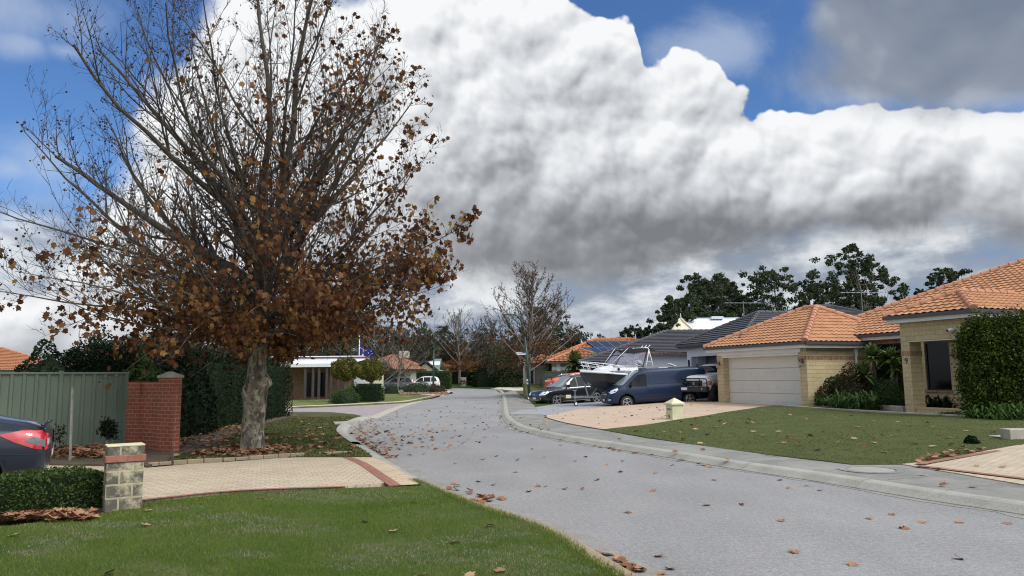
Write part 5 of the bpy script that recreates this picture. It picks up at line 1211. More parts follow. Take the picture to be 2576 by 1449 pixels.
# ---- black four-wheel drive
def suv(name, label, paint, trim=True):
    root = empty(name, (0, 0, 0), 0, label, 'car')
    st = [(0, .48, .80, .95, .78, .60), (.04, .38, .95, 1.15, .88, .66), (.14, .30, 1.04, 1.48, .925, .66), (.42, .28, 1.07, 1.73, .95, .66), (1.1, .27, 1.06, 1.81, .955, .68), (2.1, .27, 1.04, 1.81, .955, .68),
          (2.55, .27, 1.03, 1.74, .955, .66), (3.05, .27, 1.02, 1.45, .955, .66), (3.52, .27, 1.01, 1.15, .95, .68), (4.15, .28, .97, 1.07, .93, .62), (4.55, .30, .90, .99, .88, .56), (4.74, .36, .74, .82, .78, .48), (4.79, .44, .60, .68, .66, .40)]
    me, bv = car_mesh(st, ((.92, .43, .36), (3.83, .43, .36))); link('body', me, M[paint], root, smooth=True)
    D = lambda n, poly, s, m, off=.007: decal(n, root, bv, poly, s, m, off)
    D('windscreen', [(-.74, 1.16), (.74, 1.16), (.60, 1.66), (.4, 1.72), (-.4, 1.72), (-.60, 1.66)], 'F', 'screen_sky_tint'); D('rear_window', [(-.68, 1.16), (.68, 1.16), (.60, 1.60), (-.60, 1.60)], 'B', 'glass_dark')
    for s in ('L', 'R'):
        k = 1 if s == 'L' else -1
        D('side_window', [(2.28, 1.09), (3.30, 1.09), (2.75, 1.55), (2.30, 1.66)], s, 'glass_dark'); D('side_window', [(1.28, 1.09), (2.20, 1.09), (2.20, 1.67), (1.30, 1.68)], s, 'glass_dark'); D('side_window', [(.40, 1.12), (1.20, 1.10), (1.20, 1.67), (.62, 1.62)], s, 'glass_dark')
        D('window_trim', [(.5, 1.055), (3.35, 1.05), (3.35, 1.08), (.5, 1.085)], s, 'chrome' if trim else 'black_plastic', .012)
        D('running_board', [(1.4, .30), (3.35, .30), (3.35, .35), (1.4, .35)], s, 'chrome' if trim else 'black_plastic', .03)
        for x in (2.28, 1.30): D('door_handle', [(x+.02, .94), (x+.2, .94), (x+.2, .97), (x+.02, .97)], s, 'chrome', .03)
        for x in (2.24, 3.30, 1.24): D('door_gap', [(x, .36), (x+.012, .36), (x+.012, 1.04), (x, 1.04)], s, 'black_plastic', .009)
        D('headlamp', [(4.66, .72), (4.62, .88), (4.30, .96), (4.34, .86)], s, 'lens', .012); D('headlamp', [(k*.80, .74), (k*.80, .88), (k*.66, .94), (k*.44, .76), (k*.52, .70)], 'F', 'lens', .012)
        D('tail_lamp', [(.03, .92), (.30, .98), (.26, 1.18), (.08, 1.16)], s, 'lamp_red', .012); D('fog_lamp', [(k*(.62+.05*math.cos(i*PI/5)), .54+.05*math.sin(i*PI/5)) for i in range(10)], 'F', 'chrome', .012)
    g = D('grille', [(-.34, .64), (.34, .64), (.42, .86), (-.42, .86)], 'F', 'black_plastic', .012)
    for z in (.68, .735, .79): decal('grille_bar', g, bv, [(-.36, z), (.36, z), (.36, z+.022), (-.36, z+.022)], 'F', 'chrome', .024)
    D('badge', [(.07*math.cos(i*PI/6), .75+.07*math.sin(i*PI/6)) for i in range(12)], 'F', 'chrome', .034)
    D('number_plate', [(-.18, .50), (.18, .50), (.18, .60), (-.18, .60)], 'F', 'plate', .02); D('skid_plate', [(-.5, .36), (.5, .36), (.62, .44), (.4, .47), (-.4, .47), (-.62, .44)], 'F', 'chrome' if trim else 'black_plastic', .014)
    for s in (1, -1):
        mirror(root, 3.05, .93*s, 1.12, 'black_plastic' if not trim else paint); line('roof_rail', root, [(.6, .62*s, 1.80), (1.2, .63*s, 1.85), (2.3, .63*s, 1.85), (2.7, .60*s, 1.76)], 'chrome' if trim else 'black_plastic', .018)
    for x in (.92, 3.83):
        for s in (1, -1): wheel(root, x, .82*s, .36, .25, 5, .74, 'alloy')
    return root
s_ = suv('black_car', 'black four wheel drive with chrome trim parked on the grass behind the boat trailer', 'paint_black')
place(s_, (3.83, .94), gt(1405, 1016.5), PI+math.radians(30)); s_.rotation_euler[1] = math.radians(2.5); s_.scale = (1.03,)*3
b_ = at(995, 978, 99)
s2 = suv('grey_car', 'dark grey four wheel drive parked behind the shrub bed across the street', 'paint_slate', False); place(s2, (2.4, .9), at(996, 979, 97), PI+math.radians(8)); s2.location.z = .12; s2.scale = (1.0, 1.0, .97)
s3 = suv('white_car', 'white car showing just behind the dark grey four wheel drive', 'paint_white', False); place(s3, (2.4, .9), at(1062, 975, 101), PI+math.radians(4)); s3.location.z = .12
# ---- low saloon / coupe
def saloon(name, label, paint, spoiler=False):
    root = empty(name, (0, 0, 0), 0, label, 'car')
    st = [(0, .40, .74, .84, .72, .56), (.05, .30, .88, .98, .82, .62), (.22, .24, .93, 1.06, .88, .66), (.75, .22, .94, 1.13, .905, .64), (1.25, .21, .94, 1.33, .91, .62), (1.9, .21, .93, 1.42, .91, .62), (2.5, .21, .92, 1.41, .91, .62),
          (2.95, .21, .91, 1.24, .91, .64), (3.40, .21, .90, 1.0, .90, .66), (4.0, .22, .84, .93, .87, .60), (4.40, .25, .72, .80, .80, .50), (4.60, .32, .56, .62, .66, .40)]
    me, bv = car_mesh(st, ((.92, .385, .325), (3.62, .385, .325))); link('body', me, M[paint], root, smooth=True)
    D = lambda n, poly, s, m, off=.007: decal(n, root, bv, poly, s, m, off)
    D('windscreen', [(-.70, 1.0), (.70, 1.0), (.56, 1.33), (-.56, 1.33)], 'F', 'screen_sky_tint'); D('rear_window', [(.72, -.56), (1.35, -.52), (1.35, .52), (.72, .56)], 'T', 'glass_dark')
    for s in ('L', 'R'):
        k = 1 if s == 'L' else -1
        D('side_window', [(2.02, .98), (3.1, .97), (2.6, 1.27), (2.04, 1.32)], s, 'glass_dark'); D('side_window', [(.98, 1.01), (1.94, .98), (1.94, 1.32), (1.5, 1.29)], s, 'glass_dark')
        for x in (1.98, 3.1, 1.05): D('door_gap', [(x, .32), (x+.012, .32), (x+.012, .92), (x, .92)], s, 'black_plastic', .009)
        for x in (2.1, 1.15): D('door_handle', [(x, .80), (x+.18, .80), (x+.18, .83), (x, .83)], s, paint, .03)
        D('headlamp', [(4.35, .60), (4.30, .72), (3.95, .80), (4.0, .70)], s, 'lens', .012)
        D('tail_lamp', [(.03, .66), (.02, .78), (.10, .93), (.30, .95), (.62, .90), (.40, .78), (.16, .68)], s, 'lamp_red', .014); D('lamp_lens', [(.06, .70), (.06, .80), (.20, .86), (.30, .80)], s, 'headlamp_dark', .020)
        D('tail_lamp', [(k*.80, .66), (k*.80, .90), (k*.52, .88), (k*.42, .78), (k*.50, .68)], 'B', 'lamp_red', .014); D('lamp_lens', [(k*.76, .72), (k*.76, .82), (k*.56, .82), (k*.52, .76)], 'B', 'lens', .022)
        D('bumper_line', [(.1, .60), (.55, .62), (.55, .632), (.1, .612)], s, 'black_plastic', .009); D('bumper_skirt', [(.06, .30), (.5, .26), (.5, .40), (.06, .42)], s, 'black_plastic', .009)
    D('number_plate', [(-.2, .52), (.2, .52), (.2, .62), (-.2, .62)], 'B', 'plate', .02)
    for s in (1, -1): mirror(root, 2.85, .89*s, .98, paint)
    sp = MB()
    if spoiler: sp.tube([(.10, -.78, 1.12), (.05, -.4, 1.16), (.05, .4, 1.16), (.10, .78, 1.12)], .035, 8); sp.bar((.12, -.5, .98), (.08, -.5, 1.14), .05); sp.bar((.12, .5, .98), (.08, .5, 1.14), .05)
    else: sp.tube([(.10, -.72, 1.015), (.04, -.4, 1.04), (.04, .4, 1.04), (.10, .72, 1.015)], .022, 8)
    sp.build('boot_spoiler', M[paint if not spoiler else 'black_plastic'], root, smooth=True)
    for x in (.92, 3.62):
        for s in (1, -1): wheel(root, x, .79*s, .325, .21, 5, .70, 'alloy', True)
    return root
c1 = saloon('dark_car', 'dark blue grey saloon with a red tail lamp parked beyond the low hedge', 'paint_navy')
c1.rotation_euler = (0, 0, PI+math.radians(29)); c1.location = (at(84, 1110, 11.3).x, 11.75, .05)
c2 = saloon('orange_car', 'bright orange coupe with a black rear spoiler half hidden behind the black car', 'paint_orange', True)
q = at(1366, 960, 47); c2.rotation_euler = (0, 0, math.radians(16)); c2.location = (q.x+.3, 47.6, at(1366, 967, 47).z-.78); c2.scale = (1.05, 1.05, 1.08)
# ---- white ute with black bull bar
def ute():
    root = empty('white_ute', (0, 0, 0), 0, 'white four wheel drive with black bull bar half hidden by the garage pillar', 'car')
    st = [(0, .55, 1.0, 1.1, .84, .8), (.05, .5, 1.1, 1.2, .88, .82), (1.6, .5, 1.12, 1.2, .89, .84), (1.75, .5, 1.14, 1.85, .89, .72), (2.0, .5, 1.14, 1.98, .89, .70), (2.9, .5, 1.14, 1.98, .89, .70), (3.15, .5, 1.16, 1.84, .89, .70), (3.45, .5, 1.18, 1.48, .88, .74), (3.7, .5, 1.18, 1.42, .88, .74), (4.70, .52, 1.14, 1.36, .86, .70), (4.90, .6, 1.08, 1.28, .84, .66), (4.97, .7, .92, 1.06, .80, .6)]
    me, bv = car_mesh(st, ((1.0, .50, .46), (4.2, .50, .46))); link('body', me, M['paint_white'], root, smooth=True)
    D = lambda n, poly, s, m, off=.007: decal(n, root, bv, poly, s, m, off)
    D('windscreen', [(-.72, 1.48), (.72, 1.48), (.62, 1.84), (-.62, 1.84)], 'F', 'glass_dark')
    g = D('grille', [(-.50, .80), (.50, .80), (.50, 1.08), (-.50, 1.08)], 'F', 'black_plastic', .012)
    for k in (1, -1):
        D('headlamp', [(k*(.60+.095*math.cos(i*PI/6)), .94+.10*math.sin(i*PI/6)) for i in range(12)], 'F', 'lens', .03); D('indicator', [(k*.83, .86), (k*.83, 1.04), (k*.72, 1.04), (k*.72, .86)], 'F', 'lamp_amber', .02)
    for s in ('L', 'R'): D('side_window', [(2.0, 1.2), (3.25, 1.2), (3.0, 1.72), (2.05, 1.80)], s, 'glass_dark'); D('indicator', [(4.6, .86), (4.86, .86), (4.82, 1.04), (4.6, 1.04)], s, 'lamp_amber', .012); D('door_gap', [(3.3, .6), (3.315, .6), (3.315, 1.1), (3.3, 1.1)], s, 'black_plastic', .009)
    D('bonnet_scoop', [(4.0, -.22), (4.35, -.22), (4.35, .22), (4.0, .22)], 'T', 'black_plastic', .02)
    for k in range(3): decal('emblem', g, bv, [(.085*a*math.cos(i*PI/6), .94+.06*b*math.sin(i*PI/6)) for i in range(12)], 'F', 'chrome' if k % 2 == 0 else 'black_plastic', .028+.004*k) if (a := (1, .82, .35)[k]) and (b := (1, .80, .9)[k]) else None
    b = MB(); b.box(4.95, 5.25, -.92, .92, .50, .78); bb = b.build('bull_bar', M['black_plastic'], root, bevel=.04, seg=2)
    for s in (1, -1):
        t = MB(); t.tube([(5.12, .86*s, .76), (5.10, .84*s, 1.10), (5.09, .76*s, 1.17), (5.09, .40*s, 1.18), (5.09, .38*s, .78)], .033, 8); t.build('hoop', M['black_iron'], bb, smooth=True)
    t = MB(); t.tube([(5.09, -.42, 1.18), (5.09, .42, 1.18)], .033, 8); t.tube([(5.11, -.84, .96), (5.11, .84, .96)], .020, 8); t.build('cross_tube', M['black_iron'], bb, smooth=True)
    p = MB(); p.box(5.25, 5.262, -.62, -.26, .60, .73); pl = p.build('number_plate', M['plate'], bb)
    l = MB(); l.lathe([(0, .012), (.05, .012), (.05, 0)], (5.25, .62, .66), 12, 'x'); l.build('bar_lamp', M['lamp_amber'], bb)
    sn = MB(); sn.tube([(3.5, -.86, 1.1), (3.35, -.84, 1.5), (3.1, -.82, 1.95)], .05, 8); sn.build('snorkel', M['black_plastic'], root, smooth=True)
    for x in (1.0, 4.2):
        for s in (1, -1): wheel(root, x, .76*s, .43, .29, 6, .5, 'black_plastic')
    a = PI+math.radians(46); p0 = at(1745, 1004, 39.6); z = .29; c_, s_ = math.cos(a), math.sin(a); root.rotation_euler = (0, 0, a); root.location = (p0.x-5.2*c_, 39.9-5.2*s_, z); root.scale = (1.0, 1.0, 1.04)
ute()
# ---- boat and its trailer
def boat_set():
    a = PI+math.radians(16); c_, s_ = math.cos(a), math.sin(a); bw = at(1460.6, 929, 41.6)
    loc = Vector((bw.x-5.5*.93*c_, bw.y-5.5*.93*s_, .08))
    root = empty('cabin_boat', loc, a, 'white and black cabin boat with bow rail and clear canopy on its trailer', 'boat')
    root.scale = (.93,)*3; root.location.z = .19
    S = [(0, 1.05, 1.62, .98, 1.10, .72), (1.5, 1.12, 1.68, 1.05, 1.12, .72), (3.0, 1.12, 1.76, 1.00, 1.17, .74), (4.0, .98, 1.85, .80, 1.27, .80), (4.7, .72, 1.90, .50, 1.40, .94), (5.15, .44, 1.94, .26, 1.55, 1.14), (5.40, .20, 1.96, .11, 1.72, 1.42), (5.55, .03, 1.97, .02, 1.86, 1.72)]
    def shell(fn, mat, name, par):
        mb = MB(); rows = [fn(*s) for s in S]; k = len(rows[0])
        for r in rows: mb.v += r
        for i in range(len(rows)-1):
            for j in range(k-1): mb.f.append((i*k+j, i*k+j+1, (i+1)*k+j+1, (i+1)*k+j)); mb.mi.append(0)
        return mb.build(name, M[mat], par, smooth=True, recalc=True)
    for sgn in (1, -1):
        shell(lambda x, g, gz, c, cz, kz: [(x, sgn*c, cz), (x, sgn*(c*.6+g*.4), cz+(gz-cz)*.45), (x, sgn*g, gz-.10)], 'hull_black', 'topside', root)
        shell(lambda x, g, gz, c, cz, kz: [(x, 0, kz), (x, sgn*c*.5, kz+(cz-kz)*.5), (x, sgn*c, cz)], 'black_plastic' if False else 'gutter_dark', 'bottom', root)
        shell(lambda x, g, gz, c, cz, kz: [(x, sgn*g*.99, gz-.11), (x+.02, sgn*(g+.045), gz-.09), (x+.03, sgn*(g+.04), gz-.01), (x, sgn*(g-.06), gz+.0)], 'white_gel', 'gunwale', root)
    shell(lambda x, g, gz, c, cz, kz: [(x, -g+.05, gz), (x, -g*.5, gz+.05), (x, 0, gz+.07), (x, g*.5, gz+.05), (x, g-.05, gz)], 'white_gel', 'deck', root)
    t = MB(); t.add([(0, -1.05, 1.60), (0, 1.05, 1.60), (0, .98, 1.1), (0, 0, .72), (0, -.98, 1.1)], [(0, 1, 2, 3, 4)]); t.build('transom', M['white_gel'], root)
    c = MB(); pr = [(4.75, .30, 1.93), (4.35, .52, 2.12), (3.75, .72, 2.26), (3.0, .84, 2.28), (2.1, .86, 2.24)]
    for (x, y, z) in pr: c.v += [(x, -y, z-.34), (x, -y*.92, z-.04), (x, -y*.5, z+.02), (x, y*.5, z+.02), (x, y*.92, z-.04), (x, y, z-.34)]
    for i in range(len(pr)-1):
        for j in range(5): c.f.append((i*6+j, i*6+j+1, (i+1)*6+j+1, (i+1)*6+j)); c.mi.append(0)
    c.f.append((0, 1, 2, 3, 4, 5)); c.mi.append(0); c.build('cabin', M['white_gel'], root, smooth=True)
    h = MB(); h.lathe([(0, .04), (.07, .04), (.09, 0)], (3.4, .86, 2.02), 14, 'y'); ho = h.build('porthole', M['black_plastic'], root)
    # bow rail
    R = MB(); rail = lambda s: [(2.7, s*.98, 1.98), (3.3, s*1.0, 2.20), (4.0, s*.92, 2.32), (4.8, s*.64, 2.42), (5.35, s*.30, 2.48), (5.58, s*.02, 2.50)]
    low = lambda s: [(3.6, s*.95, 2.06), (4.2, s*.82, 2.14), (4.9, s*.55, 2.22), (5.40, s*.22, 2.27), (5.52, s*.02, 2.28)]
    for s in (1, -1):
        R.tube(rail(s), .022, 8); R.tube(low(s), .016, 6)
        for i, (x, y, z) in enumerate(rail(s)[1:5]): R.tube([(x, y, z), (x-.28, y+s*.06, 1.86+.02*i)], .018, 6)
    R.build('bow_rail', M['white_metal'], root, smooth=True)
    # canopy: windscreen, clears, frames, hard edges
    g = MB(); A = [(3.95, .0, 2.26), (3.6, .80, 2.22), (2.2, .90, 2.20)]; B = [(3.40, 0, 2.86), (3.15, .68, 2.84), (2.15, .80, 2.72)]; Cc = [(3.12, 0, 3.16), (2.95, .66, 3.14), (1.9, .80, 3.16)]; E = [(1.5, .86, 2.10)]
    for s in (1, -1):
        m = lambda p: (p[0], p[1]*s, p[2])
        g.add([m(A[0]), m(A[1]), m(B[1]), m(B[0])], [(0, 1, 2, 3)]); g.add([m(A[1]), m(A[2]), (2.2, .84*s, 2.66), m(B[1])], [(0, 1, 2, 3)]); g.add([m(B[0]), m(B[1]), m(Cc[1]), m(Cc[0])], [(0, 1, 2, 3)])
        g.add([m(B[1]), (2.2, .84*s, 2.66), (1.75, .82*s, 2.2), (1.55, .80*s, 3.1), m(Cc[1])], [(0, 1, 2, 3, 4)])
    g.build('clear_screen', M['vinyl'], root, recalc=False)
    f = MB()
    for s in (1, -1):
        m = lambda p: (p[0], p[1]*s, p[2])
        for p, q in ((A[0], A[1]), (A[1], B[1]), (B[0], B[1]), (B[1], Cc[1]), (Cc[0], Cc[1]), (B[1], (2.0, .86, 2.28)), (Cc[1], (1.72, .86, 2.12)), ((1.5, .80, 3.12), (1.80, .86, 2.15)), (A[1], A[2]), (A[2], (1.8, .86, 2.15))): f.tube([m(p), m(q)], .022, 6)
    f.build('canopy_frame', M['canvas_black'], root)
    d = MB(); d.add([(3.10, -.66, 3.16), (3.10, .66, 3.16), (2.3, .82, 3.27), (2.3, -.82, 3.27), (1.1, .82, 3.26), (1.1, -.82, 3.26), (3.10, -.67, 3.04), (3.10, .67, 3.04), (2.3, .84, 2.98), (2.3, -.84, 2.98), (.9, .84, 3.12), (.9, -.84, 3.12)],
                [(0, 1, 2, 3), (3, 2, 4, 5), (7, 6, 9, 8), (8, 9, 11, 10), (1, 7, 8, 2), (2, 8, 10, 4), (6, 0, 3, 9), (9, 3, 5, 11), (0, 6, 7, 1), (5, 4, 10, 11)]); d.build('canopy_top', M['canvas_black'], root)
    w = MB()
    for s in (1, -1): w.tube([(1.75, s*.92, 1.75), (1.55, s*.90, 2.5), (1.38, s*.86, 3.2), (1.42, s*.80, 3.30), (1.7, s*.74, 3.33)], .034, 8); w.tube([(1.15, s*.92, 1.72), (1.2, s*.90, 2.4), (1.38, s*.86, 3.15)], .026, 8)
    for z in (2.45, 2.8): w.tube([(1.56, .90, z), (1.25, .90, z)], .018, 6)
    w.tube([(1.55, -.8, 3.33), (1.55, .8, 3.33)], .03, 8)
    for y in (-.5, 0, .5): w.tube([(1.3, y, 3.3), (1.1, y, 3.5)], .02, 6)
    w.build('arch_frame', M['white_metal'], root, smooth=True)
    for i, (x0, y0, x1, z1) in enumerate(((4.30, .30, 3.35, 3.28), (3.75, -.35, 2.6, 3.26), (4.1, .75, 2.7, 3.28))):
        line('rod', root, [(x0, y0, 2.10), (x1, y0, z1)], 'white_metal', .014)
    k = MB(); k.obox((2.9, 0, 2.42), (.25, 0, 0), (0, .5, 0), (0, 0, .12)); k.build('dash', M['black_plastic'], root, bevel=.04)
    k = MB(); k.obox((2.0, .45, 2.2), (.25, 0, 0), (0, .25, 0), (0, 0, .35)); k.build('seat', M['white_gel'], root, bevel=.06)
    an = MB(); an.obox((5.0, .0, 2.02), (.14, 0, 0), (0, .07, 0), (0, 0, .07)); an.tube([(5.1, 0, 2.05), (5.6, 0, 2.02)], .03, 6); an.build('anchor_winch', M['galv'], root)
    # trailer
    T_ = empty('boat_trailer', loc, a, 'galvanised boat trailer with jockey wheel and winch post under the boat', 'trailer'); T_.scale = (.93,)*3
    m = MB(); m.bar((6.55, 0, .52), (2.2, 0, .50), .10, .13)
    for s in (1, -1): m.bar((5.0, .02*s, .50), (2.8, .85*s, .50), .06, .12); m.bar((2.8, .85*s, .50), (-.2, .85*s, .50), .06, .12)
    for x in (.2, 1.5, 2.8): m.bar((x, -.85, .50), (x, .85, .50), .06, .08)
    m.build('chassis', M['galv'], T_)
    m = MB(); m.bar((5.05, 0, .50), (5.28, 0, 1.34), .08, .08); m.bar((5.22, 0, 1.20), (4.75, 0, 1.34), .07); m.obox((5.0, 0, 1.30), (.12, 0, 0), (0, .10, 0), (0, 0, .09)); m.bar((4.85, 0, .55), (4.45, 0, 1.10), .04); m.build('winch_post', M['galv'], T_)
    m = MB(); m.tube([(5.95, .15, .20), (5.95, .15, .90)], .035, 8); m.tube([(5.85, .15, .9), (6.1, .15, .93)], .018, 6); m.box(5.85, 6.05, .05, .22, .45, .6); jw = m.build('jockey_stand', M['galv'], T_)
    m = MB(); m.lathe([(0, -.04), (.115, -.04), (.13, -.02), (.13, .02), (.115, .04), (0, .04)], (5.90, .15, .13), 18, 'y'); m.build('jockey_wheel', M['rubber'], jw, smooth=False); m = MB(); m.lathe([(0, .046), (.075, .046), (.075, -.046)], (5.90, .15, .13), 14, 'y'); m.build('hub', M['white_metal'], jw)
    m = MB(); m.box(6.5, 6.85, -.05, .05, .52, .62); m.box(6.72, 6.9, -.09, .09, .50, .66); m.build('coupling', M['brown_metal'], T_, bevel=.01)
    m = MB(); m.box(6.2, 6.5, .05, .12, .46, .66); m.build('brake_bracket', M['cap_cream'], T_)
    for x in (.7, 1.5):
        for s in (1, -1): wheel(T_, x, 1.02*s, .31, .18, 5, .6, 'galv')
    for s in (1, -1): m = MB(); m.add([(x, y, z) for x in (.25, .4, 1.8, 1.95) for y, z in ((.90*s, .5 if x in (.25, 1.95) else .70), (1.14*s, .5 if x in (.25, 1.95) else .70))], [(0, 1, 3, 2), (2, 3, 5, 4), (4, 5, 7, 6)]); m.build('mudguard', M['galv'], T_)
boat_set()
# ============================================================ TREES AND SHRUBS
def np_mesh(name, V, Fc, mats, parent=None, mi=None, smooth=False):
    """fast mesh from numpy arrays; Fc has one row of vertex indices per face"""
    V = np.asarray(V, dtype=np.float32); Fc = np.asarray(Fc, dtype=np.int32); nf, k = Fc.shape
    me = bpy.data.meshes.new(name); me.vertices.add(len(V)); me.vertices.foreach_set('co', V.ravel())
    me.loops.add(nf*k); me.loops.foreach_set('vertex_index', Fc.ravel()); me.polygons.add(nf)
    me.polygons.foreach_set('loop_start', np.arange(0, nf*k, k, dtype=np.int32)); me.update(calc_edges=True); me.validate()
    if smooth: me.polygons.foreach_set('use_smooth', [True]*len(me.polygons))
    for m in (mats if isinstance(mats, (list, tuple)) else [mats]): me.materials.append(M[m])
    if parent == 'mesh': return me
    o = bpy.data.objects.new(name, me); C.objects.link(o)
    if parent is not None: o.parent = parent
    return o
def tubes(segs, k=5):
    """segs: (p0, p1, r0, r1) rows -> vertices and quads of tapered tubes"""
    S = np.array([[*a, *b, r0, r1] for a, b, r0, r1 in segs], dtype=np.float64); P0 = S[:, 0:3]; P1 = S[:, 3:6]; R0 = S[:, 6]; R1 = S[:, 7]
    D = P1-P0; D /= np.linalg.norm(D, axis=1, keepdims=True)+1e-9; U = np.where(np.abs(D[:, 2:3]) < .9, np.array([[0, 0, 1.]]), np.array([[1., 0, 0]]))
    A = np.cross(D, U); A /= np.linalg.norm(A, axis=1, keepdims=True); B = np.cross(D, A); n = len(S)
    V = np.zeros((n, 2, k, 3))
    for j in range(k):
        c, s = math.cos(2*PI*j/k), math.sin(2*PI*j/k); d = A*c+B*s; V[:, 0, j] = P0+d*R0[:, None]; V[:, 1, j] = P1+d*R1[:, None]
    base = (np.arange(n)*2*k)[:, None]; F_ = []
    for j in range(k): j2 = (j+1) % k; F_.append(np.concatenate([base+j, base+j2, base+k+j2, base+k+j], axis=1))
    return V.reshape(-1, 3), np.concatenate(F_, axis=0)
def scatter(rs, pts, size, tmpl, faces, droop=0.0, flat=False):
    """copy a small leaf template onto every point with random turn, tilt and size"""
    pts = np.asarray(pts); n = len(pts); T_ = np.asarray(tmpl, dtype=np.float64); q = rs.normal(size=(n, 3))
    if flat: q = q*np.array([.25, .25, 0])+np.array([0, 0, 1.0])
    if droop: q[:, 2] *= (1-droop)
    N_ = q/np.linalg.norm(q, axis=1, keepdims=True); a = rs.normal(size=(n, 3)); a[:, 2] -= droop*1.5
    X = a-N_*(a*N_).sum(1)[:, None]; X /= np.linalg.norm(X, axis=1, keepdims=True)+1e-9; Y = np.cross(N_, X)
    s = size*rs.uniform(.6, 1.25, n) if np.isscalar(size) else size
    V = pts[:, None, :] + s[:, None, None]*(X[:, None, :]*T_[None, :, 0:1]+Y[:, None, :]*T_[None, :, 1:2]+N_[:, None, :]*T_[None, :, 2:3])
    Fc = np.asarray(faces)[None]+(np.arange(n)*len(T_))[:, None, None]
    return V.reshape(-1, 3), Fc.reshape(-1, len(faces[0]))
# a plane-tree leaf: five pointed lobes, folded along the middle vein
_pl = [(0, 0, 0), (.05, .16, .02), (.20, .42, .10), (.36, .30, .05), (.62, .50, .12), (.66, .22, .03), (1.0, 0, -.08), (.66, -.22, .03), (.62, -.50, .12), (.36, -.30, .05), (.20, -.42, .10), (.05, -.16, .02)]
PLANE = [(x-.3, y, z) for x, y, z in _pl]; PLANE_F = [(0, i, i+1) for i in range(1, 11)]
DIAM = [(-.5, 0, 0), (0, .28, .05), (.5, 0, -.05), (0, -.28, .05)]; DIAM_F = [(0, 1, 2, 3)]
STRIP = [(-.5, -.07, 0), (.5, -.02, -.1), (.5, .02, -.1), (-.5, .07, 0)]
def reach(env, p, d, st=.3):
    p = Vector(p); d = Vector(d).normalized(); L = 0.0
    while L < 9:
        p = p+d*st; d = (d+Vector((0, 0, .025))).normalized()
        if not env(p): break
        L += st
    return max(L, .25)
class Tree:
    def __init__(s, seed): s.r = random.Random(seed); s.rs = np.random.RandomState(seed); s.seg = []; s.tips = []; s.lv = []
    def grow(s, p, d, L, r, lvl, maxl, spec, env=None):
        """one branch: wander, taper, and throw side branches"""
        rnd = s.r; n = spec['n'][lvl]; step = L/n; p = Vector(p); d = Vector(d).normalized(); kids = spec['kids'][lvl]; up = spec['up'][lvl]; w = spec['wob'][lvl]
        r1 = r*spec['tap'][lvl]; rr = r; 
        for i in range(n):
            d = (d+Vector((rnd.gauss(0, w), rnd.gauss(0, w), rnd.gauss(0, w)+up))).normalized(); q = p+d*step
            if env and lvl > 0 and not env(q): 
                s.tips.append((tuple(p), lvl)); return
            t = (i+1)/n; rn = r+(r1-r)*t; s.seg.append((tuple(p), tuple(q), rr, rn, lvl)); rr = rn
            if lvl < maxl and t >= spec['from'][lvl]:
                m = kids/n/(1-spec['from'][lvl]+1e-6); k = int(m)+(1 if rnd.random() < m-int(m) else 0)
                for _ in range(k):
                    f = rnd.random(); o = p.lerp(q, f); ang = math.radians(rnd.gauss(spec['ang'][lvl], 8)); az = rnd.uniform(0, 2*PI)
                    a = d.orthogonal().normalized(); b = d.cross(a); side = a*math.cos(az)+b*math.sin(az)
                    if side.z < -.3 and rnd.random() < .6: side = -side
                    dd = d*math.cos(ang)+side*math.sin(ang); LL = L*spec['len'][lvl]*(1-spec.get('fall', .55)*t)*rnd.uniform(.65, 1.2)
                    if env and lvl < 2: LL = min(LL, reach(env, o, dd)*1.02)
                    s.grow(o, dd, LL, max(rn*spec['rad'][lvl], spec['rmin']), lvl+1, maxl, spec, env)
            if lvl >= maxl-1: s.lv.append((tuple(q), lvl))
            p = q
        s.tips.append((tuple(p), lvl))
    def wood(s, root, mats, k=(10, 7, 5, 3, 3), names=('trunk', 'branches'), split=1):
        out = []
        for nm, lo, hi, mt in ((names[0], 0, split, mats[0]), (names[1], split+1, 9, mats[1])):
            V_, F_ = [], []; o = 0
            for l in range(lo, hi+1):
                sg = [(a, b, r0, r1) for a, b, r0, r1, q in s.seg if q == l]
                if not sg: continue
                v, f = tubes(sg, k[min(l, len(k)-1)]); V_.append(v); F_.append(f+o); o += len(v)
            if V_: out.append(np_mesh(nm, np.concatenate(V_), np.concatenate(F_), mt, root, smooth=True))
        return out
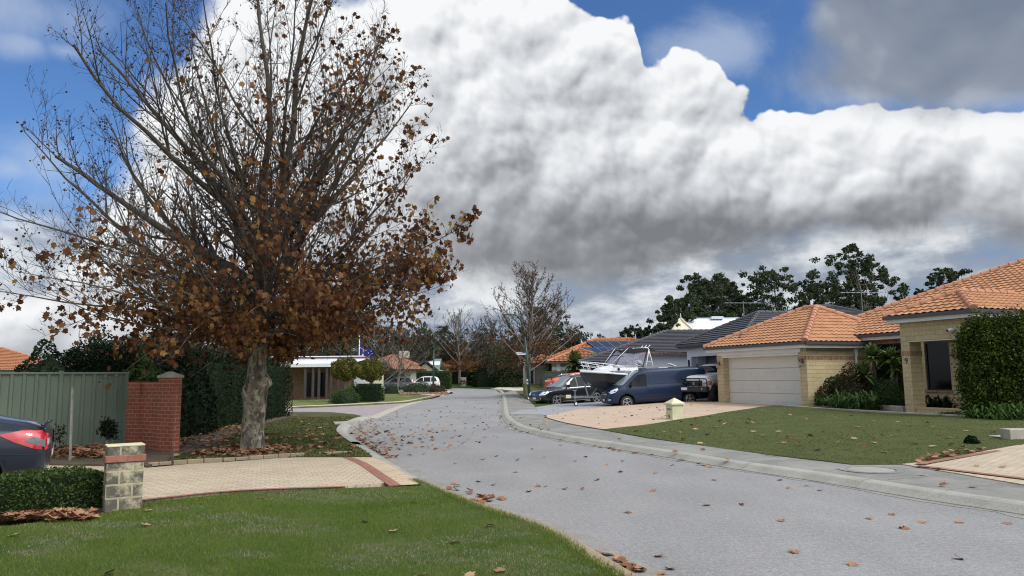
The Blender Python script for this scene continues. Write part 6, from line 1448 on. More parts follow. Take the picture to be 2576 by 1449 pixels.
# ------------------------------------------------------------ the big plane tree on the verge
def plane_tree():
    b = gp(634, 1131, .11); root = empty('plane_tree', (b.x, b.y, .08), 0, 'tall plane tree on the verge, bare twigs above and rusty brown leaves below', 'tree')
    T_ = Tree(11); r = T_.r; ppm = 1859.0/b.y
    def env(q):                        # crown outline, metres from the trunk at height z (wider on the left low down)
        z = q.z; x = q.x; rad = math.hypot(q.x, q.y*1.05)
        L = [(0, 2.2), (1.5, 3.8), (2.0, 5.6), (2.6, 6.3), (4, 6.3), (5.2, 6.0), (7, 5.6), (8.3, 5.1), (10, 4.2), (11.5, 3.0), (13.4, 1.0)]
        Rr = [(0, 2.0), (1.6, 2.6), (2.1, 3.6), (2.8, 4.8), (3.8, 5.4), (5.3, 5.6), (7, 5.1), (8.3, 4.5), (9.6, 3.7), (11.5, 2.6), (13.4, 1.0)]
        def f(tb):
            for (a, c), (a2, c2) in zip(tb, tb[1:]):
                if a <= z <= a2: return c+(c2-c)*(z-a)/(a2-a)
            return .5
        w = .5-.5*x/(rad+1e-6); return z > 1.2 and rad < f(L)*w+f(Rr)*(1-w)
    # trunk with the knobs and the fork
    tr = [(0, 0, -.1, .31), (.0, 0, .12, .275), (.01, 0, .45, .25), (.03, 0, .9, .245), (.06, 0, 1.3, .25), (.04, 0, 1.62, .225), (.06, 0, 2.1, .20), (.10, 0, 2.7, .19), (.13, .02, 3.4, .185), (.16, 0, 4.1, .165), (.20, 0, 4.7, .155)]
    pts = [Vector(p[:3]) for p in tr]
    lead = [[(.20, 0, 4.7), (.06, .05, 5.4), (.02, .1, 6.4), (.16, .15, 7.6), (.06, .1, 9.0), (-.22, .1, 10.6), (-.3, .1, 12.3)], [(.20, 0, 4.7), (.46, -.05, 5.4), (.55, -.1, 6.3), (.80, -.15, 7.5), (.84, -.15, 9.0), (1.12, -.1, 10.8), (1.15, 0, 12.4)]]
    SP = dict(n=[9, 8, 6, 4, 3], kids=[13, 9, 5.5, 3, 0], up=[.050, .045, .05, .05, .05], wob=[.05, .075, .09, .12, .1], tap=[.22, .25, .35, .5, .6], ang=[40, 40, 42, 45, 45], len=[.46, .46, .46, .5, .5], rad=[.48, .5, .6, .7, .7], rmin=.0042, **{'from': [.12, .08, .1, .1, .1]})
    SP['from'] = [.12, .08, .1, .1, .1]
    limbs = []
    # scaffold limbs read off the photograph: start height, azimuth (0 = right, 180 = left), elevation, length, radius
    for (z, az, el, L, rd) in ((2.75, 178, 12, 5.4, .055), (3.0, 200, 22, 5.8, .07), (3.1, 150, 30, 5.2, .06), (3.3, 172, 38, 6.6, .095), (3.7, 190, 48, 7.4, .105), (4.2, 165, 52, 7.0, .095), (4.5, 205, 58, 6.4, .08), (2.6, 230, 10, 3.6, .05),
                               (2.7, 5, 14, 3.6, .055), (2.9, 335, 26, 4.6, .07), (3.1, 20, 34, 5.0, .08), (3.4, 350, 38, 5.4, .09), (3.8, 10, 44, 5.8, .09), (4.2, 340, 50, 5.8, .085), (4.5, 25, 56, 5.8, .08),
                               (2.6, 300, 8, 3.2, .05), (2.8, 270, 18, 4.0, .06), (3.3, 285, 34, 4.6, .07), (3.9, 255, 44, 5.0, .075), (2.8, 90, 20, 4.2, .06), (3.4, 70, 36, 4.8, .07), (4.0, 110, 46, 5.2, .075), (2.45, 255, 4, 2.8, .04), (2.5, 320, 4, 2.8, .04), (2.5, 205, 4, 4.2, .045), (2.35, 180, 2, 3.2, .04)):
        x = .13 if z < 4.2 else .2; limbs.append(((x, 0, z), az, el, L, rd))
    for i in range(15): limbs.append(((.1, 0, 2.45+.095*i+r.uniform(-.1, .1)), i*137.5+r.uniform(-15, 15), r.uniform(-8, 16)+i*.6, -1, .045))
    for i in range(9):
        t = i/9; 
        for k, ld in enumerate(lead):
            j = min(5, int(t*6)); f = t*6-j; p = Vector(ld[j]).lerp(Vector(ld[j+1]), f); az = (r.uniform(100, 260) if k == 0 else r.uniform(-80, 80)) if r.random() < .75 else r.uniform(0, 360)
            limbs.append((tuple(p), az, r.uniform(34, 60)+t*6, 9, .056-.034*t))
    for a_, c_ in zip(tr, tr[1:]): T_.seg.append((a_[:3], c_[:3], a_[3], c_[3], 0))
    for k, ld in enumerate(lead):
        for i in range(6): T_.seg.append((ld[i], ld[i+1], (.12-.017*i) if k == 0 else (.125-.017*i), .12-.017*(i+1), 0))
    for p, az, el, L, rd in limbs:
        a = math.radians(az+r.uniform(-6, 6)); e = math.radians(el); d = Vector((math.cos(a)*math.cos(e), math.sin(a)*math.cos(e), math.sin(e)))
        flat = L < 0; L = (reach(env, p, d)*r.uniform(.7, 1.0)) if flat else min(reach(env, p, d), 9 if L == 9 else max(L*1.15, 1.5))*r.uniform(.93, 1.03); lk = max(.25, min(1, L/6)); sp = dict(SP); sp['kids'] = [13*lk+3, 9, 5.0, 0, 0]
        T_.grow(p, d, L, rd*(.55+.075*L), 1, 4, dict(SP, kids=[0, 12*lk+3, 6.6, 3.6, 0], n=[9, 10, 6, 4, 3], len=[.4, .40, .46, .52, .5], fall=.42, up=[.05, -.004 if flat else .032, .012 if flat else .045, .02 if flat else .05, .05], tap=[.2, .12, .25, .45, .6]), env)
    print('plane tree segments', len(T_.seg), 'leaf places', len(T_.lv))
    # smooth trunk with bumps, then limbs
    mb = MB(); mb.tube([p[:3] for p in tr], [p[3] for p in tr], 18)
    tm = mb.mesh('trunk'); bm = bmesh.new(); bm.from_mesh(tm); bmesh.ops.subdivide_edges(bm, edges=bm.edges[:], cuts=2, use_grid_fill=True)
    from mathutils import noise as mn
    for v in bm.verts:
        n_ = mn.noise(v.co*1.8)*.035+mn.noise(v.co*4.5)*.014; rr = Vector((v.co.x, v.co.y, 0)); 
        kn = .16*math.exp(-((v.co.z-1.55)**2)/.02)*max(0, rr.normalized().dot(Vector((.9, -.45, 0)))); kn += .07*math.exp(-((v.co.z-1.35)**2)/.03)*max(0, rr.normalized().dot(Vector((-1, -.2, 0))))
        fl = .05*math.exp(-v.co.z/.12)*max(0, math.sin(math.atan2(v.co.y, v.co.x)*5)); v.co += rr.normalized()*(n_+kn+fl)
    bm.to_mesh(tm); bm.free(); link('trunk', tm, M['bark_plane'], root, smooth=True)
    T_.seg = [sg for sg in T_.seg if not (sg[4] == 0 and sg[2] > .15 and sg[0][2] < 4.6 and abs(sg[0][0]) < .3 and sg[3] > .15)] 
    V_, F_, o = [], [], 0
    for l, k in ((0, 10), (1, 8), (2, 6)):
        sg = [(a, c, r0, r1) for a, c, r0, r1, q in T_.seg if q == l]; v, f = tubes(sg, k); V_.append(v); F_.append(f+o); o += len(v)
    np_mesh('limbs', np.concatenate(V_), np.concatenate(F_), 'bark_plane', root, smooth=True)
    V_, F_, o = [], [], 0
    for l, k in ((3, 4), (4, 3)):
        sg = [(a, c, r0, r1) for a, c, r0, r1, q in T_.seg if q == l]; v, f = tubes(sg, k); V_.append(v); F_.append(f+o); o += len(v)
    np_mesh('twigs', np.concatenate(V_), np.concatenate(F_), 'bark_twig', root, smooth=False)
    P = np.array([p for p, l in T_.lv]); rs = T_.rs; KL_ = min(1.0, 52000/len(P))*.9
    # leaves cling low on the tree and on its right side
    z = P[:, 2]; x = P[:, 0]; rad_ = np.hypot(x-.2, P[:, 1])
    dens = np.clip((5.0-z)/2.6, 0, 1)**1.5*.72 + np.clip((x+.3)/2.6, 0, 1)*np.clip((10.5-z)/6.0, 0, 1)*.40 + np.where(x > -1.2, .05, .010)
    dens = dens*np.where(z > 2.9, np.clip(rad_/2.4, .22, 1), 1); dens = np.where((x < -2.0) & (z > 3.3), dens*.28, dens); dens = np.where((x < -4.4), dens*.35, dens)
    keep = rs.random_sample(len(P)) < dens*KL_; Q = P[keep]; print('leaves', len(Q))
    Q = Q+rs.normal(size=Q.shape)*.07
    fl_ = 2.05+np.clip(Q[:, 0]-1.2, 0, 9)*.22+np.clip(-Q[:, 0]-3.6, 0, 9)*.15; sp_ = rs.random_sample(len(Q)); Q = Q[(Q[:, 2] > fl_) | (sp_ < .10)]
    cut = np.where((Q[:, 0] > 2.4) & (Q[:, 2] < 3.6), .6, 1.0); Q = Q[rs.random_sample(len(Q)) < cut]
    low = Q[(Q[:, 2] < 3.2) & (np.abs(Q[:, 0]+.8) < 3.2)]; Q = np.concatenate([Q, low+rs.normal(size=low.shape)*.14, low[::2]+rs.normal(size=low[::2].shape)*.16])
    Q = Q[Q[:, 2] > 1.35-(rs.random_sample(len(Q)) < .03)*.3]
    v, f = scatter(rs, Q, .125, PLANE, PLANE_F, .5); np_mesh('leaves', v, f, 'leaf_autumn', root)
    # seed balls dangling from the outer twigs
    tp = np.array([p for p, l in T_.tips if l >= 3]); kz = rs.random_sample(len(tp)) < np.where(tp[:, 0] < 0, .20, .10); tp = tp[kz]; tp = tp+np.array([0, 0, -.06])+rs.normal(size=tp.shape)*.03
    ic = [(0, 0, 1), (.9, 0, .45), (.28, .85, .45), (-.72, .53, .45), (-.72, -.53, .45), (.28, -.85, .45), (.72, .53, -.45), (-.28, .85, -.45), (-.9, 0, -.45), (-.28, -.85, -.45), (.72, -.53, -.45), (0, 0, -1)]
    icf = [(0, 1, 2), (0, 2, 3), (0, 3, 4), (0, 4, 5), (0, 5, 1), (1, 6, 2), (2, 7, 3), (3, 8, 4), (4, 9, 5), (5, 10, 1), (2, 6, 7), (3, 7, 8), (4, 8, 9), (5, 9, 10), (1, 10, 6), (6, 11, 7), (7, 11, 8), (8, 11, 9), (9, 11, 10), (10, 11, 6)]
    v, f = scatter(rs, tp, .022, ic, icf); np_mesh('seed_balls', v, f, 'seed_ball', root)
plane_tree()
# ------------------------------------------------------------ smaller bare trees
def bare_tree(label, x, y, z0, H, rad, seed, leaves=0.0, low=0.0, bark='bark_grey', twig='bark_twig', trunk_r=.16, clear=.22, lsize=.16, leafmat='leaf_autumn_far', group=None, spread=1.0, lv3=4.0, n1=22, skirt=None):
    root = empty('bare_tree', (x, y, z0), 0, label, 'tree', group); T_ = Tree(seed); r = T_.r
    def env(q):
        t = q.z/H; 
        if t > 1.02: return False
        w = min(1, max(0, t-.08)/.24)*(1 if t < .55 else max(.05, 1-((t-.55)/.52)**1.8))
        return math.hypot(q.x, q.y) < rad*max(.2, w)
    sp = dict(n=[9, 7, 5, 3, 2], kids=[0, 8, lv3, 2.2, 0], up=[.02, .06, .06, .05, 0], wob=[.04, .08, .1, .12, .1], tap=[.15, .25, .35, .5, .5], ang=[45, 38, 40, 42, 40], len=[.5, .45, .48, .5, .5], rad=[.5, .5, .6, .7, .7], rmin=.015*H/10)
    sp['from'] = [.2, .1, .1, .1, .1]
    p = Vector((0, 0, -.05)); d = Vector((r.gauss(0, .03), r.gauss(0, .03), 1)); n = 10; ax = [p]
    for i in range(n): d = (d+Vector((r.gauss(0, .05), r.gauss(0, .05), .1))).normalized(); q = p+d*H*.93/n; T_.seg.append((tuple(p), tuple(q), trunk_r*(1-i/n*.88), trunk_r*(1-(i+1)/n*.88), 0)); p = q; ax.append(p)
    for i in range(n1):
        t = clear+(.92-clear)*i/n1; j = min(n-1, int(t*n)); o = ax[j].lerp(ax[j+1], t*n-j); a = i*2.4+r.uniform(-.5, .5); e = math.radians(24+34*t+r.uniform(-8, 8))
        dd = Vector((math.cos(a)*math.cos(e), math.sin(a)*math.cos(e), math.sin(e))); L = reach(env, o, dd)*r.uniform(.85, 1.03); T_.grow(o, dd, L, trunk_r*.42*(1-t*.7), 1, 3, sp, env)
    T_.wood(root, (bark, twig), (9, 5, 4, 3, 3))
    if skirt:
        ns_, rr_, za, zb_ = skirt; rs = T_.rs; aa = rs.uniform(0, 2*PI, ns_); ra = rr_*rs.random_sample(ns_)**.55; lump = 1+.25*np.sin(aa*5)+.15*np.sin(aa*11+2); Q = np.stack([np.cos(aa)*ra*lump, np.sin(aa)*ra*lump, H*(za+(zb_-za)*rs.random_sample(ns_)*(1-.35*ra/rr_))], 1)
        v, f = scatter(rs, Q, lsize, DIAM, DIAM_F, .3); np_mesh('low_leaves', v, f, leafmat, root)
    if leaves or low:
        P = np.array([q for q, l in T_.lv]); rs = T_.rs; z = P[:, 2]/H; dn = leaves+low*np.clip((.55-z)/.25, 0, 1); Q = P[rs.random_sample(len(P)) < dn]; Q = Q+rs.normal(size=Q.shape)*.1
        if low: Q = np.concatenate([Q]+[Q[Q[:, 2] < .5*H]+rs.normal(size=(int((Q[:, 2] < .5*H).sum()), 3))*.3 for _ in range(2)])
        v, f = scatter(rs, Q, lsize, DIAM, DIAM_F, .3); np_mesh('leaves', v, f, leafmat, root)
    return root
def px_tree(px, py, Y): p = at(px, py, Y); return p.x, Y
x, y = px_tree(1330, 985, 60); hT = at(1330, 655, 60).z
bare_tree('tall half bare street tree with rusty leaves behind the leaning lamp post', x, 60, .1, hT, 4.4, 5, .15, .25, bark='bark_pale', twig='bark_twig', trunk_r=.20, clear=.20, lsize=.15, n1=40, lv3=6, skirt=(900, 2.6, .20, .50))
x, y = px_tree(1156, 966, 124); hT = at(1156, 768, 124).z
bare_tree('bare street tree at the bend with pale trunk and orange leaves on its lowest limbs', x, 124, .5, hT-.5, 6.6, 6, .02, .75, bark='bark_pale', trunk_r=.28, clear=.17, lsize=.26, n1=28, skirt=(2200, 4.6, .16, .34))
for i, (px, top, Y, rad, lab, lv, mat) in enumerate(((1232, 795, 127, 5.2, 'brown leafed tree standing right of the bare street tree', .55, 'leaf_brown'), (1202, 800, 129, 5.0, 'grey twiggy tree close behind the bare street tree', .10, 'leaf_brown'), (1272, 840, 124, 5.4, 'rusty brown tree left of the tall half bare tree', .7, 'leaf_brown'),
                              (1435, 802, 108, 3.6, 'pale slender bare tree right of the tall half bare tree', .0, 'leaf_brown'), (1000, 800, 96, 4.6, 'bare grey tree rising behind the flag', .02, 'leaf_brown'), (955, 815, 90, 4.2, 'bare thin tree above the pale orange roof', .0, 'leaf_brown'), (1060, 838, 124, 5.0, 'low brown twiggy tree over the cottage', .25, 'leaf_brown'), (1390, 870, 86, 3.4, 'small brown twiggy tree above the beige house', .25, 'leaf_brown'))):
    x, _ = px_tree(px, 965, Y); H = at(px, top, Y).z; bare_tree(lab, x, Y, 0, H, rad, 20+i, lv, 0, trunk_r=.17, clear=.12, lsize=.24, leafmat=mat, group='twiggy trees far down the street', n1=18, bark='bark_pale' if i == 3 else 'bark_grey', twig='bark_pale' if i == 3 else 'bark_twig')
# ------------------------------------------------------------ leafy crowns
def blob_tree(name, label, x, y, z0, H, rad, seed, mat, nb=34, per=170, leaf=.28, trunk_r=.22, clear=.3, crown=None, cat='tree', group=None, tall=1.0, bark='bark_grey', gap=1.0, shape='oval'):
    """trunk and limbs whose ends carry separate clouds of leaves, so sky shows between them"""
    root = empty(name, (x, y, z0), 0, label, cat, group); rs = np.random.RandomState(seed); r = random.Random(seed); seg = []; cl = []
    n = 8; p = Vector((0, 0, -.1)); ax = [p]; d = Vector((r.gauss(0, .05), 0, 1))
    for i in range(n): d = (d+Vector((r.gauss(0, .07), r.gauss(0, .07), .12))).normalized(); q = p+d*H*.86/n; seg.append((tuple(p), tuple(q), trunk_r*(1-i/n*.8), trunk_r*(1-(i+1)/n*.8))); p = q; ax.append(p)
    for i in range(nb):
        t = clear+(1-clear)*((i+.5)/nb)**.85; u = (t-clear)/(1-clear)
        if shape == 'oval': w = math.sin(PI*min(1, .12+.80*u))**.6
        elif shape == 'cone': w = 1-.75*u
        elif shape == 'top': w = .45+.55*math.sin(PI*min(1, .05+.9*u))
        else: w = 1
        a = i*2.399+r.uniform(-.5, .5); R_ = rad*w*r.uniform(.25, 1.0)**.6*gap; zc = H*t*.93; c = Vector((math.cos(a)*R_, math.sin(a)*R_, zc))+Vector((ax[min(n, int(t*n))].x, ax[min(n, int(t*n))].y, 0))
        o = ax[max(0, min(n-1, int((t-.16)*n)))]; m = o.lerp(c, .5)+Vector((0, 0, -.03*H)); r0 = trunk_r*.32*(1-u*.6)
        seg.append((tuple(o), tuple(m), r0, r0*.7)); seg.append((tuple(m), tuple(c), r0*.7, r0*.25)); s = rad*r.uniform(.24, .42)*(1.15-.35*u)
        for _ in range(5):
            cc = c+Vector((r.gauss(0, s*.8), r.gauss(0, s*.8), r.gauss(0, s*.6))); seg.append((tuple(c), tuple(cc), r0*.25, .01)); cl.append((cc, s*r.uniform(.32, .62)))
    v, f = tubes(seg, 6); np_mesh('trunk', v, f, bark, root, smooth=True); Q = []
    for c, s in cl:
        k = max(8, int(per/5*(s/(rad*.2)))); g = rs.normal(size=(k, 3)); g /= np.linalg.norm(g, axis=1, keepdims=True); g *= (rs.random_sample((k, 1))**.45)*s*np.array([[1, 1, .72*tall]]); Q.append(g+np.array(c))
    Q = np.concatenate(Q); v, f = scatter(rs, Q, leaf, DIAM, DIAM_F, .25); np_mesh('crown', v, f, mat, root); return root
G = 'gum trees behind the roofs'
for i, (px, top, base, Y, rad, lab, sh, cl) in enumerate((
    (1745, 693, 940, 66, 2.1, 'narrow dark gum tree, tall left one of the row behind the white tin roof', 'oval', .02), (1702, 752, 940, 64, 2.3, 'dark bushy gum tree at the left end of the row, beside the gable', 'oval', .0),
    (1790, 700, 940, 72, 2.7, 'gum tree with pointed twin tops right of the narrow dark one', 'top', .1), (1836, 690, 940, 76, 2.3, 'gum tree with open top above the white ridge vent', 'top', .12), (1878, 735, 940, 74, 1.8, 'small dark gum tree behind the left television aerial', 'oval', .05),
    (1955, 680, 940, 70, 2.9, 'broad open gum tree behind the charcoal roof left of the terracotta peak', 'top', .15), (2027, 708, 940, 78, 1.9, 'slim pale gum tree just left of the terracotta roof peak', 'top', .2), (2092, 682, 940, 74, 3.2, 'wide gum tree with see-through limbs over the terracotta roof peak', 'top', .35),
    (2222, 626, 940, 62, 2.55, 'tallest gum tree with rounded crown and bare grey stems', 'top', .30), (2158, 755, 940, 70, 1.6, 'low dark gum tree in the gap left of the tallest gum', 'oval', .1), (2395, 672, 940, 84, 2.1, 'small round gum crown peeping over the far right roof hip', 'top', .6), (2352, 720, 940, 86, .7, 'tiny gum crown just above the roof hip', 'top', .7), (1915, 775, 940, 68, 2.2, 'low dark tree between the two gum groups', 'oval', .0))):
    x, _ = px_tree(px, 800, Y); H = at(px, top, Y).z*1.045
    blob_tree('gum_tree', lab, x, Y, 0, H, rad, 60+i, 'leaf_gum', 44 if sh == 'oval' else 34, 430, .27, .20, max(.28, cl), group=G, shape=sh, bark='bark_pale' if i == 8 else 'bark_grey')
for i, (px, top, Y, rad, lab) in enumerate(((1590, 818, 92, 2.2, 'dark round tree behind the two pale finials, left of a pair'), (1632, 817, 94, 2.2, 'dark round tree left of the charcoal roof, right of a pair'))):
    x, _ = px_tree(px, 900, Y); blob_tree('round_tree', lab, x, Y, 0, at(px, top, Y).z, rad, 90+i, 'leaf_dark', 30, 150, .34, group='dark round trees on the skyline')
# dark mass of trees beyond the bend and behind the flag
G = 'dark trees beyond the bend'
for i, (px, top, Y, rad, mat, lab) in enumerate(((1098, 812, 128, 4.6, 'leaf_gum', 'grey green gum tree rising left of the distant lamp arm'), (1040, 832, 132, 4.6, 'leaf_dark', 'dark pointed tree behind the green cottage roof'), (1075, 850, 126, 5, 'leaf_dark', 'low dark tree over the cottage ridge'),
    (1140, 862, 134, 6, 'leaf_dark', 'dark tree filling the gap behind the solar roof'), (1190, 838, 140, 6, 'leaf_gum', 'broad dim tree behind the grey twiggy tree'), (1250, 850, 135, 6, 'leaf_gum', 'broad dim tree left of the tall half bare tree'), (1300, 862, 120, 5, 'leaf_dark', 'dark tree low behind the leaning lamp post'),
    (1355, 762, 112, 3.6, 'leaf_brown', 'tall narrow brown tree seen through the half bare crown'), (1415, 828, 104, 4.6, 'leaf_gum', 'rounded dark tree above the orange roof ridge'), (1460, 850, 104, 2.6, 'leaf_gum', 'small dark tree at the end of the orange roof ridge'), (980, 838, 120, 5.5, 'leaf_gum', 'dim tree behind the flag and orange roof'), (920, 830, 118, 5.5, 'leaf_dark', 'dark tree above the left end of the pale orange roof'),
    (850, 822, 100, 5.5, 'leaf_gum', 'dim tree behind the white verandah roof'), (780, 830, 100, 6, 'leaf_dark', 'dark tree behind the left end of the verandah roof'), (700, 840, 96, 6, 'leaf_gum', 'dim tree seen through the lowest plane leaves'), (600, 850, 96, 6, 'leaf_dark', 'dark tree far behind the plane trunk'), (480, 850, 90, 6, 'leaf_gum', 'dim tree behind the red brick wall'), (350, 845, 86, 6, 'leaf_dark', 'dark tree behind the right end of the green fence'))):
    x, _ = px_tree(px, 950, Y); blob_tree('dark_tree', lab, x, Y, 0, at(px, top, Y).z, rad, 120+i, 'leaf_far', 40, 260, .40, .22, .08, group=G)
# big round shrub tree by the far driveway, ball trees, shrubs round the flagpole
def shrub(label, px, base, Y, wpx, top, seed, mat, leaf=.14, n=1500, name='shrub', group=None, box=False, depth=None, z0=None, cat='shrub', flat=.55, stems=True):
    """rounded or clipped bush: leaves through a lumpy shell round an added solid dark core"""
    p = at(px, base, Y); z = z0 if z0 is not None else min(p.z, Gr(p.x, Y)) if Y > 40 else p.z; rs = np.random.RandomState(seed); H = at(px, top, Y).z-z; R_ = wpx/1859*Y/2; D_ = depth or R_
    root = empty(name, (p.x, Y+ (0 if box else 0), z), 0, label, cat, group)
    g = rs.normal(size=(n, 3)); g /= np.linalg.norm(g, axis=1, keepdims=True); g[:, 2] = np.abs(g[:, 2])
    if box: 
        g = rs.uniform(-1, 1, (n, 3)); ax_ = rs.randint(0, 3, n); sgn = np.where(rs.random_sample(n) < .5, -1, 1); g[np.arange(n), ax_] = sgn*(1-rs.random_sample(n)**2*.15); g[:, 2] = np.abs(g[:, 2]); lum = 1+rs.normal(size=n)*.012
    else:
        ph = rs.uniform(0, 6, 6); lum = 1+.10*np.sin(g[:, 0]*5+ph[0])*np.sin(g[:, 2]*6+ph[1])+.08*np.sin(g[:, 1]*7+ph[2]+g[:, 0]*4); lum *= (1-rs.random_sample(n)**2.2*.45)
    Q = g*lum[:, None]*np.array([[R_, D_, H]]); Q[:, 2] = np.maximum(Q[:, 2], rs.random_sample(n)*.05*H)
    v, f = scatter(rs, Q, leaf, DIAM, DIAM_F, .1); np_mesh('foliage', v, f, mat, root)
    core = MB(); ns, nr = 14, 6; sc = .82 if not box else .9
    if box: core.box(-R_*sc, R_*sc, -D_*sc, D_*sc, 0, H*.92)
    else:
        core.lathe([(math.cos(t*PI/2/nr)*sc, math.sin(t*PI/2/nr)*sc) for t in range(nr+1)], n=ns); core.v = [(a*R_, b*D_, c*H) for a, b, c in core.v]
    core.build('stems', M['leaf_dark'], root, smooth=not box); return root  # added solid core in the dark leaf colour, no modelled stems
def ball_tree(label, px, base, Y, wpx, top, bot, seed, mat, group):
    p = at(px, base, Y); p.z = min(p.z, Gr(p.x, Y)); root = empty('ball_tree', (p.x, Y, p.z), 0, label, 'tree', group); rs = np.random.RandomState(seed); c = (at(px, top, Y).z+at(px, bot, Y).z)/2-p.z; h = (at(px, top, Y).z-at(px, bot, Y).z)/2; R_ = wpx/1859*Y/2
    m = MB(); m.tube([(0, 0, 0), (.03, 0, c*.5), (0, 0, c)], [.12, .10, .09], 8); m.build('trunk', M['bark_grey'], root, smooth=True); n = 3600; g = rs.normal(size=(n, 3)); g /= np.linalg.norm(g, axis=1, keepdims=True); g *= (1-rs.random_sample((n, 1))**2*.6)*(1+.10*np.sin(g[:, :1]*9+g[:, 2:]*5))
    v, f = scatter(rs, g*np.array([[R_, R_, h]])+np.array([[0, 0, c]]), .17, DIAM, DIAM_F, .5); np_mesh('crown', v, f, mat, root)
G = 'clipped ball trees by the flagpole'
ball_tree('olive coloured ball tree on a short trunk left of the flagpole', 868, 978, 53, 74, 899, 958, 1, 'leaf_olive', G); ball_tree('olive coloured ball tree right of the flagpole', 932, 978, 57, 72, 903, 960, 2, 'leaf_olive', G)
shrub('low flowering green bush on the lawn left of the flagpole', 868, 999, 49, 76, 974, 3, 'leaf_mid', .10, 2200); shrub('dark clipped low hedge block right of the flagpole', 928, 993, 52, 52, 966, 4, 'leaf_dark', .09, 2600, 'hedge', box=True, cat='hedge', depth=.8)
shrub('loose green shrub at the edge of the cream driveway', 955, 989, 54, 26, 967, 5, 'leaf_mid', .11, 900); shrub('dark low shrub between the ball trees', 890, 984, 58, 52, 965, 6, 'leaf_dark', .11, 1300)
shrub('grey green shrub bed in front of the parked grey car', 985, 982, 78, 44, 968, 7, 'leaf_gum', .12, 1300); shrub('low grey green shrub bed left of the distant lamp post', 1052, 983, 76, 92, 961, 8, 'leaf_gum', .13, 3000, depth=2.0); shrub('dark trailing shrub at the tip of the cream driveway', 1100, 985, 74, 50, 967, 9, 'leaf_brown', .12, 1500)
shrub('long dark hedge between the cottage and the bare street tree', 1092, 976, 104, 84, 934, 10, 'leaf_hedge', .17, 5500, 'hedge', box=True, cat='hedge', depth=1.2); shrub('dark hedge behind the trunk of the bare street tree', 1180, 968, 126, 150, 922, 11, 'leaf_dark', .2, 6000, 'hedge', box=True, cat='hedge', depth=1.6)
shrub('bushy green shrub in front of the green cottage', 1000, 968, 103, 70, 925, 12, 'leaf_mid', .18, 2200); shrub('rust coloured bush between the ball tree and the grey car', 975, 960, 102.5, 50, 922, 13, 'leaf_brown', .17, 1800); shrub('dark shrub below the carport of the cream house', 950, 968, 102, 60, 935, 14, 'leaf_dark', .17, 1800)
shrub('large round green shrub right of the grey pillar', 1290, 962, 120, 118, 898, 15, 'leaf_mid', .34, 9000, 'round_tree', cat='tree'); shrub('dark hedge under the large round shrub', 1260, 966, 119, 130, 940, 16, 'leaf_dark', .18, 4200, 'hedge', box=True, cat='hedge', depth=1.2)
shrub('low rusty garden bed beside the far driveway', 1300, 968, 121, 60, 959, 17, 'leaf_brown', .16, 1400); shrub('low rocky plant bed left of the leaning lamp post', 1395, 976, 58, 70, 964, 18, 'leaf_brown', .12, 1800)
shrub('dark clump of shrubs at the bend between the two hedges', 1215, 967, 121, 60, 925, 19, 'leaf_dark', .2, 2600)
def spiky(label, px, base, Y, top, wpx, seed, mat='leaf_yucca', heads=((0, 1.0),), group=None, n=170, name='yucca', trunk=True):
    p = at(px, base, Y); p.z = min(p.z, Gr(p.x, Y)) if Y > 40 else p.z; root = empty(name, (p.x, Y, p.z), 0, label, 'plant', group); rs = np.random.RandomState(seed); H = at(px, top, Y).z-p.z; R_ = wpx/1859*Y/2*1.3; V_, F_ = [], []; o = 0; tr = MB()
    for hx, hh in heads:
        hz = H*hh-R_*.75; hx_ = hx*R_; tr.tube([(hx_*.3, 0, 0), (hx_, 0, max(.05, hz))], [.09, .07], 7) if trunk else None
        for i in range(n):
            a = rs.uniform(0, 2*PI); e = rs.uniform(-.5, 1.45); L = R_*rs.uniform(.75, 1.15); d = np.array([math.cos(a)*math.cos(e), math.sin(a)*math.cos(e), math.sin(e)]); sd_ = np.cross(d, [0, 0, 1]); sd_ /= np.linalg.norm(sd_)+1e-6; b = np.array([hx_, 0, max(.05, hz)]); w = .05*R_/.6+.012
            m = b+d*L*.55; t = b+d*L+np.array([0, 0, -.14*L]); V_ += [b-sd_*w*.5, b+sd_*w*.5, m+sd_*w, m-sd_*w, t, t]; F_ += [(o, o+1, o+2, o+3), (o+3, o+2, o+4, o+5)]; o += 6
    if trunk: tr.build('stem', M['bark_grey'], root, smooth=True)
    np_mesh('leaf_blades', V_, F_, mat, root); return root
G = 'yuccas by the pale green fence'
spiky('tall spiky yucca between the lamp post and the boat bow, the largest head', 1448, 965, 53, 884, 62, 1, heads=((0, 1.0), (-.15, .62), (.3, .45)), group=G); spiky('wide spiky yucca behind the boat rail', 1495, 962, 54, 893, 62, 2, heads=((0, 1.0), (.1, .55)), group=G); spiky('dark spiky yucca in front of the beige house, nearest the street sign', 1390, 955, 60, 906, 48, 3, heads=((0, 1.0), (-.5, .55)), group=G)
spiky('spiky grass clump between the grey pillar and the bend', 1187, 966, 123, 928, 30, 4, 'leaf_mid', heads=((0, .6), (0, 1.0)), n=140, name='grass_clump', trunk=False)
shrub('small bronze shrub under the yuccas beside the boat', 1435, 962, 52, 40, 938, 20, 'leaf_bronze', .11, 900)
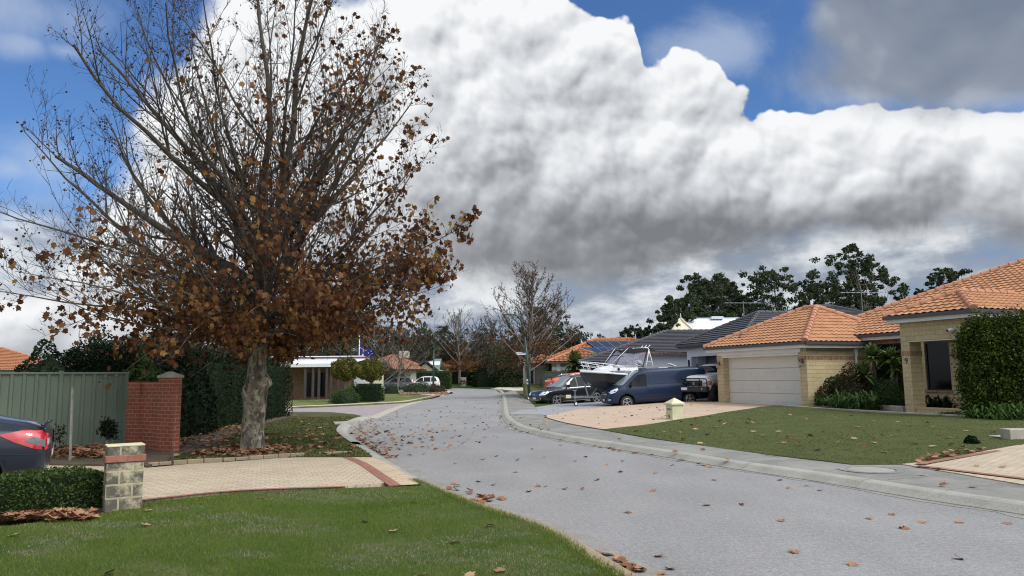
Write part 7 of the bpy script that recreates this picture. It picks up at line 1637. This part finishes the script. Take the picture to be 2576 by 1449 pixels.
# ------------------------------------------------------------ left garden: dark hedge, box hedge, trees over the fence, bare shrubs
def hedge_run(label, pts, h, w, seed, mat, n, leaf, z=.1, rag=.10, tp=None, name='hedge'):
    root = empty(name, (0, 0, 0), 0, label, 'hedge'); rs = np.random.RandomState(seed); A = [Vector(p) for p in pts]; L = [(b-a).length for a, b in zip(A, A[1:])]; tot = sum(L); Q = []; core = MB()
    for a, b, l in zip(A, A[1:], L):
        k = int(n*l/tot); t = rs.random_sample(k); ang = rs.random_sample(k); side = rs.choice([0, 1, 2, 2], k); d = (b-a).normalized(); nn = np.array([-d.y, d.x]); base = np.array([a.x, a.y])[None]+t[:, None]*np.array([b.x-a.x, b.y-a.y])[None]
        wob = 1+.18*np.sin(t*l*2.1+seed)+.10*np.sin(t*l*5.3+1); off = np.where(side == 0, -1, np.where(side == 1, 1, rs.uniform(-1, 1, k)))*w*wob; zz = np.where(side < 2, ang*h, h*(1+.05*np.sin(t*l*3.1))); dep = rs.random_sample(k)**2*rag*2
        off = off*(1-dep); zz = zz*(1-dep*.3)+rs.normal(size=k)*rag*.4; zz = np.maximum(zz, .01); off = off*np.where(zz > h*.86, .9, 1)
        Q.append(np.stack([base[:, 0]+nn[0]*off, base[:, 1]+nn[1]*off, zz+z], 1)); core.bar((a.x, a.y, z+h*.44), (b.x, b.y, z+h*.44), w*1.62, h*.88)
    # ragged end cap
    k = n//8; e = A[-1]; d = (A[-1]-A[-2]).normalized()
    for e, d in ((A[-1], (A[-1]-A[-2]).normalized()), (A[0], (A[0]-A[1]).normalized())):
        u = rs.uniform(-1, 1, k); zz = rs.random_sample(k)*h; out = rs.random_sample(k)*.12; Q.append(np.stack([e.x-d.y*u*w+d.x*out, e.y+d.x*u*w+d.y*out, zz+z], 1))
    Q = np.concatenate(Q); v, f = scatter(rs, Q, leaf, DIAM, DIAM_F); np_mesh('foliage', v, f, mat, root); core.build('stems', M['leaf_dark'], root); return root  # solid dark filler added behind the hedge leaves
e0 = gp(740, 1046, .1); e1 = gp(452, 1098, .1)
hedge_run('tall dark hedge running back from the brick wall behind the plane tree', [(e1.x-1.3, e1.y-2.0, 0), (e1.x-.9, e1.y+2, 0), (e0.x-1.0, e0.y-.6, 0)], 2.45, .95, 3, 'leaf_dark', 42000, .085, rag=.16)
hb = gp(248, 1276, .09); ha = gp(0, 1306, .09)
dv = (Vector((ha.x, ha.y, 0))-Vector((hb.x, hb.y, 0))).normalized(); nv = Vector((dv.y, -dv.x, 0)); hc0 = Vector((hb.x, hb.y, 0))+nv*.42*1; hc1 = hc0+dv*5.0
if hc0.y < hb.y: hc0 = Vector((hb.x, hb.y, 0))-nv*.42; hc1 = hc0+dv*5.0
HH = at(230, 1180, hc0.y+.2).z-.08
hedge_run('low clipped box hedge at the left edge in front of the parked saloon', [hc1, hc0], HH, .40, 5, 'leaf_hedge', 26000, .042, .08, .05)
for (px, base, Y, w, top, sd_, mat, lab) in ((120, 960, 24, 150, 862, 31, 'leaf_dark', 'dark leafy tree behind the left half of the green fence'), (235, 960, 26, 170, 850, 32, 'leaf_dark', 'dark leafy tree behind the right half of the green fence'), (280, 960, 21, 90, 905, 33, 'leaf_mid', 'bright green broad leafed bush peeping over the fence'), (375, 980, 20, 110, 905, 34, 'leaf_mid', 'green leafy bush behind the red brick wall'), (470, 1000, 22, 120, 895, 35, 'leaf_dark', 'dark bush beside the tall pier of the brick wall')):
    shrub(lab, px, base, Y, w, top, sd_, mat, .16 if mat == 'leaf_mid' else .13, 5200, z0=.1, name='leafy_tree' if Y > 22 else 'shrub', cat='tree' if Y > 22 else 'shrub', depth=1.6)
def small_bare(label, px, base, top, w, seed, leaves, z=.11):
    b = gp(px, base, z); H = at(px, top, b.y).z-z; root = empty('rose_bush', (b.x, b.y, z), 0, label, 'shrub', 'pruned shrubs in front of the green fence'); T_ = Tree(seed); sp = dict(n=[4, 5, 4, 3], kids=[5, 5, 3, 0], up=[.02, .10, .05, 0], wob=[.05, .12, .15, .1], tap=[.6, .4, .4, .5], ang=[50, 45, 45, 40], len=[.8, .55, .5, .5], rad=[.6, .6, .7, .7], rmin=.004); sp['from'] = [.7, .2, .2, .2]
    T_.grow((0, 0, 0), (0, 0, 1), H*.5, .022, 0, 3, sp); T_.wood(root, ('bark_pale', 'bark_grey'), (6, 5, 3, 3)); P = np.array([q for q, l in T_.lv]); rs = T_.rs
    if leaves: Q = P[rs.randint(0, len(P), leaves)]+rs.normal(size=(leaves, 3))*.05; v, f = scatter(rs, Q, .075, DIAM, DIAM_F, .2); np_mesh('leaves', v, f, 'leaf_dark', root)
small_bare('thin pruned shrub left of the timber stake', 132, 1152, 1035, 50, 71, 170); small_bare('leafy pruned shrub right of the timber stake', 268, 1140, 1022, 80, 78, 900); small_bare('bare twiggy shrub at the boot of the saloon', 22, 1140, 1045, 40, 73, 10)
# ------------------------------------------------------------ garden of number 9
bx = gt(2487, 1052)
def conifer(label, px, base, Y, wpx, top, seed, n):
    p = at(px, base, Y); root = empty('conifer_bush', (p.x, Y, p.z-.05), 0, label, 'bush', 'golden conifers by the porch'); rs = np.random.RandomState(seed); H = at(px, top, Y).z-p.z; R_ = wpx/1859*Y/2; g = rs.normal(size=(260, 3)); g /= np.linalg.norm(g, axis=1, keepdims=True); g[:, 2] = np.abs(g[:, 2])**.7
    th = rs.uniform(0, 2*PI, 420); hz = rs.random_sample(420)**.8; prof = np.where(hz < .72, 1-.10*hz, .93*np.sqrt(np.clip(1-((hz-.72)/.30)**2, .02, 1))); Cn = np.stack([np.cos(th)*R_*prof*rs.uniform(.66, 1.10, 420), np.sin(th)*R_*.8*prof*rs.uniform(.66, 1.08, 420), hz*H], 1)
    k = n//420; Q = np.repeat(Cn, k, 0)+rs.normal(size=(420*k, 3))*np.array([[.11, .11, .19]]); Q[:, 2] = np.maximum(Q[:, 2], .1)
    v, f = scatter(rs, Q, .10, DIAM, DIAM_F); np_mesh('foliage', v, f, 'leaf_conifer', root); core = MB(); core.lathe([(.70, 0.25/H), (.76, .3), (.66, .72), (.40, .86), (0, .92)], n=14); core.v = [(a*R_, b*R_*.8, c*H) for a, b, c in core.v]; core.build('stems', M['leaf_dark'], root, smooth=True); m = MB(); m.tube([(0, 0, 0), (0, 0, .6)], .1, 8); m.tube([(.3, .1, 0), (.35, .1, .6)], .06, 8); m.build('trunk', M['bark_grey'], root)  # the lathe is an added dark core filling the bush
conifer('big golden green conifer bush hiding the right side of the porch, left of two', 2499, 1050, 24.6, 134, 812, 1, 36000); conifer('golden green conifer bush at the right edge of the frame', 2590, 1056, 24.2, 130, 800, 2, 28000)
def straps(label, px, base, Y, wpx, hpx, seed, n, mat='leaf_strap', depth=.7, name='strap_leaf_plant', group='strap leafed lilies'):
    p = at(px, base, Y); root = empty(name, (p.x, Y, p.z), 0, label, 'plant', group); rs = np.random.RandomState(seed); W_ = wpx/1859*Y/2; Hh = hpx/1859*Y; V_, F_ = [], []; o = 0
    for i in range(n):
        b = np.array([rs.uniform(-W_, W_)*.85, rs.uniform(-depth, depth), 0]); a = rs.uniform(0, 2*PI); d = np.array([math.cos(a), math.sin(a), 0]); L = Hh*rs.uniform(.6, 1.15); w = .022+.018*rs.rand(); sd_ = np.array([-d[1], d[0], 0])*w
        k_ = rs.uniform(.35, 1.1); h_ = rs.uniform(.35, 1.0); pts = [b, b+d*L*.22*k_+np.array([0, 0, L*.42*h_]), b+d*L*.55*k_+np.array([0, 0, L*.72*h_]), b+d*L*1.05*k_+np.array([0, 0, L*h_*rs.uniform(.15, .75)])]
        for q, (c, ww) in enumerate(zip(pts, (.8, 1, .9, .1))): V_ += [c-sd_*ww, c+sd_*ww]
        for q in range(3): F_.append((o+q*2, o+q*2+1, o+q*2+3, o+q*2+2))
        o += 8
    np_mesh('leaf_blades', V_, F_, mat, root); return root
straps('clump of arching strap leaves spilling over the block edging', 2160, 1030, 30.5, 108, 62, 1, 260, depth=.9); straps('second strap leaf clump nearer the garage corner', 2080, 1020, 32, 40, 34, 2, 90, depth=.5); straps('large strap leaf clump at the right end of the lawn edge', 2525, 1060, 23.6, 130, 66, 3, 230, depth=.7); straps('dark broad leafed plant inside the porch', 2360, 1030, 29.6, 60, 50, 4, 120, 'leaf_dark', .5)
G = 'shrubs in the flower bed of number 9'
for (px, base, Y, w, top, sd_, mat, lf, n, lab) in ((2150, 1020, 32.4, 118, 925, 41, 'leaf_bronze', .10, 4200, 'bronze tipped rounded shrub against the garage wall'), (2110, 1015, 32.8, 80, 945, 42, 'leaf_hedge', .10, 2800, 'green shrub in front of the bronze one'), (2242, 1028, 30.2, 76, 958, 43, 'leaf_hedge', .09, 3000, 'dense green shrub against the number 9 pillar'),
    (2210, 1010, 31.6, 56, 948, 44, 'leaf_mid', .10, 1600, 'light green rounded shrub in the middle of the bed'), (2068, 1020, 32.4, 36, 975, 45, 'leaf_bronze', .09, 900, 'small upright rosemary like shrub at the garage end'), (2230, 1000, 32.2, 70, 905, 46, 'leaf_dark', .11, 1800, 'dark shrub under the spiky palms')):
    shrub(lab, px, base, Y, w, top, sd_, mat, lf, n, group=G)
spiky('spiky dracaena with grey stems in front of the window, left one', 2205, 1005, 32.0, 866, 62, 11, 'leaf_yucca', heads=((0, 1.0), (-.7, .66)), group='dracaenas by the window', n=110, name='dracaena'); spiky('spiky dracaena with grey stems beside the number 9 pillar', 2250, 1010, 31.4, 872, 58, 12, 'leaf_yucca', heads=((0, 1.0), (.3, .8)), group='dracaenas by the window', n=110, name='dracaena')
shrub('pale grass tuft at the foot of the porch', 2400, 1052, 25.6, 90, 1036, 47, 'blade_dull', .09, 900)
q = gt(2445, 1116); shrub('small dark clipped bush stub in the right lawn', 2445, 1117, q.y, 33, 1096, 48, 'leaf_dark', .05, 900, z0=q.z)
# rocks along the far shrub bed
rk = random.Random(9)
for i in range(14):
    px = 1010+i*8.5; p = at(px, 988, 72.5); m_ = MB(); m_.lathe([(0, .26), (.20, .20), (.30, .06), (.26, -.05)], n=7); m_.v = [(a*rk.uniform(.7, 1.3), b*rk.uniform(.7, 1.2), c*rk.uniform(.7, 1.2)) for a, b, c in m_.v]
    o = m_.build('rock', M['rock']); o.location = (p.x+rk.uniform(-.1, .1), 72.5+rk.uniform(-.4, .4), .1); tag(o, 'rough brown rock edging the shrub bed by the cream driveway', 'rock', 'rocks edging the far shrub bed')
# ============================================================ GRASS AND FALLEN LEAVES
def inside(poly, X, Y):
    c = np.zeros(len(X), bool); n = len(poly)
    for i in range(n):
        x0, y0 = poly[i][:2]; x1, y1 = poly[(i+1) % n][:2]
        if y0 == y1: continue
        k = ((Y < y0) != (Y < y1)) & (X < (x1-x0)*(Y-y0)/(y1-y0)+x0); c ^= k
    return c
DRY = [(700, 1330, .50, .10), (650, 1308, .35, .07), (430, 1281, .26, .07), (560, 1300, .30, .08), (150, 1356, .34, .12), (110, 1382, .25, .08), (860, 1247, .9, .16), (760, 1240, .6, .12), (1000, 1385, .42, .18), (1090, 1400, .30, .12), (1150, 1355, .3, .09), (1300, 1400, .35, .2), (1200, 1395, .25, .1), (620, 1392, .25, .06), (1380, 1425, .3, .1), (900, 1420, .2, .06), (300, 1320, .5, .10), (1250, 1340, .35, .1)]
def dry(X, Y):
    v = np.zeros(len(X))
    for px, py, a, b in DRY:
        c = gp(px, py, .1); dx = (X-c.x)/(a*1.2); dy = (Y-c.y)/(b*2.6); w = 1+.45*np.sin(X*9+Y*13)+.35*np.sin(X*23-Y*17+2)+.25*np.sin(X*41+Y*37); v = np.maximum(v, np.exp(-(dx*dx+dy*dy))*w)
    return v
def blades(label, poly, zf, n, h, w, mat, seed, box, near=None, mode=None):
    rs = np.random.RandomState(seed); x0, x1, y0, y1 = box; X = rs.uniform(x0, x1, n*3); Y = rs.uniform(y0, y1, n*3)
    if near: keep = rs.random_sample(n*3) < np.clip(near/np.maximum(Y, .1), 0, 1)**1.6; X = X[keep]; Y = Y[keep]
    k = inside(poly, X, Y)
    if mode: q_ = dry(X, Y); rr_ = rs.random_sample(len(X)); k &= (rr_ > (q_-.18)*1.5) if mode == 'green' else (rr_ < (q_-.10)*2.0)
    X = X[k][:n]; Y = Y[k][:n]; m = len(X); pat = .6+.4*np.sin(X*2.3+np.sin(Y*1.7)*2)*np.sin(Y*2.9+X)
    Z = np.array([zf(a, b) for a, b in zip(X, Y)]) if not np.isscalar(zf) else np.full(m, zf); a = rs.uniform(0, 2*PI, m); hh = h*rs.uniform(.5, 1.3, m)*(.7+.5*pat); ww = w*rs.uniform(.7, 1.3, m)*(1 if not near else np.clip(Y/6, .7, 3)); ln = rs.normal(size=(m, 2))*h*.55
    dx = np.cos(a)*ww; dy = np.sin(a)*ww; V = np.zeros((m, 3, 3)); V[:, 0] = np.stack([X-dx, Y-dy, Z-.005], 1); V[:, 1] = np.stack([X+dx, Y+dy, Z-.005], 1); V[:, 2] = np.stack([X+ln[:, 0], Y+ln[:, 1], Z+hh], 1)
    o = np_mesh('grass', V.reshape(-1, 3), np.arange(m*3).reshape(-1, 3), mat); tag(o, label, 'grass', kind='stuff'); return o
nl = [(-14, -8)] + klb[1:7] + W([(1062, 1222), (870, 1225), (600, 1236), (364, 1262), (250, 1290)], .1) + W([(0, 1318), (-500, 1360)], .1)
zn = lambda x, y: .085 + .02*math.sin(x*1.3)*math.sin(y*.9)
blades('short green grass blades of the near lawn', nl, zn, 190000, .024, .0030, 'blade', 1, (-9, 2.2, 4.2, 11.5), near=4.6, mode='green')
blades('pale dry grass in the worn patches of the near lawn', nl, zn, 120000, .020, .0034, 'blade_dry', 8, (-9, 2.2, 4.2, 11.5), near=4.6, mode='dry')
blades('olive grass blades of the right lawn', lw, lambda x, y: T(x, y)+.022+.018*math.sin(x*1.1)*math.sin(y*.8+1), 50000, .015, .0042, 'blade_dull', 2, (2, 18, 12, 34), near=13)
vg = offs(kl, .32)[8:] + W([(893, 1043), (840, 1037.5), (760, 1036.5), (700, 1036)], .09) + [(-12, 30), (-12, 16.2)] + W([(372, 1171), (560, 1159), (700, 1150)], .09)
blades('thin grass blades under the plane tree', vg, zl, 40000, .035, .006, 'blade_dull', 3, (-10, -3, 14, 32), near=15)
# grass creeping over the kerb edge of the near lawn
rs = np.random.RandomState(4); e_ = smooth_line(klb[2:8], .02); P_ = np.array(e_); P_ = np.repeat(P_, 14, 0)+rs.normal(size=(len(P_)*14, 2))*np.array([[.045, .03]]); m = len(P_); a = rs.uniform(0, 2*PI, m)
V = np.zeros((m, 3, 3)); w_ = .004; V[:, 0] = np.stack([P_[:, 0]-np.cos(a)*w_, P_[:, 1]-np.sin(a)*w_, np.full(m, .07)], 1); V[:, 1] = np.stack([P_[:, 0]+np.cos(a)*w_, P_[:, 1]+np.sin(a)*w_, np.full(m, .07)], 1); V[:, 2] = np.stack([P_[:, 0]+rs.normal(size=m)*.03, P_[:, 1]+rs.normal(size=m)*.03, .10+rs.random_sample(m)*.03], 1)
tag(np_mesh('grass', V.reshape(-1, 3), np.arange(m*3).reshape(-1, 3), 'blade'), 'ragged grass edge creeping over the tan kerb', 'grass', kind='stuff')
# fallen plane leaves: six curled shapes, copied about
rl = random.Random(77); rsl = np.random.RandomState(77); LM = []
for i in range(8):
    cu = rl.uniform(.15, .65); tw = rl.uniform(-.4, .4); V = []
    for (x, y, z) in PLANE: V.append((x, y, .10+cu*(x*x*.6+y*y*1.3)*(1 if i % 2 else .7)+tw*x*y+rl.uniform(-.03, .03)))
    m_ = min(v[2] for v in V); V = [(x, y, z-m_+.01) for x, y, z in V]; V += [(-.30, .012, V[0][2]), (-.62, .03, .10), (-.62, .0, .10), (-.30, -.012, V[0][2])]
    F_ = [(0, a, b) for _, a, b in PLANE_F]; me = bpy.data.meshes.new('fallen_leaf'); me.from_pydata(V, [], F_+[(12, 13, 14, 15)]); me.materials.append(M['leaf_litter'] if i < 6 else M['leaf_litter_pale']); me.update(); LM.append(me)
# on a separate object the island colour stays the same, so tint by object instead
for nm in ('leaf_litter', 'leaf_litter_pale'):
    nt = M[nm].node_tree; oi = nt.nodes.new('ShaderNodeObjectInfo'); N_ = NT(nt)
    for l in list(nt.links):
        if l.from_socket.name == 'Random Per Island':
            t = l.to_socket; v = N_.m('FRACT', N_.m('ADD', l.from_socket, oi.outputs['Random'])); nt.links.remove(l); nt.links.new(v, t)
n_leaf = 0; rest = []
kerb_z = lambda x, y: 0.0
def leaf_at(x, y, z, s, lab, group, i=None):
    global n_leaf
    if n_leaf >= 297: rest.append((x, y, z, s)); return
    o = bpy.data.objects.new('fallen_leaf', LM[rl.randrange(6) if i is None else i]); C.objects.link(o); o.location = (x, y, z); o.rotation_euler = (rl.gauss(0, .22), rl.gauss(0, .22), rl.uniform(0, 6.28)); sx = s*rl.uniform(.85, 1.1); o.scale = (sx, s, s*rl.uniform(.6, 1.2))
    tag(o, lab, 'leaf', group); n_leaf += 1
LR = 'dry brown plane leaf lying on the grey road'; GR = 'fallen leaves on the road'
roadpx = [(1197, 1340), (1331, 1237), (1356, 1224), (1371, 1224), (1240, 1220), (1421, 1230), (1465, 1232), (1643, 1237), (1504, 1208), (1559, 1188), (1295, 1188), (1202, 1212), (1300, 1158), (1248, 1148), (1214, 1156), (1372, 1150), (1475, 1150), (1526, 1170), (1580, 1289), (1779, 1271), (1867, 1271), (1797, 1208), (1967, 1311), (2001, 1391),
          (2146, 1420), (2416, 1406), (2244, 1296), (2323, 1314), (2410, 1314), (2538, 1317), (1655, 1400), (2186, 1305), (1648, 1190), (1690, 1171), (1705, 1160), (1565, 1160), (1448, 1160), (1143, 1167), (1065, 1144), (1153, 1112), (1120, 1134), (2063, 1234), (1984, 1228), (1340, 1130), (1410, 1120), (2280, 1330), (1660, 1445), (1684, 1431), (2270, 1328), (2030, 1222), (1960, 1208)]
for px, py in roadpx: p = gp(px, py, .003); leaf_at(p.x, p.y, .004, .112, LR, GR)
LK = 'dry brown plane leaf gathered against the left kerb'
for px, py, n in ((1215, 1255, 7), (1196, 1261, 4), (1240, 1253, 2), (1250, 1258, 3), (1405, 1350, 3), (1392, 1346, 2), (1517, 1398, 2), (1560, 1414, 3), (1575, 1425, 4), (1600, 1434, 4), (1620, 1438, 3), (1180, 1240, 2), (1145, 1238, 2), (1130, 1216, 2)):
    for _ in range(n): p = gp(px+rl.gauss(0, 9), py+rl.gauss(0, 3), .0); leaf_at(p.x, p.y, .006+rl.uniform(0, .02), .13, LK, 'leaves along the left kerb')
LG = 'pale tan leaf lying on the bright green near lawn'
for px, py in ((990, 1330), (918, 1307), (1141, 1359), (371, 1323), (372, 1284), (276, 1436), (31, 1343), (1260, 1432), (1233, 1318), (1042, 1260), (1178, 1446), (655, 1252), (1060, 1448)): p = gp(px, py, .11); leaf_at(p.x, p.y, zn(p.x, p.y)+.02, .12, LG, 'leaves on the near lawn', rl.choice((1, 6, 7)))
LW = 'pale brown leaf lying on the olive lawn of number 9'
for px, py in ((1658, 1097), (1670, 1091), (1600, 1089), (1719, 1110), (1740, 1072), (1709, 1092), (1760, 1120), (1748, 1083), (1779, 1098), (1800, 1078), (1822, 1070), (1810, 1064), (1835, 1072), (1879, 1068), (1893, 1066), (1944, 1064), (1897, 1089), (1924, 1100), (1957, 1090), (1975, 1120), (1980, 1105), (1996, 1109), (2010, 1125), (2072, 1091), (2040, 1100), (2105, 1055), (2110, 1116), (2150, 1108), (2175, 1130), (2205, 1120), (2060, 1138),
               (2240, 1102), (2222, 1098), (2190, 1100), (2290, 1075), (2262, 1065), (2160, 1079), (2152, 1077), (2200, 1063), (2085, 1068), (2030, 1058), (1990, 1047), (2345, 1078), (2332, 1066), (2365, 1098), (2389, 1105), (2430, 1088), (2500, 1090), (2395, 1122), (2350, 1128), (2300, 1120), (2420, 1130), (2225, 1142), (2130, 1135), (1885, 1058), (1960, 1038), (1920, 1035), (1865, 1043), (1870, 1052), (2140, 1048), (2180, 1042), (1690, 1105), (1640, 1085)):
    p = gt(px, py); leaf_at(p.x, p.y, T(p.x, p.y)+.045, .165, LW, 'leaves on the right lawn', rl.choice((0, 3, 5, 6, 7)))
LD = 'dry brown leaf gathered where the right lawn meets the brick driveway'
for _ in range(34):
    t = rl.random(); px = 2300+200*t+rl.gauss(0, 5); py = 1165-34*t+rl.gauss(0, 3); p = gt(px, py); leaf_at(p.x, p.y, T(p.x, p.y)+.035+rl.uniform(0, .04), .14, LD, 'leaves at the right driveway edge')
for px, py in ((2460, 1176), (2520, 1180), (2358, 1185), (2322, 1197), (2370, 1225), (2450, 1228), (1620, 1115), (1700, 1140), (1770, 1135), (1830, 1160), (1560, 1108)): p = gt(px, py); leaf_at(p.x, p.y, T(p.x, p.y)+.03, .13, 'brown leaf lying on the footpath or brick driveway at the right', 'leaves on the paving')
for _ in range(46):
    t = rl.random(); i = 6+t*9; j = int(i); a = Vector(kr[j]); b = Vector(kr[j+1]); q = a.lerp(b, i-j); nn = Vector((-(b-a).y, (b-a).x)).normalized(); q = q+nn*rl.uniform(-.02, .25); leaf_at(q.x, q.y, .008+rl.uniform(0, .02), .13, 'dry brown plane leaf gathered against the right kerb', 'leaves along the right kerb')
# everything smaller than that is litter nobody could count
def litter(label, pts, size, mat='leaf_litter', seed=1):
    rs = np.random.RandomState(seed); v, f = scatter(rs, np.array(pts), size, PLANE, PLANE_F, 0, flat=True); tag(np_mesh('leaf_litter', v, f, mat), label, 'leaf litter', kind='stuff')
pts = [(x, y, z+.02) for x, y, z, s in rest]
for _ in range(300):
    px = rl.uniform(905, 1290)-rl.random()**2*120; py = 985+(rl.random()**.8)*150; p = gp(px, py, 0)
    if inside(W([(937, 1052), (1070, 1004), (1262, 985), (1268, 1060), (1330, 1090), (1050, 1150), (905, 1118), (884, 1088)]), np.array([p.x]), np.array([p.y]))[0]: pts.append((p.x, p.y, .02))
for _ in range(230): px = 880+abs(rl.gauss(0, 55)); py = rl.uniform(1056, 1150)+rl.gauss(0, 3); p = gp(max(px, 884+max(0, py-1095)*1.6+max(0, 1070-py)*1.5), py, 0); pts.append((p.x, p.y, .02+rl.uniform(0, .02)))
for _ in range(60): p = gt(rl.uniform(1400, 1800), rl.uniform(1015, 1070)); pts.append((p.x, p.y, T(p.x, p.y)+.035))
for _ in range(60): p = gt(rl.uniform(1285, 1420), rl.uniform(1000, 1090)); pts.append((p.x, p.y, T(p.x, p.y)+.04))
litter('scattered brown leaf litter on the far part of the road and driveways', pts, .115)
pts = []
for _ in range(300): p = gp(rl.uniform(450, 905), 1050+rl.random()**.8*105, .1); pts.append((p.x, p.y, zl(p.x, p.y)+.03))
vgk = inside(vg, np.array([p[0] for p in pts]), np.array([p[1] for p in pts])); pts = [p for p, k in zip(pts, vgk) if k]
litter('brown leaf litter on the grass under the plane tree', pts, .14, seed=2)
pts = []
for _ in range(330): p = gp(rl.uniform(440, 640), 1068+rl.random()**1.5*60, .13); pts.append((p.x, p.y, .14+rl.random()**2*.06))
for _ in range(900): p = gp(rl.uniform(100, 262), rl.uniform(1128, 1150)+rl.gauss(0, 3), .13); pts.append((p.x, p.y, .14+rl.random()**2*.12))
for _ in range(300): p = gp(rl.uniform(-10, 235), rl.uniform(1283, 1300)+8, .1); pts.append((p.x, p.y, .11+rl.random()**2*.05))
for _ in range(500): a = rl.uniform(0, 6.28); q = gp(634, 1131, .11); d = .3+abs(rl.gauss(0, .5)); pts.append((q.x+math.cos(a)*d, q.y+math.sin(a)*d, .12+rl.random()*.03))
litter('thick drift of brown leaf litter in the beds by the fence and hedges', pts, .125, seed=3)
